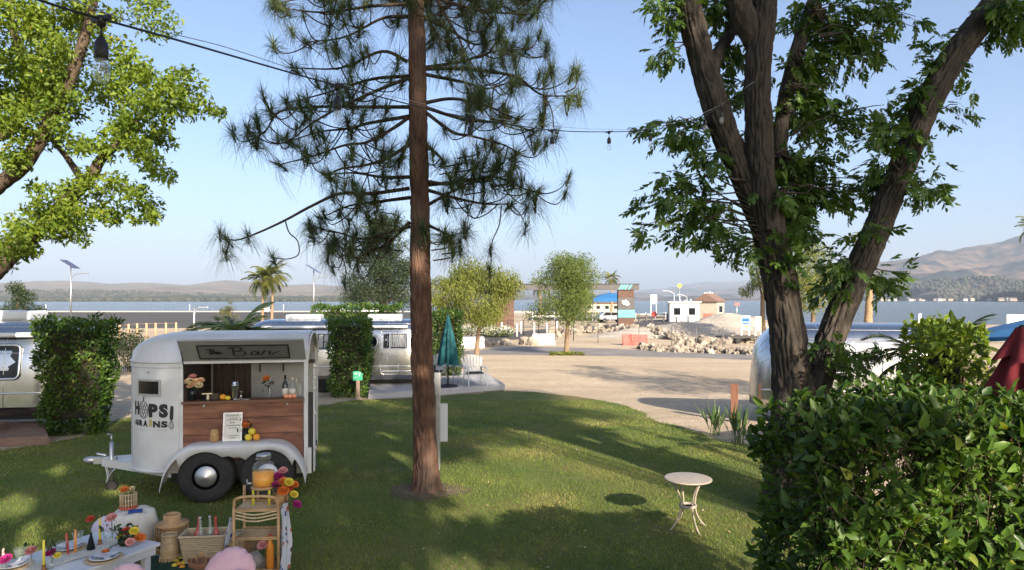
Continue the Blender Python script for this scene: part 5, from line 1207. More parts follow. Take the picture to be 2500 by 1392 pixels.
def rv(label, loc, rz, L, Wd=2.3, zb=.42, zt=2.4, RE=1.15, name='travel_trailer'):
    t = thing(name, label, 'trailer', loc, rz)
    def sect(k):
        """unit section point, k in 0..1 from lower near side over the roof to lower far side"""
        a = math.pi*k; c, s = math.cos(a), math.sin(a); e = 2/3.6
        return -math.copysign(abs(c)**e, c), abs(s)**e
    def surf(x, k, off=0):
        q = max(0, (abs(x)-(L/2-RE))/RE); f = (1-min(1, q)**2.6)**(1/2.2) if q < 1 else 0; g = (1-min(1, q)**3.4)**(1/2.4) if q < 1 else 0
        y, z = sect(k); y *= (Wd/2+off)*(.12+.88*f); zz = zb+.15+(z*(zt-zb-.15)+off)*(.25+.75*g)
        return Vector((x, y, zz))
    nx, nk = 61, 41
    XS = np.concatenate([np.linspace(-L/2, -L/2+RE, 16)[:-1], np.linspace(-L/2+RE, L/2-RE, nx-30), np.linspace(L/2-RE, L/2, 16)[1:]]); nx = len(XS)
    V = [surf(x, j/(nk-1)) for x in XS for j in range(nk)]
    mb = MB(); mb.add(V, [(i*nk+j, i*nk+j+1, (i+1)*nk+j+1, (i+1)*nk+j) for i in range(nx-1) for j in range(nk-1)], True)
    mb.build('shell', M_alu, t)
    # end caps where the shell closes
    for sx in (-1, 1):
        mb = MB(); P = [surf(sx*L/2, j/(nk-1)) for j in range(nk)]; mb.add(P, [tuple(range(nk))]); mb.build('end_panel', M_alu, t)
    # belly band tucking under
    V = []; 
    for x in XS:
        a = surf(x, 0); b = surf(x, 1)
        for y, z in ((a.y, a.z), (a.y*.97, a.z-.10), (a.y*.86, zb-.02), (b.y*.86, zb-.02), (b.y*.97, b.z-.10), (b.y, b.z)): V.append((x, y, z))
    mb = MB(); mb.add(V, [(i*6+j, i*6+j+1, (i+1)*6+j+1, (i+1)*6+j) for i in range(nx-1) for j in range(5)], True); mb.build('belly', M_alu, t)
    # riveted seams
    for kk in (.012, .14, .24, .33):
        mb = MB(); mb.tube([surf(x, kk, .002) for x in XS[2:-2]], .006 if kk > .02 else .02, 5, smooth=True); mb.build('seam', M_alu2, t)
    x = -L/2+RE
    while x <= L/2-RE+.01:
        mb = MB(); mb.tube([surf(x, j/(nk-1), .002) for j in range(nk)], .005, 4); mb.build('seam', M_alu2, t); x += 1.22
    mb = MB(); mb.box((0, 0, zb-.1), (L*.8, Wd*.62, .12)); mb.build('chassis', M_black, t)
    for sx in (-.42, .42):
        for sy in (-1, 1):
            w = thing('wheel', None, None, (sx, sy*(Wd/2-.2), .34)); w.parent = t
            m_ = MB(); m_.lathe([(.18, -.1), (.3, -.1), (.34, -.05), (.34, .05), (.3, .1), (.18, .1)], n=24, axis='Y'); m_.build('tyre', M_rubber, w)
            m_ = MB(); m_.lathe([(.18, 0), (.10, .03*sy), (.001, .04*sy)], n=18, axis='Y'); m_.build('rim', M_chrome, w)
    t['_s'] = 0; del t['_s']
    return t, surf
def rv_side(t, surf, kz):   # helper: near side (y<0) point at x, z
    def f(x, z, off=0):
        lo, hi = 0., .5
        for _ in range(26):
            m = (lo+hi)/2
            if surf(x, m).z < z: lo = m
            else: hi = m
        return surf(x, lo, off)
    return f
def rrect(x0, x1, z0, z1, r, n=5):
    out = []
    for cx, cz, a0 in ((x1-r, z1-r, 0), (x0+r, z1-r, 90), (x0+r, z0+r, 180), (x1-r, z0+r, 270)):
        for i in range(n+1): a = R(a0+90*i/n); out.append((cx+r*math.cos(a), cz+r*math.sin(a)))
    return out
def rv_window(t, f, x0, x1, z0, z1, r=.09, m=M_glassdark, name='window', frame=.03, curtain=False):
    P = rrect(x0, x1, z0, z1, r); mb = MB(); V = [f(x, z, .012) for x, z in P]; c = sum(V, Vector())/len(V); mb.add(V+[c], [(i, (i+1) % len(V), len(V)) for i in range(len(V))])
    w = mb.build(name, m, t, fix=False); mb = MB(); P2 = P+P[:1]; mb.tube([f(x, z, .012) for x, z in P2], frame*.5, 6, cap=False); mb.build('frame', M_alu2, w)
    if curtain:
        k = 7
        for i in range(k):
            a = lerp(x0+.02, x0+(x1-x0)*.98, i/k); b = lerp(x0+.02, x0+(x1-x0)*.98, (i+.8)/k); m2 = MB(); m2.add([f(a, z0+.04, .02), f(b, z0+.04, .024), f(b, z1-.04, .024), f(a, z1-.04, .02)], [(0, 1, 2, 3)]); m2.build('curtain', M_curt, w)
    return w
def ac_unit(t, x, z):
    mb = MB(); mb.box((x, 0, z+.10), (1.15, .75, .2)); mb.build('roof_unit', M_roofw, t, bevel=.05)
# left edge
p = at(-170, 1000, 13.9); t, sf = rv('silver travel trailer cut by the left edge behind the low brown deck', (p.x, 14.35, gz(0, 14)), R(7), 6.2, 2.3, .42, 2.28); f = rv_side(t, sf, 0)
rv_window(t, f, 1.28, 2.0, 1.12, 1.78, .1, frame=.06); rv_window(t, f, -.6, .6, 1.12, 1.78, .1, frame=.06); ac_unit(t, 1.2, 2.26); ac_unit(t, -1.5, 2.26)
mb = MB(); mb.tube([f(x, 1.93, .06) for x in np.linspace(-2.2, 2.2, 12)], .05, 8); mb.build('awning_roll', M_roofw, t)
# middle
p = at(818, 900, 22.6); t, sf = rv('silver travel trailer with porthole standing behind the pine and square hedge', (p.x, 23.4, gz(0, 23)-.02), R(6), 6.3, 2.3, .45, 2.42); f = rv_side(t, sf, 0)
rv_window(t, f, 1.02, 1.32, 1.5, 1.86, .15); rv_window(t, f, 1.72, 2.3, 1.46, 1.94, .06, curtain=True); rv_window(t, f, 1.5, 1.72, 1.46, 1.94, .05); rv_window(t, f, -1.4, -.2, 1.45, 1.95, .08, curtain=True); rv_window(t, f, -2.4, -1.7, 1.45, 1.95, .08)
mb = MB(); P = rrect(1.42, 2.02, .62, 2.04, .12); mb.tube([f(x, z, .01) for x, z in P+P[:1]], .012, 5, cap=False); d_ = mb.build('door', M_alu2, t); m2 = MB(); m2.box(f(1.48, 1.28, .03), (.03, .04, .10)); m2.build('handle', M_chrome, d_)
mb = MB(); mb.tube([f(x, .72, .01) for x in np.linspace(1.3, 2.6, 8)], .02, 6); mb.build('rub_rail', M_alu2, t)
ac_unit(t, 1.5, 2.38); ac_unit(t, -1.2, 2.38); mb = MB(); mb.tube([f(x, 2.12, .06) for x in np.linspace(-2.4, 2.3, 12)], .05, 8); mb.build('awning_roll', M_roofw, t)
mb = MB(); mb.box((1.7, -1.5, .2), (.7, .4, .06)); mb.box((1.7, -1.5, .09), (.6, .3, .16)); mb.build('entry_step', M_steel, t)
# right
p = at(2050, 900, 14.2); t, sf = rv('small rounded silver travel trailer behind the forked tree trunks', (p.x+.75, 15.2, gz(0, 15)), R(-14), 4.3, 2.2, .4, 2.22, RE=1.3); f = rv_side(t, sf, 0)
rv_window(t, f, .35, .95, 1.2, 1.72, .04, m=M_curt); rv_window(t, f, -1.0, -.3, 1.2, 1.7, .08); 
mb = MB(); P = rrect(-.25, .3, .6, 1.85, .1); mb.tube([f(x, z, .01) for x, z in P+P[:1]], .01, 5, cap=False); mb.build('door', M_alu2, t)
# ================================================================ decks, garden furniture, parasols, posts
M_deck = mat('grey_deck_board', (.30, .30, .31), (.37, .37, .38), scale=3, rough=.8, stretch=(.4, 6, 6), bump=.1)
M_deckb = mat('brown_deck_board', (.16, .10, .08), (.22, .145, .115), scale=3, rough=.8, stretch=(.4, 6, 6), bump=.1)
M_wwood = mat('white_painted_wood', (.56, .56, .55), (.64, .64, .62), scale=4, rough=.6)
M_teal = mat('teal_canvas', (.005, .062, .078), (.008, .085, .10), scale=5, rough=.9, bump=.1)
M_maroon = mat('maroon_canvas', (.12, .008, .014), (.165, .013, .02), scale=4, rough=.9, bump=.15, bscale=20)
M_blue = mat('blue_canvas', (.012, .10, .27), (.02, .13, .32), scale=4, rough=.9)
M_mesh = mat('powder_coat_beige', (.29, .25, .205), (.35, .30, .245), scale=20, rough=.5)
M_post = mat('brown_post', (.12, .05, .03), (.2, .09, .055), scale=4, rough=.8, stretch=(5, 5, .6))
def deck(label, corners, z, th, m, nb, drop=.2):
    """boards laid along the first edge"""
    A, B, C, D = [Vector((x, y, 0)) for x, y in corners]; t = thing('deck', label, 'deck', (A.x, A.y, z))
    for i in range(nb):
        u0, u1 = i/nb+.06/nb, (i+1)/nb-.06/nb; P = [A.lerp(D, u0), B.lerp(C, u0), B.lerp(C, u1), A.lerp(D, u1)]; P = [p-A for p in P]; mb = MB()
        mb.add([(p.x, p.y, h) for h in (-.03, 0) for p in P], [(0, 3, 2, 1), (4, 5, 6, 7), (0, 1, 5, 4), (1, 2, 6, 5), (2, 3, 7, 6), (3, 0, 4, 7)]); mb.build('board', m, t)
    for a, b in ((A, B), (B, C), (D, A)):
        mb = MB(); a_, b_ = a-A, b-A; mb.beam((a_.x, a_.y, -.03-drop/2), (b_.x, b_.y, -.03-drop/2), .04, drop); mb.build('skirt_board', m, t)
    return t
def g2(x, y, z=0):
    Y = (CH-z)*FPX/(y-HY); return ((x-1250)*Y/FPX, Y)
dz = -.22
deck('grey board deck under the teal parasol and garden chairs', [g2(900, 962, dz), g2(1232, 938, dz), g2(1175, 905, dz-.02), g2(905, 925, dz)], dz, .03, M_deck, 16, .16)
deck('low brown deck before the left travel trailer', [(-12, 11.6), g2(118, 1068, .1), g2(100, 1030, .1), (-12, 13.2)], .12, .03, M_deckb, 9, .14)
mb = MB(); tp_ = thing('entry_step', 'brown wooden step box on the low deck at the left edge', 'step', (-10.1, 12.9, .12)); mb.box((0, 0, .13), (.9, .45, .04)); mb.build('tread', M_deckb, tp_); mb = MB(); mb.box((0, .02, .055), (.8, .38, .108)); mb.build('riser', M_deckb, tp_)
def adirondack(label, loc, rz):
    t = thing('garden_chair', label, 'chair', loc, rz, 'white garden chairs on the deck'); S_ = 1.0
    for i in range(7):     # fanned back slats, viewer sees the back from the side the chair faces away
        u = (i-3)/3; mb = MB(); a = Vector((u*.22, .16, .34)); b = Vector((u*.34, .42, .98-.10*u*u)); mb.beam(a, b, .078, .02, up=(0, 1, .3)); mb.build('back_slat', M_wwood, t, bevel=.008)
    for i in range(5):
        mb = MB(); mb.box((0, -.34+i*.105, .40-.014*i), (.52, .095, .02)); mb.build('seat_slat', M_wwood, t)
    mb = MB(); mb.box((0, -.1, .425), (.48, .44, .05)); mb.build('seat_cushion', mat('dark_cushion', (.02, .022, .025), rough=.9), t, bevel=.02)
    for s in (-1, 1):
        mb = MB(); mb.box((s*.33, -.08, .60), (.10, .66, .022)); mb.build('armrest', M_wwood, t, bevel=.006)
        mb = MB(); mb.tube(spline([(s*.3, -.38, .6), (s*.3, -.36, .3), (s*.31, -.44, .06), (s*.31, -.46, 0)], 4), .016, 6); mb.build('leg', M_wwood, t)
        mb = MB(); mb.tube(spline([(s*.3, .2, .58), (s*.3, .22, .3), (s*.31, .36, .08), (s*.31, .42, 0)], 4), .016, 6); mb.build('leg', M_wwood, t)
    mb = MB(); mb.beam((-.32, .24, .62), (.32, .24, .62), .03, .05); mb.build('back_rail', M_wwood, t); return t
p = at(1158, 942, 22.4); adirondack('white slatted garden chair right of the small round table', (p.x, 22.5, dz), R(18))
p = at(1062, 935, 22.9); adirondack('white slatted garden chair half hidden behind the pine trunk', (p.x, 23.0, dz), R(-18))
def bistro(label, loc, h, rad, rz=0, m=M_mesh, nl=4, group=None):
    t = thing('side_table', label, 'table', loc, rz, group)
    MB().lathe([(.001, h-.006), (rad*.93, h-.006), (rad*.985, h-.016), (rad, h-.006), (rad*.985, h), (rad*.93, h+.003), (.001, h+.004)], n=48).build('tabletop', m, t)
    MB().lathe([(rad*.9, h-.02), (rad*.9, h-.006), (rad*.86, h-.006), (rad*.86, h-.02), (rad*.9, h-.02)], n=32).build('rim_ring', m, t)
    for i in range(nl):
        a = math.pi/2*(4/nl)*i; c, s = math.cos(a), math.sin(a); pr = [(rad*.80, h-.01), (rad*.58, h*.84), (rad*.40, h*.66), (rad*.34, h*.45), (rad*.46, h*.24), (rad*.68, h*.09), (rad*.84, .012), (rad*.92, .004)]
        MB().tube(spline([(q*c, q*s, z) for q, z in pr], 4), .0095, 7).build('leg', m, t)
    MB().lathe([(rad*.36, h*.43), (rad*.37, h*.44), (rad*.37, h*.475), (rad*.36, h*.48), (rad*.28, h*.48), (rad*.27, h*.455), (rad*.28, h*.43), (rad*.36, h*.43)], n=28).build('shelf_ring', m, t); return t
bistro('round metal side table alone on the lawn', (2.0, 7.76, 0), .575, .268, R(18))
p = at(1113, 930, 22.8); bistro('small round table on the deck between the garden chairs', (p.x, 22.9, dz), .62, .32, .3, M_steel, 6)
def closed_parasol(label, loc, h, zl, rad, m, seed, base=True, nf=8, name='closed_parasol', tie=.35):
    t = thing(name, label, 'parasol', loc); MB().tube([(0, 0, 0), (0, 0, h)], .022, 10).build('pole', M_black, t)
    if base: MB().lathe([(.32, 0), (.33, .03), (.29, .055), (.08, .075), (.045, .1), (.04, .26), (.03, .27)], n=28).build('base', M_black, t)
    V = []; nk = 16; na_ = nf*6; r = random.Random(seed); ph = [r.uniform(-.3, .3) for _ in range(nf)]
    for k in range(nk):
        u = k/(nk-1); z = h-.04-(h-.04-zl)*u
        for j in range(na_):
            a = 2*math.pi*j/na_; fo = math.cos(a*nf+ph[(j*nf//na_) % nf]); R0 = rad*(.10+.9*u**.8); 
            if tie: R0 *= 1-.28*math.exp(-((u-tie)/.07)**2)
            q = R0*(.70+.36*fo*min(1, u*2.2)); V.append((q*math.cos(a), q*math.sin(a), z-(.05*fo*u if u > .9 else 0)))
    mb = MB(); mb.add(V, [(k*na_+j, k*na_+(j+1) % na_, (k+1)*na_+(j+1) % na_, (k+1)*na_+j) for k in range(nk-1) for j in range(na_)], True); mb.build('canopy', m, t, fix=False)
    MB().ball((0, 0, h), .035, 10, 6).build('finial', M_black, t); return t
p = at(1094, 948, 22.2); closed_parasol('closed teal parasol with pole and round base on the deck', (p.x, 22.2, dz), 2.36, .72, .35, M_teal, 3, tie=0)
p = at(2480, 900, 6.2); mp_ = closed_parasol('closed maroon parasol at the right edge above the hedge', (p.x+.06, 6.2, 0), 2.34, 1.0, .56, M_maroon, 5, base=True, nf=7, tie=0)
# second tier vent of the maroon parasol
mb = MB(); V = []
for k in range(6):
    u = k/5
    for j in range(48): a = 2*math.pi*j/48; q = .05+.20*u*(.75+.3*math.cos(a*6+1)); V.append((q*math.cos(a), q*math.sin(a), 2.35-.28*u-.03*math.cos(a*6+1)*u))
mb.add(V, [(k*48+j, k*48+(j+1) % 48, (k+1)*48+(j+1) % 48, (k+1)*48+j) for k in range(5) for j in range(48)], True); mb.build('vent_flap', M_maroon, mp_, fix=False)
# open blue parasol at the right edge
p = at(2560, 800, 8.6); t = thing('open_parasol', 'open blue parasol tip showing at the right edge', 'parasol', (p.x+.35, 8.6, 0)); MB().tube([(0, 0, 0), (0, 0, 2.55)], .022, 10).build('pole', M_black, t); MB().lathe([(.3, 0), (.3, .04), (.05, .08), (.04, .2)], n=20).build('base', M_black, t)
for i in range(8):
    a, b = 2*math.pi*i/8, 2*math.pi*(i+1)/8; q = 1.25; mb = MB(); A = Vector((q*math.cos(a), q*math.sin(a), 2.12)); B = Vector((q*math.cos(b), q*math.sin(b), 2.12)); T = Vector((0, 0, 2.5)); M_ = (A+B)/2*.96; M_.z = 2.16
    mb.add([T, A, M_, B, A-Vector((0, 0, .05)), M_-Vector((0, 0, .05)), B-Vector((0, 0, .05))], [(0, 1, 2), (0, 2, 3), (1, 4, 5, 2), (2, 5, 6, 3)]); mb.build('canopy_panel', M_blue, t, fix=False)
# brown post by the drive, plaque on a post, utility pedestal behind the pine
p = gat(1793, 1030); t = thing('wooden_post', 'square brown wooden post with pale face by the gravel drive', 'post', p, R(-20)); MB().box((0, 0, .40), (.155, .155, .86)).build('shaft', M_post, t, bevel=.012); MB().box((-.0, 0, .84), (.16, .16, .03)).build('cap', M_post, t, bevel=.006)
p = gat(874, 976); t = thing('site_sign', 'small green site number sign on a short wooden post', 'sign', p, R(4)); MB().box((0, 0, .30), (.10, .08, .70)).build('post', mat('weathered_post', (.28, .20, .15), (.36, .27, .21), scale=4, rough=.85, stretch=(5, 5, .5)), t, bevel=.006)
M_sgreen = mat('sign_green', (.03, .33, .17), (.04, .36, .19), scale=5, rough=.5); pl = MB().prism([(-.14, 0), (.14, 0), (.14, .20), (.06, .27), (-.14, .27)], -.06, -.045, lambda q: (q[0], q[1], q[2]+.58)).build('plate', M_sgreen, t)
M_swhite = mat('sign_white', (.72, .74, .72), rough=.5)
for zz, w in ((.80, .09), (.765, .11), (.665, .07)): MB().box((-.06, -.062, zz), (w, .003, .014)).build('sign_line', M_swhite, pl)
V, F = text_mesh('7', .14, .004); MB().add([(v[0]+.02, -.062, v[1]+.70) for v in V], F).build('sign_numeral', M_swhite, pl, fix=False)
p = gat(1071, 1148); t = thing('utility_pedestal', 'grey power pedestal post with white panel right behind the pine trunk', 'pedestal', (p.x, p.y, 0)); MB().box((-.02, 0, .72), (.085, .06, 1.5)).build('post', M_steel, t, bevel=.004)
MB().box((.075, .02, .72), (.12, .03, .58)).build('panel', mat('panel_white', (.62, .63, .66), rough=.5), t, bevel=.004); MB().tube([(-.055, -.04, 0), (-.055, -.04, 1.6)], .016, 8).build('conduit', M_black, t); MB().box((-.02, -.03, 1.32), (.1, .05, .34)).build('meter_box', M_steel, t, bevel=.006)
# iron fence with white flowering shrubs between the hedge and the bar
def picket(label, A, B, h, m, n, name='iron_fence', rails=(.15, .95), r_=.01, group=None):
    A, B = Vector(A), Vector(B); t = thing(name, label, 'fence', A, 0, group); d = B-A
    for i in range(n+1):
        p = d*(i/n); o = MB().tube([(0, 0, -.05), (0, 0, h)], r_ if i % 8 else r_*2.2, 5).build('bar' if i % 8 else 'post', m, t); o.location = p
    for q in rails: MB().beam((0, 0, h*q), (d.x, d.y, d.z+h*q), .02, .025).build('rail', m, t)
    return t
a = gat(205, 925); b = gat(345, 905); picket('black iron fence seen between the left hedge and the bar trailer', a, b, 1.55, M_black, 30)
tree('oleander', 'white flowering shrub behind the black iron fence', (a+b)/2+Vector((0, 1.0, 0)), 1.6, 2.4, M_dark, 401, .1, 14, .12)
# ================================================================ the picnic in the lower left corner
M_ptable = mat('white_table_paint', (.56, .58, .62), (.63, .65, .68), scale=3, rough=.5)
M_linen = mat('linen', (.60, .57, .50), (.68, .65, .58), scale=30, rough=.9, bump=.3, bscale=120)
M_rattan = mat('rattan', (.34, .20, .09), (.50, .32, .15), scale=14, rough=.6)
M_rattan2 = mat('pale_rattan', (.46, .33, .19), (.58, .44, .27), scale=14, rough=.6)
M_sea = mat('seagrass', (.44, .35, .22), (.58, .48, .33), scale=18, rough=.85, bump=.5, bscale=60, stretch=(1, 1, 5))
M_brownb = mat('brown_wicker', (.20, .09, .05), (.30, .14, .08), scale=20, rough=.7, stretch=(1, 1, 5), bump=.4)
M_pinkc = mat('pink_cushion', (.60, .36, .40), (.66, .43, .46), scale=6, rough=.9, bump=.1)
M_lilac = mat('lilac_cushion', (.52, .45, .55), (.58, .51, .6), scale=6, rough=.9)
M_rug = mat('dark_green_rug', (.012, .045, .028), (.02, .065, .04), scale=12, rough=1, bump=.3)
def print_mat():
    m, t, b, o = nodes_of('floral_print'); tc = t.nodes.new('ShaderNodeTexCoord'); v = t.nodes.new('ShaderNodeTexVoronoi'); v.inputs['Scale'].default_value = 14
    t.links.new(tc.outputs['Object'], v.inputs[0]); r = t.nodes.new('ShaderNodeValToRGB'); r.color_ramp.interpolation = 'CONSTANT'; r.color_ramp.elements[0].position = 0; r.color_ramp.elements[0].color = (.05, .09, .28, 1); r.color_ramp.elements[1].position = .26; r.color_ramp.elements[1].color = (.64, .64, .68, 1)
    t.links.new(v.outputs['Distance'], r.inputs[0]); v2 = t.nodes.new('ShaderNodeTexVoronoi'); v2.inputs['Scale'].default_value = 9; t.links.new(tc.outputs['Object'], v2.inputs[0])
    r2 = t.nodes.new('ShaderNodeValToRGB'); r2.color_ramp.interpolation = 'CONSTANT'; r2.color_ramp.elements[0].color = (.7, .2, .1, 1); r2.color_ramp.elements[1].position = .24; r2.color_ramp.elements[1].color = (1, 1, 1, 1); t.links.new(v2.outputs['Distance'], r2.inputs[0])
    mx = t.nodes.new('ShaderNodeMix'); mx.data_type = 'RGBA'; mx.blend_type = 'MULTIPLY'; mx.inputs['Factor'].default_value = 1; t.links.new(r.outputs[0], mx.inputs['A']); t.links.new(r2.outputs[0], mx.inputs['B']); t.links.new(mx.outputs['Result'], b.inputs['Base Color']); b.inputs['Roughness'].default_value = .9; return m
M_print = print_mat()
# rug on the grass
rp = [g2(372, 1365), g2(600, 1362), g2(640, 1440), g2(300, 1440)]
mb = MB(); k = 14; V = []
for i in range(k+1):
    for j in range(k+1):
        a = Vector((*rp[0], 0)).lerp(Vector((*rp[1], 0)), i/k); b = Vector((*rp[3], 0)).lerp(Vector((*rp[2], 0)), i/k); p = a.lerp(b, j/k); V.append((p.x, p.y, .032+.006*math.sin(i*1.3+j)))
mb.add(V, [(i*(k+1)+j, i*(k+1)+j+1, (i+1)*(k+1)+j+1, (i+1)*(k+1)+j) for i in range(k) for j in range(k)], True); rug = mb.build('picnic_rug', M_rug); tag(rug, 'dark green picnic rug with white fringe on the grass', 'rug')
fr = MB()
for i in range(60):
    a = Vector((*rp[0], .032)).lerp(Vector((*rp[1], .032)), i/59); fr.beam(a, a+Vector((random.uniform(-.015, .015), .06, -.008)), .012, .008)
tag(fr.build('fringe', M_linen, rug), kind='stuff')
# low white table
TZ = .36; TA = Vector((-3.24, 6.30, 0)); ax = Vector((-.40, -.917, 0)); wv = Vector((-.917, .40, 0)); TL, TW = 2.2, .82
pt = thing('picnic_table', 'low white picnic table in the lower left corner', 'table', TA, 0)
def tl(u, v, z): p = ax*u+wv*v; return Vector((p.x, p.y, z))
def slab(mb, u0, u1, v0, v1, z0, z1): P = [tl(u, v, z) for z in (z0, z1) for u, v in ((u0, v0), (u1, v0), (u1, v1), (u0, v1))]; return mb.add(P, [(0, 3, 2, 1), (4, 5, 6, 7), (0, 1, 5, 4), (1, 2, 6, 5), (2, 3, 7, 6), (3, 0, 4, 7)])
for i in range(4): slab(MB(), 0, TL, TW*i/4+.002, TW*(i+1)/4-.002, TZ-.03, TZ).build('plank', M_ptable, pt, bevel=.004)
for v in (.03, TW-.05): slab(MB(), .03, TL-.03, v, v+.02, TZ-.10, TZ-.031).build('apron', M_ptable, pt)
slab(MB(), .03, .05, .052, TW-.052, TZ-.10, TZ-.031).build('apron', M_ptable, pt)
for u in (.06, TL-.12):
    for v in (.055, TW-.115): slab(MB(), u, u+.06, v, v+.06, 0, TZ-.031).build('leg', M_ptable, pt, bevel=.004)
def tw_(u, v, z=0): return TA+tl(u, v, TZ+z)
mb = MB(); V = []
for i in range(24):
    u = -.02+(TL-.1)*i/23; q = .025*math.sin(i*.9)
    for v in (.30+q, .40, .52+q*.6): V.append(tw_(u, v, .006+.004*math.sin(i*1.7+v*9)))
mb.add(V, [(i*3+j, i*3+j+1, (i+1)*3+j+1, (i+1)*3+j) for i in range(23) for j in range(2)], True); tag(mb.build('table_runner', M_linen, fix=False), 'cream gauze runner along the white picnic table', 'runner')
def plate(label, p, col=M_print):
    t = thing('place_setting', label, 'plate', p, 0, 'place settings'); MB().lathe([(.001, 0), (.13, 0), (.15, .012), (.145, .016), (.12, .008), (.001, .007)], n=26).build('charger', M_rattan2, t); MB().lathe([(.001, .017), (.09, .017), (.115, .028), (.11, .032), (.09, .023), (.001, .022)], n=26).build('plate', M_ptable, t)
    mb = MB(); V = [(x*.16-.08+.02*y, y*.15-.07, .036+.012*math.sin(x*5+y*3)) for x in np.linspace(0, 1, 6) for y in np.linspace(0, 1, 5)]; mb.add(V, [(i*5+j, i*5+j+1, (i+1)*5+j+1, (i+1)*5+j) for i in range(5) for j in range(4)], True); mb.build('napkin', col, t, fix=False)
    return t
def ptab(x, y, z=0):   # on the table top at pixel
    Y = (CH-TZ)*FPX/(y-HY); return Vector(((x-1250)*Y/FPX, Y, TZ+z))
plate('plate with printed napkin and orange flower nearest the table end', ptab(254, 1366, .003)); plate('plate with printed napkin at the far side of the table', ptab(165, 1342, .003)); plate('plate with printed napkin at the left picture edge', ptab(30, 1385, .003))
def candle(label, p, h, m, hold=None, rr=.011, tilt=0):
    t = thing('taper_candle', label, 'candle', p, 0, 'taper candles on the picnic table'); MB().tube([(0, 0, .03), (tilt*.5, 0, h*.6), (tilt, 0, h)], [rr, rr*.95, rr*.7], 10).build('wax', m, t); MB().tube([(tilt, 0, h), (tilt, 0, h+.012)], .0015, 4).build('wick', M_black, t)
    MB().lathe([(.026, 0), (.028, .005), (.014, .012), (.016, .04), (.019, .045), (.001, .045)], n=14).build('holder', hold or M_clear, t)
def wax(n, c): return mat(n, c, rough=.45)
M_wy, M_wo, M_wr, M_wp = wax('yellow_wax', (.72, .60, .05)), wax('orange_wax', (.72, .28, .06)), wax('red_wax', (.50, .07, .06)), wax('pink_wax', (.68, .36, .3)); M_amber = mat('amber_holder', (.22, .09, .02), rough=.2)
candle('tall yellow candle nearest the cloth covered pouf', ptab(244, 1330), .245, M_wy, M_amber); candle('yellow candle left of the magenta bloom', ptab(107, 1392), .25, M_wy, M_amber)
candle('orange taper candle beside the red one', ptab(184, 1358), .235, M_wo); candle('red taper candle left of the orange one', ptab(167, 1362), .215, M_wr, None, tilt=-.02); candle('pale pink taper candle at the left edge', ptab(8, 1385), .16, M_wp)
bud = [(.02, 0), (.03, .02), (.03, .06), (.012, .09), (.014, .11)]
bouquet('flower_vase', 'red bloom in a slim dark bud vase on the table', ptab(222, 1342), [(.035, 0), (.036, .01), (.01, .13), (.012, .15)], M_glassdark, [(-.005, 0, .27, .038, M_redp)], seed=31)
bouquet('flower_vase', 'pink bloom above blue sprigs beside the tall yellow candle', ptab(275, 1332), bud, M_clear, [(-.01, 0, .25, .05, M_pinkp)], leaves=10, seed=32)
bouquet('flower_vase', 'mixed posy of yellow and wine red blooms on the table', ptab(308, 1330), [(.05, 0), (.07, .03), (.07, .06)], M_dark, [(.0, 0, .12, .045, M_redp), (.085, -.02, .13, .042, M_yelp), (.11, .03, .05, .05, M_orp), (.07, -.06, .045, .04, M_pinkp), (-.05, 0, .08, .035, M_yelp)], leaves=34, seed=33)
bouquet('flower_vase', 'pink bloom in clear glass left of the yellow candle', ptab(76, 1388), bud, M_clear, [(0, 0, .145, .045, M_pinkp)], seed=34, leaves=5)
bouquet('flower_vase', 'magenta bloom with yellow bud on the table', ptab(124, 1388), bud, M_clear, [(0, 0, .13, .042, M_mag), (.06, -.01, .11, .03, M_yelp)], seed=35, leaves=8)
bouquet('flower_vase', 'bright magenta bloom at the lower left picture corner', ptab(14, 1396), bud, M_clear, [(0, 0, .10, .05, M_mag)], seed=36, leaves=3)
bloom(MB(), (0, 0, .02), .034, 5, (0, 0, 1)).build('loose_bloom', M_orp, None, fix=False).location = ptab(258, 1366, .045)
tag(bpy.data.objects['loose_bloom'], 'loose orange bloom lying on the printed napkin', 'flower')
def goblet(label, p, m=M_clear): t = thing('goblet', label, 'glass', p, 0, 'goblets on the picnic table'); MB().lathe([(.032, 0), (.03, .004), (.006, .01), (.006, .07), (.03, .10), (.042, .14), (.046, .17), (.044, .17), (.04, .14), (.028, .104), (.001, .10)], n=18).build('glass', m, t)
goblet('clear goblet beside the pink bloom near the pouf', ptab(264, 1340)); goblet('clear goblet behind the red and orange candles', ptab(190, 1345)); goblet('clear goblet at the left end of the table', ptab(48, 1388)); goblet('clear goblet behind the magenta bloom', ptab(148, 1372))
# round cushions (pumpkin form)
def pouf(name, label, p, rad, h, m, lobes=10, group=None):
    V = []; nk, na_ = 13, 60
    for k in range(nk):
        a = math.pi*k/(nk-1); z = h/2-math.cos(a)*h/2; q = max(1e-4, abs(math.sin(a))**.62)
        for j in range(na_): b = 2*math.pi*j/na_; s = 1-.07*abs(math.sin(b*lobes/2))**.5*math.sin(a)*-1-.07; V.append((rad*q*s*math.cos(b), rad*q*s*math.sin(b), z-.0*h))
    mb = MB(); mb.add(V, [(k*na_+j, k*na_+(j+1) % na_, (k+1)*na_+(j+1) % na_, (k+1)*na_+j) for k in range(nk-1) for j in range(na_)], True); o = mb.build(name, m); o.location = p; tag(o, label, 'cushion', group); return o
def gp(x, y, z=0): X, Y = g2(x, y); return Vector((X, Y, z))
o = pouf('round_cushion', 'large pink pleated cushion upright by the bamboo cart', Vector((-2.30, 5.66, .0)), .235, .16, M_pinkc, 18, 'pink cushions'); o.rotation_euler = (R(64), 0, R(-12)); o.location.z = .30
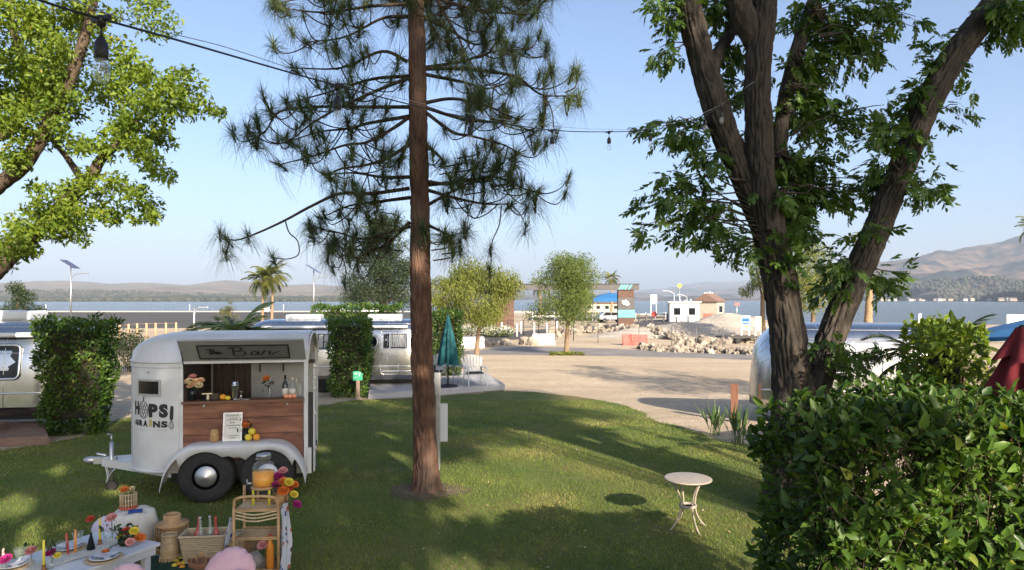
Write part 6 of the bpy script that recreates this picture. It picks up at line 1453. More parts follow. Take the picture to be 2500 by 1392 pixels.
o = pouf('round_cushion', 'smaller pink cushion leaning on the larger pink one', Vector((-2.18, 5.45, .0)), .21, .15, M_pinkc, 18, 'pink cushions'); o.rotation_euler = (R(58), 0, R(10)); o.location.z = .21
o = pouf('round_cushion', 'pink pleated cushion at the near side of the white table', Vector((-3.08, 5.52, 0)), .19, .15, M_pinkc, 18, 'pink cushions'); o.rotation_euler = (R(66), 0, R(-6)); o.location.z = .27
o = pouf('round_cushion', 'pale lilac cushion standing behind the table candles', Vector((-4.12, 6.98, 0)), .15, .12, M_lilac, 18, 'pink cushions'); o.rotation_euler = (R(70), 0, R(10)); o.location.z = .24
mb = MB(); V = []
for i in range(9):
    for j in range(9):
        u, v = -1+i/4, -1+j/4; e = (1-u**4)*(1-v**4); 
        for s in (1,): V.append((u*.17, -.02-.06*e, v*.17))
mb.add(V, [(i*9+j, i*9+j+1, (i+1)*9+j+1, (i+1)*9+j) for i in range(8) for j in range(8)], True); V2 = [(x, .0+.05*((1-(x/.17)**4)*(1-(z/.17)**4)), z) for x, y, z in V]; mb.add(V2, [(i*9+j, (i+1)*9+j, (i+1)*9+j+1, i*9+j+1) for i in range(8) for j in range(8)], True)
o = mb.build('floral_pillow', M_print, fix=False); o.location = (-1.98, 5.42, .20); o.rotation_euler = (R(-28), 0, R(6)); tag(o, 'square white pillow with blue and coral print', 'pillow')
# cloth-covered pouf with rattan vase
t = thing('cloth_pouf', 'round pouf table draped in a white cloth', 'pouf', (-3.92, 7.08, 0)); V = []; na_ = 48
for q, z in ((.02, .42), (.15, .42), (.19, .41), (.20, .38), (.235, .22), (.22, .1), (.17, .01)):
    for j in range(na_): a = 2*math.pi*j/na_; s = 1+.035*math.sin(a*9+1)*(1 if z < .4 else 0); V.append((q*s*math.cos(a), q*s*math.sin(a), z+.008*math.sin(a*5)))
mb = MB(); mb.add(V+[(0, 0, .42)], [(k*na_+j, k*na_+(j+1) % na_, (k+1)*na_+(j+1) % na_, (k+1)*na_+j) for k in range(6) for j in range(na_)]+[(7*na_, (j+1) % na_, j) for j in range(na_)], True); mb.build('cloth', M_linen, t)
t = thing('blue_book', 'blue folded napkin lying on the cloth covered pouf', 'napkin', (-3.85, 6.98, .432), R(25)); MB().box((0, 0, .008), (.13, .08, .016)).build('fold', mat('blue_cloth', (.02, .05, .25), (.03, .07, .32), scale=9, rough=.9), t, bevel=.004)
t = thing('rattan_vase', 'woven rattan vase with an orange bloom on the pouf', 'vase', (-4.0, 7.12, .434))
MB().lathe([(.088, 0), (.09, .01), (.001, .01)], n=24).build('tray', M_redp, t); MB().lathe([(.03, .011), (.034, .10), (.028, .13)], n=14).build('glass', M_clear, t)
for i in range(18): a = 2*math.pi*i/18; MB().tube([(.075*math.cos(a), .075*math.sin(a), .01), (.078*math.cos(a), .078*math.sin(a), .15)], .006, 5).build('cane', M_rattan2, t)
for z in (.04, .09, .145): MB().tube([(.078*math.cos(a), .078*math.sin(a), z) for a in np.linspace(0, 6.2832, 25)], .004, 5, cap=False).build('band', M_rattan2, t)
for x, y, z, q, m_ in ((-.03, -.02, .19, .045, M_orp), (.04, 0, .20, .028, M_cream), (.02, .03, .17, .03, M_cream)): MB().tube([(0, 0, .05), (x, y, z)], .003, 4).build('stem', M_stem, t); bloom(MB(), (x, y, z), q, x, (0, -.5, 1)).build('flower', m_, t, fix=False)
# wicker lanterns
def lantern(label, p, r0, r1, h, m, seed, nb=22, lid=True, name='wicker_lantern', neck=.55):
    t = thing(name, label, 'lantern', p, 0, 'wicker lanterns by the basket')
    V = []; 
    for i in range(nb):
        a = 2*math.pi*i/nb; o = MB().tube(spline([(r0*math.cos(a), r0*math.sin(a), 0), (r1*1.03*math.cos(a), r1*1.03*math.sin(a), h*.5), (r1*math.cos(a), r1*math.sin(a), h)], 3), .005, 5).build('cane', m, t)
    for z in np.linspace(.01, 1, 5): q = np.interp(z, [0, .5, 1], [r0, r1*1.03, r1]); MB().tube([(q*math.cos(a), q*math.sin(a), z*h) for a in np.linspace(0, 6.2832, 25)], .007, 5, cap=False).build('band', m, t)
    MB().lathe([(r0*.8, .004), (r0*.86, h*.5), (r1*.86, h*.98)], n=20).build('liner', m, t)
    if lid: MB().lathe([(r1*1.05, h), (r1*1.06, h+.02), (r1*neck, h+.03), (r1*neck, h+.10), (r1*neck*.9, h+.11), (r1*neck*.8, h+.10), (r1*neck*.8, h+.03)], n=24).build('lid', m, t)
    return t
lantern('tall wicker lantern with a collared lid behind the table', gp(420, 1352), .13, .15, .30, M_rattan, 1); lantern('slim wicker lantern in front of the tall lidded one', gp(414, 1374), .10, .07, .28, M_rattan2, 2, nb=16, lid=False)
lantern('pleated wicker lantern right of the bottle basket', gp(582, 1366), .10, .085, .27, M_rattan2, 3, nb=26, lid=False); lantern('pleated wicker lantern just behind the bamboo cart', gp(612, 1360), .08, .085, .26, M_rattan, 4, nb=22, lid=False)
# seagrass basket with bottles
BK = gp(502, 1372); t = thing('seagrass_basket', 'wide seagrass basket full of bottles', 'basket', BK, R(6)); Lb, Wb, Hb = .42, .22, .29; nzz = 16
def bk(u, z, o=0):   # ring point, u in 0..4 around the rectangle, flaring upwards
    fl = .78+.22*z; l, w = Lb/2*fl+o, Wb/2*(.85+.25*z)+o; k, f_ = int(u) % 4, u-int(u); c = [(-l, -w), (l, -w), (l, w), (-l, w)]; a, b = c[k], c[(k+1) % 4]; return (lerp(a[0], b[0], f_), lerp(a[1], b[1], f_), z*Hb)
mb = MB(); nU = 40; V = []
for k in range(9):
    for i in range(nU): V.append(bk(i*4/nU, k/8, -.006))
mb.add(V, [(k*nU+i, k*nU+(i+1) % nU, (k+1)*nU+(i+1) % nU, (k+1)*nU+i) for k in range(8) for i in range(nU)], False); mb.add([bk(i, .03, -.01) for i in range(4)], [(0, 1, 2, 3)]); mb.build('body', M_sea, t, fix=False)
for k in range(nzz): z = (k+.5)/nzz; MB().tube([bk(i*4/nU, z, .0) for i in range(nU)]+[bk(0, z, 0)], .0095, 5, cap=False).build('braid', M_sea, t)
MB().tube([bk(i*4/nU, 1.0, .004) for i in range(nU)]+[bk(0, 1, .004)], .014, 6, cap=False).build('rim', M_sea, t)
M_rose = glass_mat('rose_glass', (.55, .12, .10), .05, .75); M_cg = glass_mat('green_clear_glass', (.75, .85, .8), .03, .25)
bt = [(.036, 0), (.038, .01), (.038, .16), (.03, .2), (.013, .25), (.013, .33), (.016, .335)]
for x, l, m_, lab in ((-.10, 'red bottle leaning at the left of the basket', M_rose, None), (-.03, 'clear swing top bottle beside the red bottle in the basket', M_cg, None), (.05, 'clear bottle beside the labelled red bottle in the basket', M_cg, None), (.12, 'red labelled bottle at the right of the basket', M_rose, (.0385, .1, .17))):
    o = bottle('drink_bottle', l, BK+Vector((x, .02*math.sin(x*30), .09)), bt, m_, lab, (.014, .335, .36, M_redp if m_ is M_rose else M_steel), 'bottles in the basket', M_lab); o.rotation_euler = (0, R(6 if x < -.05 else -3), 0)
# small round bag and brown clutch
t = thing('round_bag', 'small round woven bag leaning on the seagrass basket', 'bag', gp(482, 1380), 0); MB().lathe([(.001, -.03), (.075, -.03), (.088, -.015), (.088, .015), (.075, .03), (.001, .03)], (0, 0, .092), 26, 'Y').build('body', M_rattan, t); MB().tube(spline([(-.05, 0, .16), (-.04, 0, .22), (.04, 0, .22), (.05, 0, .16)], 5), .006, 6).build('handle', M_rattan2, t)
t = thing('wicker_clutch', 'flat brown wicker tray basket before the bottle basket', 'basket', gp(492, 1392), 0); 
mb = MB(); V = []
for q, z in ((.8, 0), (.95, .05), (1, .09), (.96, .09), (.8, .02)):
    for j in range(32): a = 2*math.pi*j/32; V.append((.12*q*math.cos(a)*1.1, .075*q*math.sin(a), z+.012*math.cos(a)**2*(z > .05)))
mb.add(V, [(k*32+j, k*32+(j+1) % 32, (k+1)*32+(j+1) % 32, (k+1)*32+j) for k in range(4) for j in range(32)]+[tuple(4*32+j for j in range(32))], True); mb.build('body', M_brownb, t); 
for s in (-.05, .09): MB().tube(spline([(s-.03, -.04, .08), (s-.02, -.05, .14), (s+.02, -.05, .14), (s+.03, -.04, .08)], 4), .006, 6).build('handle', M_rattan, t)
rs = random.Random(3)
for i, (x, y, m_) in enumerate([(431, 1378, M_lemon), (441, 1371, M_lemon), (437, 1384, M_orange), (448, 1382, M_lemon), (445, 1392, M_orange), (426, 1388, M_lemon), (531, 1384, M_lemon), (540, 1377, M_lemon), (548, 1373, M_orange), (556, 1368, M_lemon), (522, 1390, M_lemon), (508, 1396, M_orange)]):
    side = 'left' if x < 480 else 'right'; fruit('lemon' if m_ is M_lemon else 'orange', f'{"lemon" if m_ is M_lemon else "orange"} in the fruit garland on the rug {side} of the brown basket', gp(x, y), .027, m_, f'fruit garland {side} of the basket', (1.15, 1, .95))
# bamboo cart with drinks dispenser
CT = Vector((-2.36, 6.42, 0)); ct = thing('bamboo_cart', 'two tier bamboo cart carrying the drinks dispenser', 'cart', CT, R(4)); cw_, cd_, chh = .40, .30, .82
for sx in (-1, 1):
    for sy in (-1, 1): MB().tube([(sx*cw_/2, sy*cd_/2, 0), (sx*cw_/2, sy*cd_/2, chh if sy > 0 else chh-.12)], .014, 8).build('leg', M_rattan, ct)
for z in (.10, .40, .66):
    for i in range(9): MB().tube([(-cw_/2, -cd_/2+cd_*i/8, z), (cw_/2, -cd_/2+cd_*i/8, z)], .008, 6).build('shelf_cane', M_rattan2, ct)
    for sy in (-1, 1): MB().tube([(-cw_/2-.01, sy*cd_/2, z+.012), (cw_/2+.01, sy*cd_/2, z+.012)], .012, 7).build('rail', M_rattan, ct)
MB().tube(spline([(-cw_/2, -cd_/2, .70), (-cw_/2+.03, -cd_/2-.01, .78), (0, -cd_/2-.02, .80), (cw_/2-.03, -cd_/2-.01, .78), (cw_/2, -cd_/2, .70)], 6), .014, 8).build('rail', M_rattan, ct)
for z in (.60, .63, .66): MB().tube(spline([(-cw_/2, -cd_/2, z), (0, -cd_/2-.05, z-.02), (cw_/2, -cd_/2, z)], 8), .008, 6).build('rail', M_rattan2, ct)
mb = MB(); V = []
for i in range(16):
    z = .68-.64*i/15; sw_ = .03*math.sin(i*.8)
    for j in range(7): y = -cd_/2-.02+(cd_+.02)*j/6; V.append((cw_/2+.022+.02*math.sin(j*1.9+i*.3)+.012*i/15, y+sw_*.3, z))
mb.add(V, [(i*7+j, i*7+j+1, (i+1)*7+j+1, (i+1)*7+j) for i in range(15) for j in range(6)], True); c1 = mb.build('printed_cloth', M_print, fix=False); c1.location = CT; c1.rotation_euler = (0, 0, R(4)); tag(c1, 'white printed cloth hanging down the right side of the bamboo cart', 'cloth')
mb = MB(); V = []
for i in range(9):
    z = .60-.26*i/8
    for j in range(6): V.append((-cw_/2-.022-.02*math.sin(j*1.7)-.05*i/8, -cd_/2-.02+.16*j/5, z))
mb.add(V, [(i*6+j, i*6+j+1, (i+1)*6+j+1, (i+1)*6+j) for i in range(8) for j in range(5)], True); c1 = mb.build('printed_cloth', M_print, fix=False); c1.location = CT; c1.rotation_euler = (0, 0, R(4)); tag(c1, 'short printed cloth hanging at the left side of the bamboo cart', 'cloth')
t = thing('drinks_stand', 'small wooden stand under the drinks dispenser', 'stand', CT+Vector((.01, .04, .672)))
for sx in (-1, 1): MB().tube([(sx*.075, -.06, 0), (sx*.075, -.06, .15)], .012, 7).build('leg', M_wy, t); MB().tube([(sx*.075, .06, 0), (sx*.075, .06, .15)], .012, 7).build('leg', M_rattan, t)
MB().lathe([(.001, .15), (.11, .15), (.115, .16), (.11, .17), (.001, .17)], n=22).build('ring', M_rattan, t)
t = thing('drinks_dispenser', 'glass drinks dispenser half full of orange juice', 'dispenser', CT+Vector((.01, .04, .843)))
MB().lathe([(.08, 0), (.098, .015), (.102, .05), (.102, .17), (.09, .205), (.06, .225), (.056, .245), (.066, .25), (.066, .275), (.058, .28)], n=28).build('glass', M_clear, t); MB().lathe([(.001, .004), (.094, .008), (.099, .05), (.099, .135), (.001, .136)], n=28).build('juice', mat('orange_juice', (.85, .30, .005), (.85, .36, .01), scale=6, rough=.25), t)
MB().lathe([(.058, .278), (.066, .282), (.064, .30), (.001, .305)], n=20).build('lid', M_steel, t); MB().tube([(-.095, -.03, .03), (-.14, -.045, .03)], .012, 7).build('tap', M_steel, t); MB().tube([(-.14, -.045, .02), (-.14, -.045, .07)], .006, 6).build('tap_lever', M_steel, t)
bouquet('flower_bouquet', 'tumbling bouquet of magenta orange and pink blooms beside the dispenser', CT+Vector((.15, .05, .68)), [(.05, 0), (.06, .05), (.05, .10)], M_rattan, [(.0, 0, .25, .05, M_mag), (.05, -.02, .20, .05, M_orp), (.03, .03, .29, .045, M_pinkp), (.09, 0, .14, .05, M_redp), (.11, -.04, .20, .045, M_yelp), (.06, -.05, .12, .055, M_orp), (.15, -.02, .08, .04, M_yelp), (.17, 0, -.02, .045, M_mag), (.0, -.04, .18, .045, M_mag), (.14, .03, .16, .04, M_orp)], leaves=30, seed=41)
bottle('juice_bottle', 'tall bottle of orange juice on the lower cart shelf', CT+Vector((.12, -.1, .115)), [(.036, 0), (.038, .02), (.038, .2), (.02, .25), (.018, .29)], glass_mat('juice_glass', (.75, .28, .04), .05, .8), None, (.02, .29, .31, M_redp))
bouquet('flower_vase', 'pink bloom in a slim vase on the cart shelf', CT+Vector((.06, -.1, .115)), [(.025, 0), (.03, .05), (.015, .12)], M_clear, [(0, -.02, .22, .05, M_pinkp), (.04, .02, .27, .035, M_yelp)], leaves=4, seed=44)
t = thing('globe_vase', 'round smoky glass globe on the lower cart shelf', 'vase', CT+Vector((-.02, -.1, .115))); MB().ball((0, 0, .075), .075, 18, 12).build('glass', glass_mat('smoky_glass', (.45, .42, .38), .08, .5), t); MB().lathe([(.03, .14), (.034, .16)], n=14).build('neck', M_clear, t)
# ================================================================ across the sand: gate, rocks, fences, boat ramp, shores
M_gplank = mat('gate_plank', (.085, .045, .030), (.15, .08, .055), scale=1.2, rough=.75, stretch=(.6, 1, 6), bump=.2)
M_gdark = mat('gate_dark_steel', (.06, .055, .055), (.08, .075, .075), scale=2, rough=.6)
M_gteal = mat('gate_teal', (.10, .42, .45), (.12, .46, .48), scale=3, rough=.5)
GY = 78.; gzz = gz(8, GY)
def gx(x): return (x-1250)*GY/FPX
def gzv(y): return CH-(y-HY)*GY/FPX
gate = thing('entrance_gate', 'dark beam entrance gate on two wood clad pillars', 'gate', (gx(1390), GY, gzz))
def gl(x, y, z): return Vector((x-gx(1390), y-GY, z-gzz))
for (xa, xb, yb) in ((1508, 1546, 806), (1200, 1255, 802)):
    zt_, w = gzv(706), gx(xb)-gx(xa); cx = (gx(xa)+gx(xb))/2; n = 22; zt0 = gzz-.1
    MB().box(gl(cx, GY, (zt0+zt_)/2), (w-.12, .9, zt_-zt0)).build('pillar', M_gdark, gate)
    for i in range(n):
        z0, z1 = lerp(zt0, zt_, i/n), lerp(zt0, zt_, (i+1)/n); zc = (z0+z1)/2; mz = M_gplank
        MB().box(gl(cx, GY, zc), (w, 1.02, (z1-z0)-.03)).build('plank', mz, gate)
    if xa > 1400:
        MB().box(gl(cx, GY-.54, (gzv(755)+gzv(727))/2), (w+.06, .05, gzv(727)-gzv(755))).build('sign_panel', M_gdark, gate)
        MB().box(gl(cx, GY-.545, (gzv(775)+gzv(756.5))/2), (w+.08, .07, gzv(756.5)-gzv(775))).build('sign_panel', M_gteal, gate)
        for k, (dx, dz_, l) in enumerate([(-.22, .24, .55), (-.1, .08, .75), (.0, -.08, .6), (.18, -.2, .4)]):
            MB().beam(gl(cx+dx-l/2, GY-.58, gzv(740)+dz_-.05), gl(cx+dx+l/2, GY-.58, gzv(740)+dz_+.08), .02, .12).build('emblem', M_swhite, gate)
        stroke([(-.6, -.05), (-.4, .12), (-.3, -.08), (-.1, .1), (0, -.06), (.2, .1), (.3, -.08), (.5, .06), (.6, .0)], .05, lambda u, v: gl(cx+u, GY-.59, gzv(767)+v), 'sign_script', mat('gate_script', (.05, .25, .33), rough=.5), gate)
z0, z1 = gzv(708), gzv(694.5); x0, x1 = gx(1205), gx(1558); sk = z1-z0
MB().box(gl((x0+x1)/2, GY, (z0+z1)/2), (x1-x0, 1.3, sk)).build('beam', M_gdark, gate); MB().box(gl((x0+x1)/2, GY, z1+.03), (x1-x0+.1, 1.4, .08)).build('beam_cap', M_black, gate)
for bx in (1508, 1515, 1522, 1531, 1239, 1246):
    P = [(gx(bx)-.05, z0+.04), (gx(bx)+.16, z0+.04), (gx(bx)+.52, z1-.03), (gx(bx)+.30, z1-.03)]; MB().prism([(a-gx(1390), b-gzz) for a, b in P], -.69, -.66).build('stripe', M_gteal, gate)
# visitor building behind the gate
M_stucco = mat('cream_stucco', (.36, .32, .26), (.42, .375, .305), scale=2, rough=.9); M_rooft = mat('brown_roof', (.13, .09, .075), (.18, .12, .10), scale=3, rough=.9); M_redroof = mat('red_tile_roof', (.15, .095, .075), (.20, .125, .095), scale=4, rough=.9)
def house(name, label, base, w, d, h, m, rm, rz=0, wins=3, gable=True, rise=None, group=None, door=True, cat='building'):
    t = thing(name, label, cat, base, rz, group); MB().box((0, 0, h/2-.2), (w, d, h+.4)).build('wall', m, t); rise = rise or w*.22
    if gable:
        o = .4; mb = MB(); V = [(-w/2-o, -d/2-o, h-.05), (w/2+o, -d/2-o, h-.05), (w/2+o, d/2+o, h-.05), (-w/2-o, d/2+o, h-.05), (-w/2-o, 0, h+rise), (w/2+o, 0, h+rise)]; mb.add(V, [(0, 1, 5, 4), (2, 3, 4, 5), (1, 2, 5), (3, 0, 4), (0, 3, 2, 1)]); mb.build('roof', rm, t)
    else: MB().box((0, 0, h+.12), (w+.5, d+.5, .2)).build('roof', rm, t)
    for i in range(wins):
        x = -w/2+w*(i+.5)/wins; win = MB().box((x, -d/2-.02, h*.55), (w/wins*.42, .06, h*.36)).build('window', M_glassdark, t); MB().box((x, -d/2-.03, h*.55-h*.2), (w/wins*.5, .1, .06)).build('sill', M_swhite, win)
    return t
b = gat(1465, 762); house('visitor_building', 'low cream building with porch behind the entrance gate', b+Vector((0, 0, 0)), 15, 7, 2.5, M_stucco, M_rooft, R(4), 6, rise=.9)
b = gat(1557, 764); house('kiosk', 'narrow cream kiosk right behind the gate pillar', b, 2.6, 3, 3.6, M_stucco, M_rooft, R(4), 2)
p = at(1490, 716, 110); t = thing('shade_canopy', 'blue fabric shade canopy on posts behind the gate', 'canopy', (p.x, 110, gz(14, 110)))
for sx in (-2.6, 2.6):
    for sy in (-2, 2): MB().tube([(sx, sy, 0), (sx, sy, 3.8)], .07, 6).build('post', M_swhite, t)
MB().add([(-3, -2.4, 3.7), (3, -2.4, 3.75), (3, 2.4, 3.9), (-3, 2.4, 3.9), (0, 0, 4.7), (-3, -2.4, 3.2), (3, -2.4, 3.2)], [(0, 1, 4), (1, 2, 4), (2, 3, 4), (3, 0, 4), (0, 5, 6, 1)]).build('canopy', M_blue, t, fix=False)
b = gat(1668, 785); house('ramp_office', 'small white box building at the boat ramp', b, 4.6, 4, 3.0, mat('white_siding', (.46, .46, .46), (.52, .52, .51), scale=2, rough=.7), M_swhite, R(-8), 2, gable=False)
b = gat(1733, 778); house('boat_house', 'small cream boat house with brown gable roof', b, 5.0, 4, 3.2, M_stucco, M_redroof, R(58), 1, rise=1.5)
# dock piles and rails
dk = thing('boat_dock', 'white boat dock with tall piles beside the ramp office', 'dock', gat(1705, 775)); 
for i, (x, h) in enumerate([(-2.2, 3.6), (-1.2, 3.4), (0, 3.6), (3.0, 5.0), (3.5, 5.0), (4.0, 5.2), (4.5, 5.0)]): MB().tube([(x, 6, -1.5), (x, 6, h)], .16, 8).build('pile', M_swhite, dk)
for i in range(7): MB().box((-2.5+i*1.2, 6, .75), (1.12, 2.2, .12)).build('board', M_swhite, dk)
MB().beam((-3, 5, 1.6), (5.5, 5, 1.6), .08).build('rail', M_swhite, dk)
# mound of gravel at the ramp
M_gravel = mat('pale_gravel', (.28, .25, .215), (.38, .34, .295), scale=.8, rough=1, bump=.5, bscale=8, c3=(.24, .22, .2), s3=3, world=True)
def mound(name, cx, cy, rx, ry, h, seed, rz=0):
    V = []; nr, na_ = 12, 40
    for k in range(nr):
        q = k/(nr-1)
        for j in range(na_):
            a = 2*math.pi*j/na_; x, y = rx*q*math.cos(a), ry*q*math.sin(a); X, Y = cx+x*math.cos(rz)-y*math.sin(rz), cy+x*math.sin(rz)+y*math.cos(rz); n = mnoise.fractal((X*.35+seed, Y*.35, 0), 1, 2, 4)
            V.append((X, Y, gz(X, Y)-.05+h*(1-q*q)**1.3*(1+.25*n)+.12*n*(1-q)))
    return tag(np_obj(name, V, [(k*na_+j, k*na_+(j+1) % na_, (k+1)*na_+(j+1) % na_, (k+1)*na_+j) for k in range(nr-1) for j in range(na_)], M_gravel, smooth=True), kind='structure')
g = gat(1690, 815); mound('gravel_mound', g.x, g.y+1, 8, 3.4, 1.15, 3); g = gat(1800, 806); mound('gravel_mound', g.x, g.y+3, 7, 4, 1.7, 8); g = gat(1560, 822); mound('gravel_bank', g.x, g.y, 5.5, 2.4, .7, 5)
# riprap
M_rock = leaf_mat('riprap_stone', (.17, .145, .12), (.36, .31, .25), transl=0, rough=.95, obj=True, cc=(.45, .40, .33), spec=.1)
rock_me = []
for s in range(7):
    bm = bmesh.new(); bmesh.ops.create_icosphere(bm, subdivisions=2, radius=1)
    for v in bm.verts:
        n = mnoise.noise(v.co*1.1+Vector((s*7, 0, 0))); n2 = mnoise.cell(v.co*1.6+Vector((s*3, 0, 0))); v.co *= 1+.5*n+.22*n2
    me = bpy.data.meshes.new('stone'); bm.to_mesh(me); bm.free(); me.materials.append(M_rock); rock_me.append(me)
def rocks(label, path, n, size, width, seed, pile=0.):
    r = random.Random(seed); P = [gat(*q) for q in path]; t = thing('rock_riprap', label, 'rocks', P[0])
    for i in range(n):
        k = r.random()*(len(P)-1); a = P[int(k)].lerp(P[int(k)+1], k-int(k)); w = r.gauss(0, width); s = size*(.32+1.25*r.random()**2); X, Y = a.x+r.gauss(0, width*.3), a.y+w
        z = gz(X, Y)+pile*max(0, 1-abs(w)/(width*1.6+.01))*r.random()+s*.2
        part('stone', rock_me[i % 7], t, loc=Vector((X, Y, z))-P[0], rot=(r.random()*6, r.random()*6, r.random()*6), scale=(s, s*(.7+.5*r.random()), s*(.55+.4*r.random())))
rocks('bank of pale riprap rocks between the round tree and the red barrier', [(1335, 822), (1420, 812), (1520, 810), (1600, 822), (1660, 832)], 280, .30, 1.2, 5, .8)
rocks('row of pale boulders edging the drive behind the red barrier', [(1560, 850), (1600, 856), (1680, 858), (1770, 862), (1870, 866)], 230, .19, .8, 6, .3)
rocks('few pale boulders near the white barrier', [(1190, 846), (1240, 842), (1300, 842)], 22, .3, .6, 7, .1)
rocks('boulders at the foot of the gravel mound on the right', [(1660, 842), (1760, 838), (1860, 832)], 110, .3, 1.0, 8, .3)
# plastic barriers
M_bred = mat('red_plastic', (.55, .07, .06), (.62, .12, .09), scale=3, rough=.6); M_bwhite = mat('white_plastic', (.66, .67, .68), (.72, .72, .72), scale=3, rough=.6)
def barrier(label, x, y, l, h, m, rz, group=None):
    t = thing('traffic_barrier', label, 'barrier', gat(x, y), rz, group); MB().prism([(-.28, 0), (.28, 0), (.28, .12), (.16, .3), (.13, h), (-.13, h), (-.16, .3), (-.28, .12)], -l/2, l/2, lambda p: (p[1], p[0], p[2])).build('body', m, t, bevel=.03)
    for s in (-.3, .3): MB().box((s*l, 0, .05), (.3, .5, .1)).build('foot', m, t)
    MB().tube([(-l*.35, 0, h), (-l*.35, 0, h+.06)], .05, 8).build('cap', m, t)
barrier('white water filled barrier by the sandy drive', 1327, 842, 1.75, .85, M_bwhite, .15); barrier('red water filled barrier in front of the rocks', 1550, 843, 1.9, .82, M_bred, -.05)
barrier('white barrier half hidden behind the leaning tree trunk', 1145, 850, 2.2, .8, M_bwhite, .3)
barrier('red barrier standing beside the ramp office', 1677, 779, 2.6, 1.3, M_bred, .1); barrier('red barrier below the cream boat house', 1730, 783, 1.8, 1.2, M_bred, -.3)
# fences
def post_fence(name, label, pts, h, m, r_, wires=2, n=3, square=False):
    P = [gat(*q) for q in pts]; t = thing(name, label, 'fence', P[0])
    Q = []
    for a, b in zip(P, P[1:]): Q += [a.lerp(b, i/n) for i in range(n)]
    Q.append(P[-1])
    for q in Q:
        q2 = q-P[0]; o = MB().tube([(0, 0, -.1), (0, 0, h)], r_, 6).build('post', m, t); o.location = q2
    for k in range(wires):
        z = h*(1-.45*k/max(1, wires-1)) if wires > 1 else h*.92; MB().tube([(q-P[0])+Vector((0, 0, z-.06)) for q in Q], .012, 4).build('wire', m, t)
    return t
post_fence('wire_fence', 'thin black post fence curving along the road by the white flowers', [(1120, 850), (1180, 838), (1240, 832), (1315, 828), (1400, 832)], 1.75, M_black, .035, 3, 2)
post_fence('wire_fence', 'thin dark post fence across the gravel behind the boulders', [(1400, 832), (1460, 838), (1560, 845), (1640, 846), (1700, 848), (1765, 850), (1870, 848)], 1.5, mat('dark_galvanised', (.10, .10, .10), rough=.6), .032, 3, 1)
def bollards(label, pts, h):
    for i, (x, y) in enumerate(pts):
        o = MB().lathe([(.09, -.1), (.09, h*.9), (.06, h), (.001, h)], n=10).build('bollard', M_swhite); o.location = gat(x, y); tag(o, label, 'bollard', label)
bollards('white bollard along the curve of the road', [(1225, 818), (1262, 822), (1272, 815), (1304, 818), (1335, 816), (1360, 812), (1390, 808)], 1.25)
wr = post_fence('white_rail', 'long white rail along the road in front of the gate', [(1300, 783), (1380, 782), (1460, 782), (1505, 783)], 1.3, M_swhite, .07, 1, 3)
P0 = gat(1300, 783); P1 = gat(1505, 783); MB().beam((0, 0, .75), P1-P0+Vector((0, 0, .75)), .08, .3).build('rail', M_swhite, wr)
post_fence('white_rail', 'white rail along the road right of the gate pillar', [(1552, 781), (1600, 778), (1650, 777)], 1.2, M_swhite, .06, 1, 2)
post_fence('timber_rail', 'dark timber guard rail by the ramp road', [(1560, 795), (1620, 790), (1680, 786)], .9, M_gdark, .12, 1, 2)
a = gat(2040, 842); b = gat(2500, 838); picket('long iron fence along the beach on the right', a, b, 1.2, M_steel, 110, r_=.012)
# white flowering ground cover
fl = thing('flowering_shrub', 'low bank of white flowering shrubs beside the road', 'shrub', gat(1180, 823)); r = np.random.default_rng(3); cs = [(np.array([r.uniform(-2.6, 2.6), r.uniform(-1.2, 1.2), .35+.35*r.random()]), 1.) for _ in range(46)]
leafy('foliage', fl, cs, 90, .5, .16, M_mid, 3); M_wpet = leaf_mat('white_petal', (.62, .62, .58), (.75, .75, .72), transl=.2); leafy('flowers', fl, [(c+np.array([0, -.15, .15]), s) for c, s in cs], 60, .5, .12, M_wpet, 4)
gt = thing('grass_tuft', 'ring of yellow green grass around the round tree foot', 'grass', gat(1383, 867)); cs = [(np.array([r.uniform(-.9, .9), r.uniform(-.6, .6), .08]), .5) for _ in range(30)]; leafy('blades', gt, cs, 120, .3, .16, M_olive, 5, flat=.4)
# signs
def board(label, x, y, Yd, w, h, zb, m, cat='sign', legs=True, name='sign_board', rz=0):
    X = (x-1250)*Yd/FPX; t = thing(name, label, cat, (X, Yd, gz(X, Yd)), rz); MB().box((0, 0, zb+h/2), (w, .06, h)).build('panel', m, t)
    if legs:
        for s in (-1, 1): MB().box((s*w*.42, .06, zb/2), (.1, .06, zb+.1)).build('leg', M_swhite, t)
    return t
t = board('white notice board with blue panel by the gravel mound', 1820, 800, 56, .75, 1.15, 1.05, M_swhite); MB().box((0, -.035, 1.75), (.6, .01, .5)).build('print', M_blue, t); MB().box((.1, -.035, 1.3), (.3, .01, .16)).build('print', M_yelp, t); MB().box((0, -.042, 1.66), (.5, .01, .05)).build('print', M_swhite, t)
board('plain pale yellow notice board beside the blue one', 1851, 800, 57, .5, 1.2, .9, M_cream); board('small white park sign on the lakeside lawn', 1596, 760, 150, 1.4, 2.0, 2.6, M_swhite); board('white square board standing on the beach', 2480, 800, 60, 1.6, .9, 1.3, M_swhite); board('tall narrow white sign at the water edge', 2246, 780, 112, .45, 1.5, .3, M_swhite)
for x, y, l in ((1596, 776, 'left red disc on the ramp barrier arm'), (1648, 776, 'right red disc on the ramp barrier arm')):
    p = gat(x, y+8); t = thing('arm_gate', l, 'gate', p, 0, 'ramp barrier arms'); MB().box((-1.2, 0, .6), (.3, .3, 1.2)).build('cabinet', M_gdark, t); MB().beam((-2.2, -.1, 1.1), (2.8, -.1, 1.1), .06, .1).build('arm', M_swhite, t); MB().lathe([(.001, 0), (.5, 0), (.5, .04), (.001, .04)], (0, -.2, 1.12), 8, 'Y').build('disc', M_bred, t)
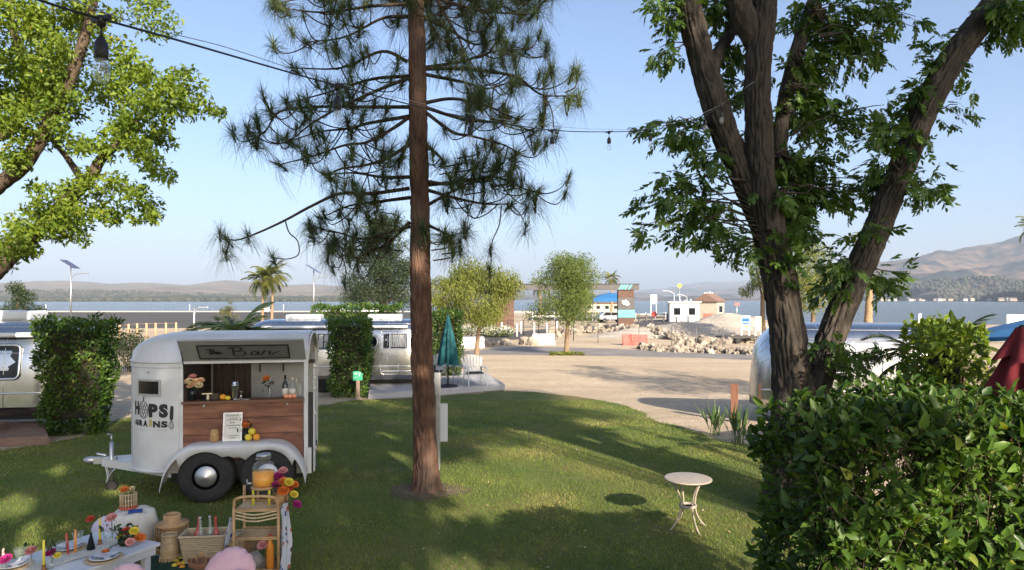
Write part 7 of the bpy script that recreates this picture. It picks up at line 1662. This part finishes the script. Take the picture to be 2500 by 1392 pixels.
p = at(1659, 698, 130); t = thing('crossing_sign', 'yellow diamond sign on a tall thin pole', 'sign', (p.x, 130, gz(p.x, 130))); zz = p.z-gz(p.x, 130); MB().tube([(0, 0, 0), (0, 0, zz)], .08, 6).build('pole', M_steel, t); MB().box((0, -.1, zz), (.7, .05, .7), Matrix.Rotation(R(45), 3, 'Y')).build('plate', M_yelp, t)
p = at(1799, 743, 120); t = thing('flag_sign', 'small red sign on a pole at the shore', 'sign', (p.x, 120, gz(p.x, 120))); zz = p.z-gz(p.x, 120); MB().tube([(0, 0, -.5), (0, 0, zz+.3)], .06, 6).build('pole', M_steel, t); MB().box((0, -.08, zz), (.8, .05, .5)).build('plate', M_bred, t)
# street lamps
def lamp(label, x, ytop, Yd, side, solar=True, arm=1.5):
    X = (x-1250)*Yd/FPX; g_ = gz(X, Yd); H = CH-(ytop-HY)*Yd/FPX-g_; t = thing('street_lamp', label, 'street lamp', (X, Yd, g_)); MB().tube([(0, 0, -.1), (0, 0, H*.97)], [.12, .07], 8).build('pole', M_steel, t)
    za = H*.82; MB().tube(spline([(0, 0, za-.5), (side*arm*.4, 0, za+.1), (side*arm, 0, za+.25)], 4), .05, 6).build('arm', M_steel, t); MB().box((side*(arm+.35), 0, za+.25), (.9, .35, .14)).build('lamp_head', M_steel, t, bevel=.04)
    if solar: MB().box((-.1*side, 0, H), (2.1, 1.5, .06), Matrix.Rotation(R(32)*side, 3, 'Y')).build('solar_panel', mat('solar_panel', (.05, .05, .09), rough=.2), t)
lamp('solar street lamp left of the palms over the parking lot', 173, 645, 92, 1); lamp('solar street lamp near the dark tree beside the pine', 766, 656, 100, 1); lamp('dark lamp pole left of the yellow diamond sign', 1646, 700, 135, -1, False); lamp('shorter dark lamp pole right of the yellow diamond sign', 1677, 712, 150, -1, False)
# vehicles in the parking lot
M_carw = mat('white_car_paint', (.68, .68, .68), rough=.25, coat=.6); M_carg = mat('grey_car_paint', (.3, .31, .33), rough=.25, coat=.6)
def pickup(label, loc, rz, m, name='pickup_truck', truck=True, group=None):
    t = thing(name, label, 'vehicle', loc, rz, group); W_ = .92
    prof = [(-2.7, .55), (2.7, .55), (2.75, .95), (2.6, 1.12), (1.35, 1.2), (.75, 1.82), (-.75, 1.86), (-.95, 1.2), (-2.65, 1.18), (-2.75, .9)] if truck else [(-2.2, .5), (2.2, .5), (2.3, .85), (2.1, 1.0), (1.2, 1.1), (.5, 1.62), (-1.3, 1.66), (-2.15, 1.1), (-2.28, .8)]
    MB().prism(prof, -W_, W_).build('body', m, t, bevel=.06)
    for s in (-1, 1):
        P = [(1.12, 1.25), (.70, 1.75), (.05, 1.78), (.05, 1.25)] if truck else [(1.0, 1.12), (.48, 1.56), (-.35, 1.58), (-.35, 1.12)]; MB().prism(P, s*W_, s*(W_+.012)).build('window', M_glassdark, t); P = [(-.02, 1.25), (-.02, 1.78), (-.7, 1.8), (-.82, 1.25)] if truck else [(-.42, 1.12), (-.42, 1.58), (-1.25, 1.6), (-1.8, 1.12)]; MB().prism(P, s*W_, s*(W_+.012)).build('window', M_glassdark, t)
    for x in ((-1.75, 1.75) if truck else (-1.4, 1.4)):
        for s in (-1, 1):
            w = MB().lathe([(.001, -.12), (.3, -.12), (.39, -.08), (.39, .08), (.3, .12), (.001, .12)], (x, s*(W_-.1), .39), 18, 'Y').build('wheel', M_rubber, t); MB().lathe([(.22, 0), (.2, s*.02), (.001, s*.03)], (x, s*(W_+.022), .39), 14, 'Y').build('rim', M_chrome, w)
    for s in (-1, 1): MB().box((2.72 if truck else 2.25, s*.7, .92), (.06, .3, .14)).build('headlight', M_swhite, t)
p = at(826, 768, 150); pickup('white pickup truck parked left of the dark tree', (p.x, 150, gz(p.x, 150)+.02), R(170), M_carw); p = at(653, 765, 170); pickup('white car parked between the two feathery palms', (p.x, 170, gz(p.x, 170)+.02), R(95), M_carw, 'parked_car', False); p = at(905, 770, 158); pickup('white car half hidden by the dark tree', (p.x, 158, gz(p.x, 158)+.02), R(10), M_carw, 'parked_car', False)
p = at(1492, 766, 104); pickup('dark grey car parked behind the gate', (p.x, 104, gz(p.x, 104)+.02), R(15), M_carg, 'parked_car', False)
# small flatbed trailer by the dark fence
t = thing('flatbed_trailer', 'low empty flatbed trailer parked beyond the boulders', 'trailer', gat(1800, 838), R(8)); 
for i in range(5): MB().box((0, -.6+i*.3, .55), (3.0, .28, .05)).build('board', M_darkwood, t)
MB().beam((-1.5, -.75, .48), (1.5, -.75, .48), .06, .1).build('side_rail', M_black, t); MB().beam((-1.5, .75, .48), (1.5, .75, .48), .06, .1).build('side_rail', M_black, t); MB().beam((1.5, 0, .48), (2.7, 0, .44), .08).build('tongue', M_black, t)
for x in (-.9, -.3):
    for s in (-1, 1): MB().lathe([(.001, -.08), (.2, -.08), (.26, -.05), (.26, .05), (.2, .08), (.001, .08)], (x, s*.7, .26), 16, 'Y').build('wheel', M_rubber, t)
# timber rope fence and posts on the left
post_fence('timber_fence', 'light timber post and rope fence along the left path', [(292, 830), (335, 826), (380, 824), (430, 822)], 1.35, mat('light_timber', (.44, .26, .14), (.54, .34, .2), scale=3, rough=.9), .09, 2, 2)
bollards('white marker buoy post in the shallow water', [(112, 763), (463, 762), (692, 763)], 2.2)
lamp('thin grey lamp post between the solar lamps', 474, 742, 60, 1, False, .5)
# far palms
for x, y, yt, Yd, l, sd in ((1492, 770, 680, 140, 'grey green palm above the gate beam', 501), (1246, 770, 690, 140, 'yellowish palm behind the left end of the gate', 502), (2532, 800, 556, 30, 'palm crown cut by the right picture edge', 503), (1318, 770, 700, 130, 'small dark palm behind the gate beam', 504)):
    X = (x-1250)*Yd/FPX; g_ = gz(X, Yd); palm('palm_tree', l, (X, Yd, g_), CH-(yt-HY)*Yd/FPX-g_, 2.6 if Yd > 60 else 1.0, M_frond_o, sd, n=22, tr=.2)
X = (2118-1250)*70/FPX; palm('palm_tree', 'bare palm trunk standing behind the right limb of the forked tree', (X, 70, gz(X, 70)), 9.5, 2.4, M_frond_o, 505, n=18, tr=.3)
# shade arbours along the beach
for x, y, l in ((1960, 800, 'long low brown bench wall on the beach left of the limb'), (2115, 796, 'dark low beach bench right of the palm trunk')):
    t = thing('beach_bench', l, 'bench', gat(x, y)); MB().box((0, 0, .45), (5.2, .5, .1)).build('seat', M_gplank, t)
    for s in (-1, 0, 1): MB().box((s*2.2, 0, .2), (.2, .4, .42)).build('leg', M_gdark, t)
# houses on the far shores
HM = [mat('far_white', (.62, .6, .57), rough=.9), mat('far_cream', (.5, .43, .34), rough=.9), mat('far_tan', (.36, .29, .22), rough=.9)]; RM = [M_rooft, M_redroof, mat('far_grey_roof', (.3, .29, .28), rough=.9)]
def plain_house(hm, rm, seed):
    t = house('lake_house', 'x', (0, 0, 0), 14, 10, 4.5+2*(seed % 2), hm, rm, 0, 3); return t
r = random.Random(12); protos = []
def ridge_z(px, Y, Yc, pc): return 0
def far_houses(label, n, pxr, Yr, rise, group):
    for i in range(n):
        px = r.uniform(*pxr); u = r.random()**1.3; Y = lerp(Yr[0], Yr[1], u); X = (px-1250)*Y/FPX
        hit, loc_, nn, idx = ray(X, Y)
        z = loc_.z if hit else LAKE+2
        k = i % 6
        if len(protos) < 6: t = plain_house(HM[k % 3], RM[k % 3], k); protos.append(t); t.location = (X, Y, z); t['label'] = label
        else: t = copy_tree(protos[k], (X, Y, z), r.uniform(-.7, .7), label)
        t['label'] = label; t['group'] = group; t['category'] = 'house'; s = r.uniform(.45, .85); t.scale = (s, s, s)
bpy.context.view_layer.update(); dgr = bpy.context.evaluated_depsgraph_get()
RID = [o for o in COL.objects if o.name in ('hills', 'mountain')]
from mathutils.bvhtree import BVHTree
BV = [BVHTree.FromObject(o, dgr) for o in RID]
def ray(X, Y):
    best = None
    for b_ in BV:
        l_, n_, i_, d_ = b_.ray_cast(Vector((X, Y, 3000)), Vector((0, 0, -1)))
        if l_ is not None and (best is None or l_.z > best.z): best = l_
    return best is not None, best, None, None
far_houses('small pale house on the far left shore below the dry hills', 46, (-20, 980), (1520, 2150), 0, 'houses on the far left shore')
far_houses('small pale house on the slope across the lake at right', 44, (1960, 2500), (1270, 1850), 0, 'houses on the right mountain slope')
# wooded far shore
rr3 = np.random.default_rng(15)
def far_wood(label, n, pxr, Yr, sz, m):
    P = []
    while len(P) < n:
        px = rr3.uniform(*pxr); Y = lerp(Yr[0], Yr[1], rr3.random()**2); X = (px-1250)*Y/FPX; h_, l_, _, _ = ray(X, Y)
        if h_: P.append((l_.x, l_.y, l_.z))
    ico = bmesh.new(); bmesh.ops.create_icosphere(ico, subdivisions=1, radius=1); V0 = np.array([v.co[:] for v in ico.verts]); F0 = np.array([[v.index for v in f.verts] for f in ico.faces]); ico.free(); P = np.array(P)
    Rm = np.tile(np.eye(3), (len(P), 1, 1)); sc = sz*(.5+.9*rr3.random(len(P))); P[:, 2] += sc*.5; V0 = V0*(1+.3*rr3.normal(size=(len(V0), 1)))
    V, F, rn = scatter(V0, F0, P, Rm, sc, rr3.random(len(P))); tag(np_obj('far_wood', V, F, m, attr=rn), label, 'trees', kind='stuff')
M_fw = leaf_mat('far_tree', (.03, .036, .02), (.075, .072, .045), transl=0, rough=.9)
far_wood('scattered trees among the houses of the far left shore', 4200, (-40, 1000), (1510, 2350), 5, M_fw); far_wood('scrub and trees on the slope across the lake', 5200, (1930, 2520), (1260, 2500), 4, M_fw)
# pale beach strips at the water
tag(fill_outline('beach', [(-190, 194), (-10, 194), (16, 160), (20, 252), (-190, 252)], mat('pale_beach', (.60, .52, .42), (.68, .6, .5), scale=.2, rough=1, world=True), .012, 10), kind='structure')
# ================================================================ string lights from the upper left corner to the pecan limb
A = at(120, 5, 1.9); A0 = at(-420, -190, 1.5)
pts = [A0, at(90, -2, 1.85), at(247, 46, 2.05), at(440, 100, 2.35), at(690, 172, 2.95), at(830, 211, 3.4), at(1000, 255, 4.0), at(1150, 288, 4.7), at(1350, 318, 6.0), at(1490, 322, 7.0), at(1590, 317, 7.6), at(1660, 303, 7.9), at(1740, 272, 8.05), at(1800, 240, 8.02), at(1842, 205, 7.95)]
sl_ = thing('string_lights', 'black string of clear bulbs running from upper left to the forked tree', 'string lights', pts[1]); o0 = pts[1]
C = spline([p-o0 for p in pts], 8); MB().tube(C, .0042, 6).build('cable', M_black, sl_)
wire = [A0+Vector((0, .02, .05)), at(300, 46, 2.05), at(560, 118, 2.65), at(830, 205, 3.4), at(1020, 250, 4.05), at(1180, 284, 4.85), at(1370, 310, 6.1), at(1490, 316, 7.0), at(1600, 311, 7.6), at(1740, 266, 8.05), at(1842, 199, 7.95)]
MB().tube(spline([p-o0 for p in wire], 8), .0016, 5).build('support_wire', M_steel, sl_)
M_bulb = glass_mat('bulb_glass', (.92, .95, .96), .02, .10); M_fil = mat('filament', (.35, .3, .25), rough=.4)
hold = None
def pend(p, L=.06, tilt=0):
    global hold
    loc = p-o0
    if hold is None:
        hold = []
        mb = MB(); mb.beam((-.05, 0, 0), (.05, 0, 0), .016, .016); mb.lathe([(.016, -.028), (.02, 0), (.012, .012)], n=10); mb.tube([(0, 0, -.02), (0, 0, -.072)], .0042, 6); mb.lathe([(.001, -.068), (.012, -.072), (.0235, -.095), (.026, -.125), (.0235, -.152), (.021, -.154), (.021, -.148)], n=18)
        h_ = mb.build('lamp_holder', M_black, sl_); hold.append(h_.data)
        b_ = MB().lathe([(.019, -.150), (.023, -.165), (.030, -.192), (.0315, -.212), (.028, -.232), (.016, -.246), (.001, -.250)], n=22).build('bulb', M_bulb, h_); hold.append(b_.data)
        f_ = MB().tube([(-.004, 0, -.155), (-.006, 0, -.2), (0, 0, -.215), (.006, 0, -.2), (.004, 0, -.155)], .0012, 4).build('filament', M_fil, h_); hold.append(f_.data)
        h_.location = loc; h_.scale = (.78,)*3; return h_
    h_ = part('lamp_holder', hold[0], sl_, loc=loc, scale=.78); part('bulb', hold[1], h_); part('filament', hold[2], h_); return h_
for q in [(247, 46, 2.05), (823, 209, 3.38), (1148, 288, 4.7), (1348, 318, 6.0), (1487, 322, 7.0), (1588, 318, 7.6), (1658, 304, 7.9), (1722, 280, 8.0), (1762, 260, 7.66)]: pend(at(*q)).rotation_euler = (0, 0, R(-25))
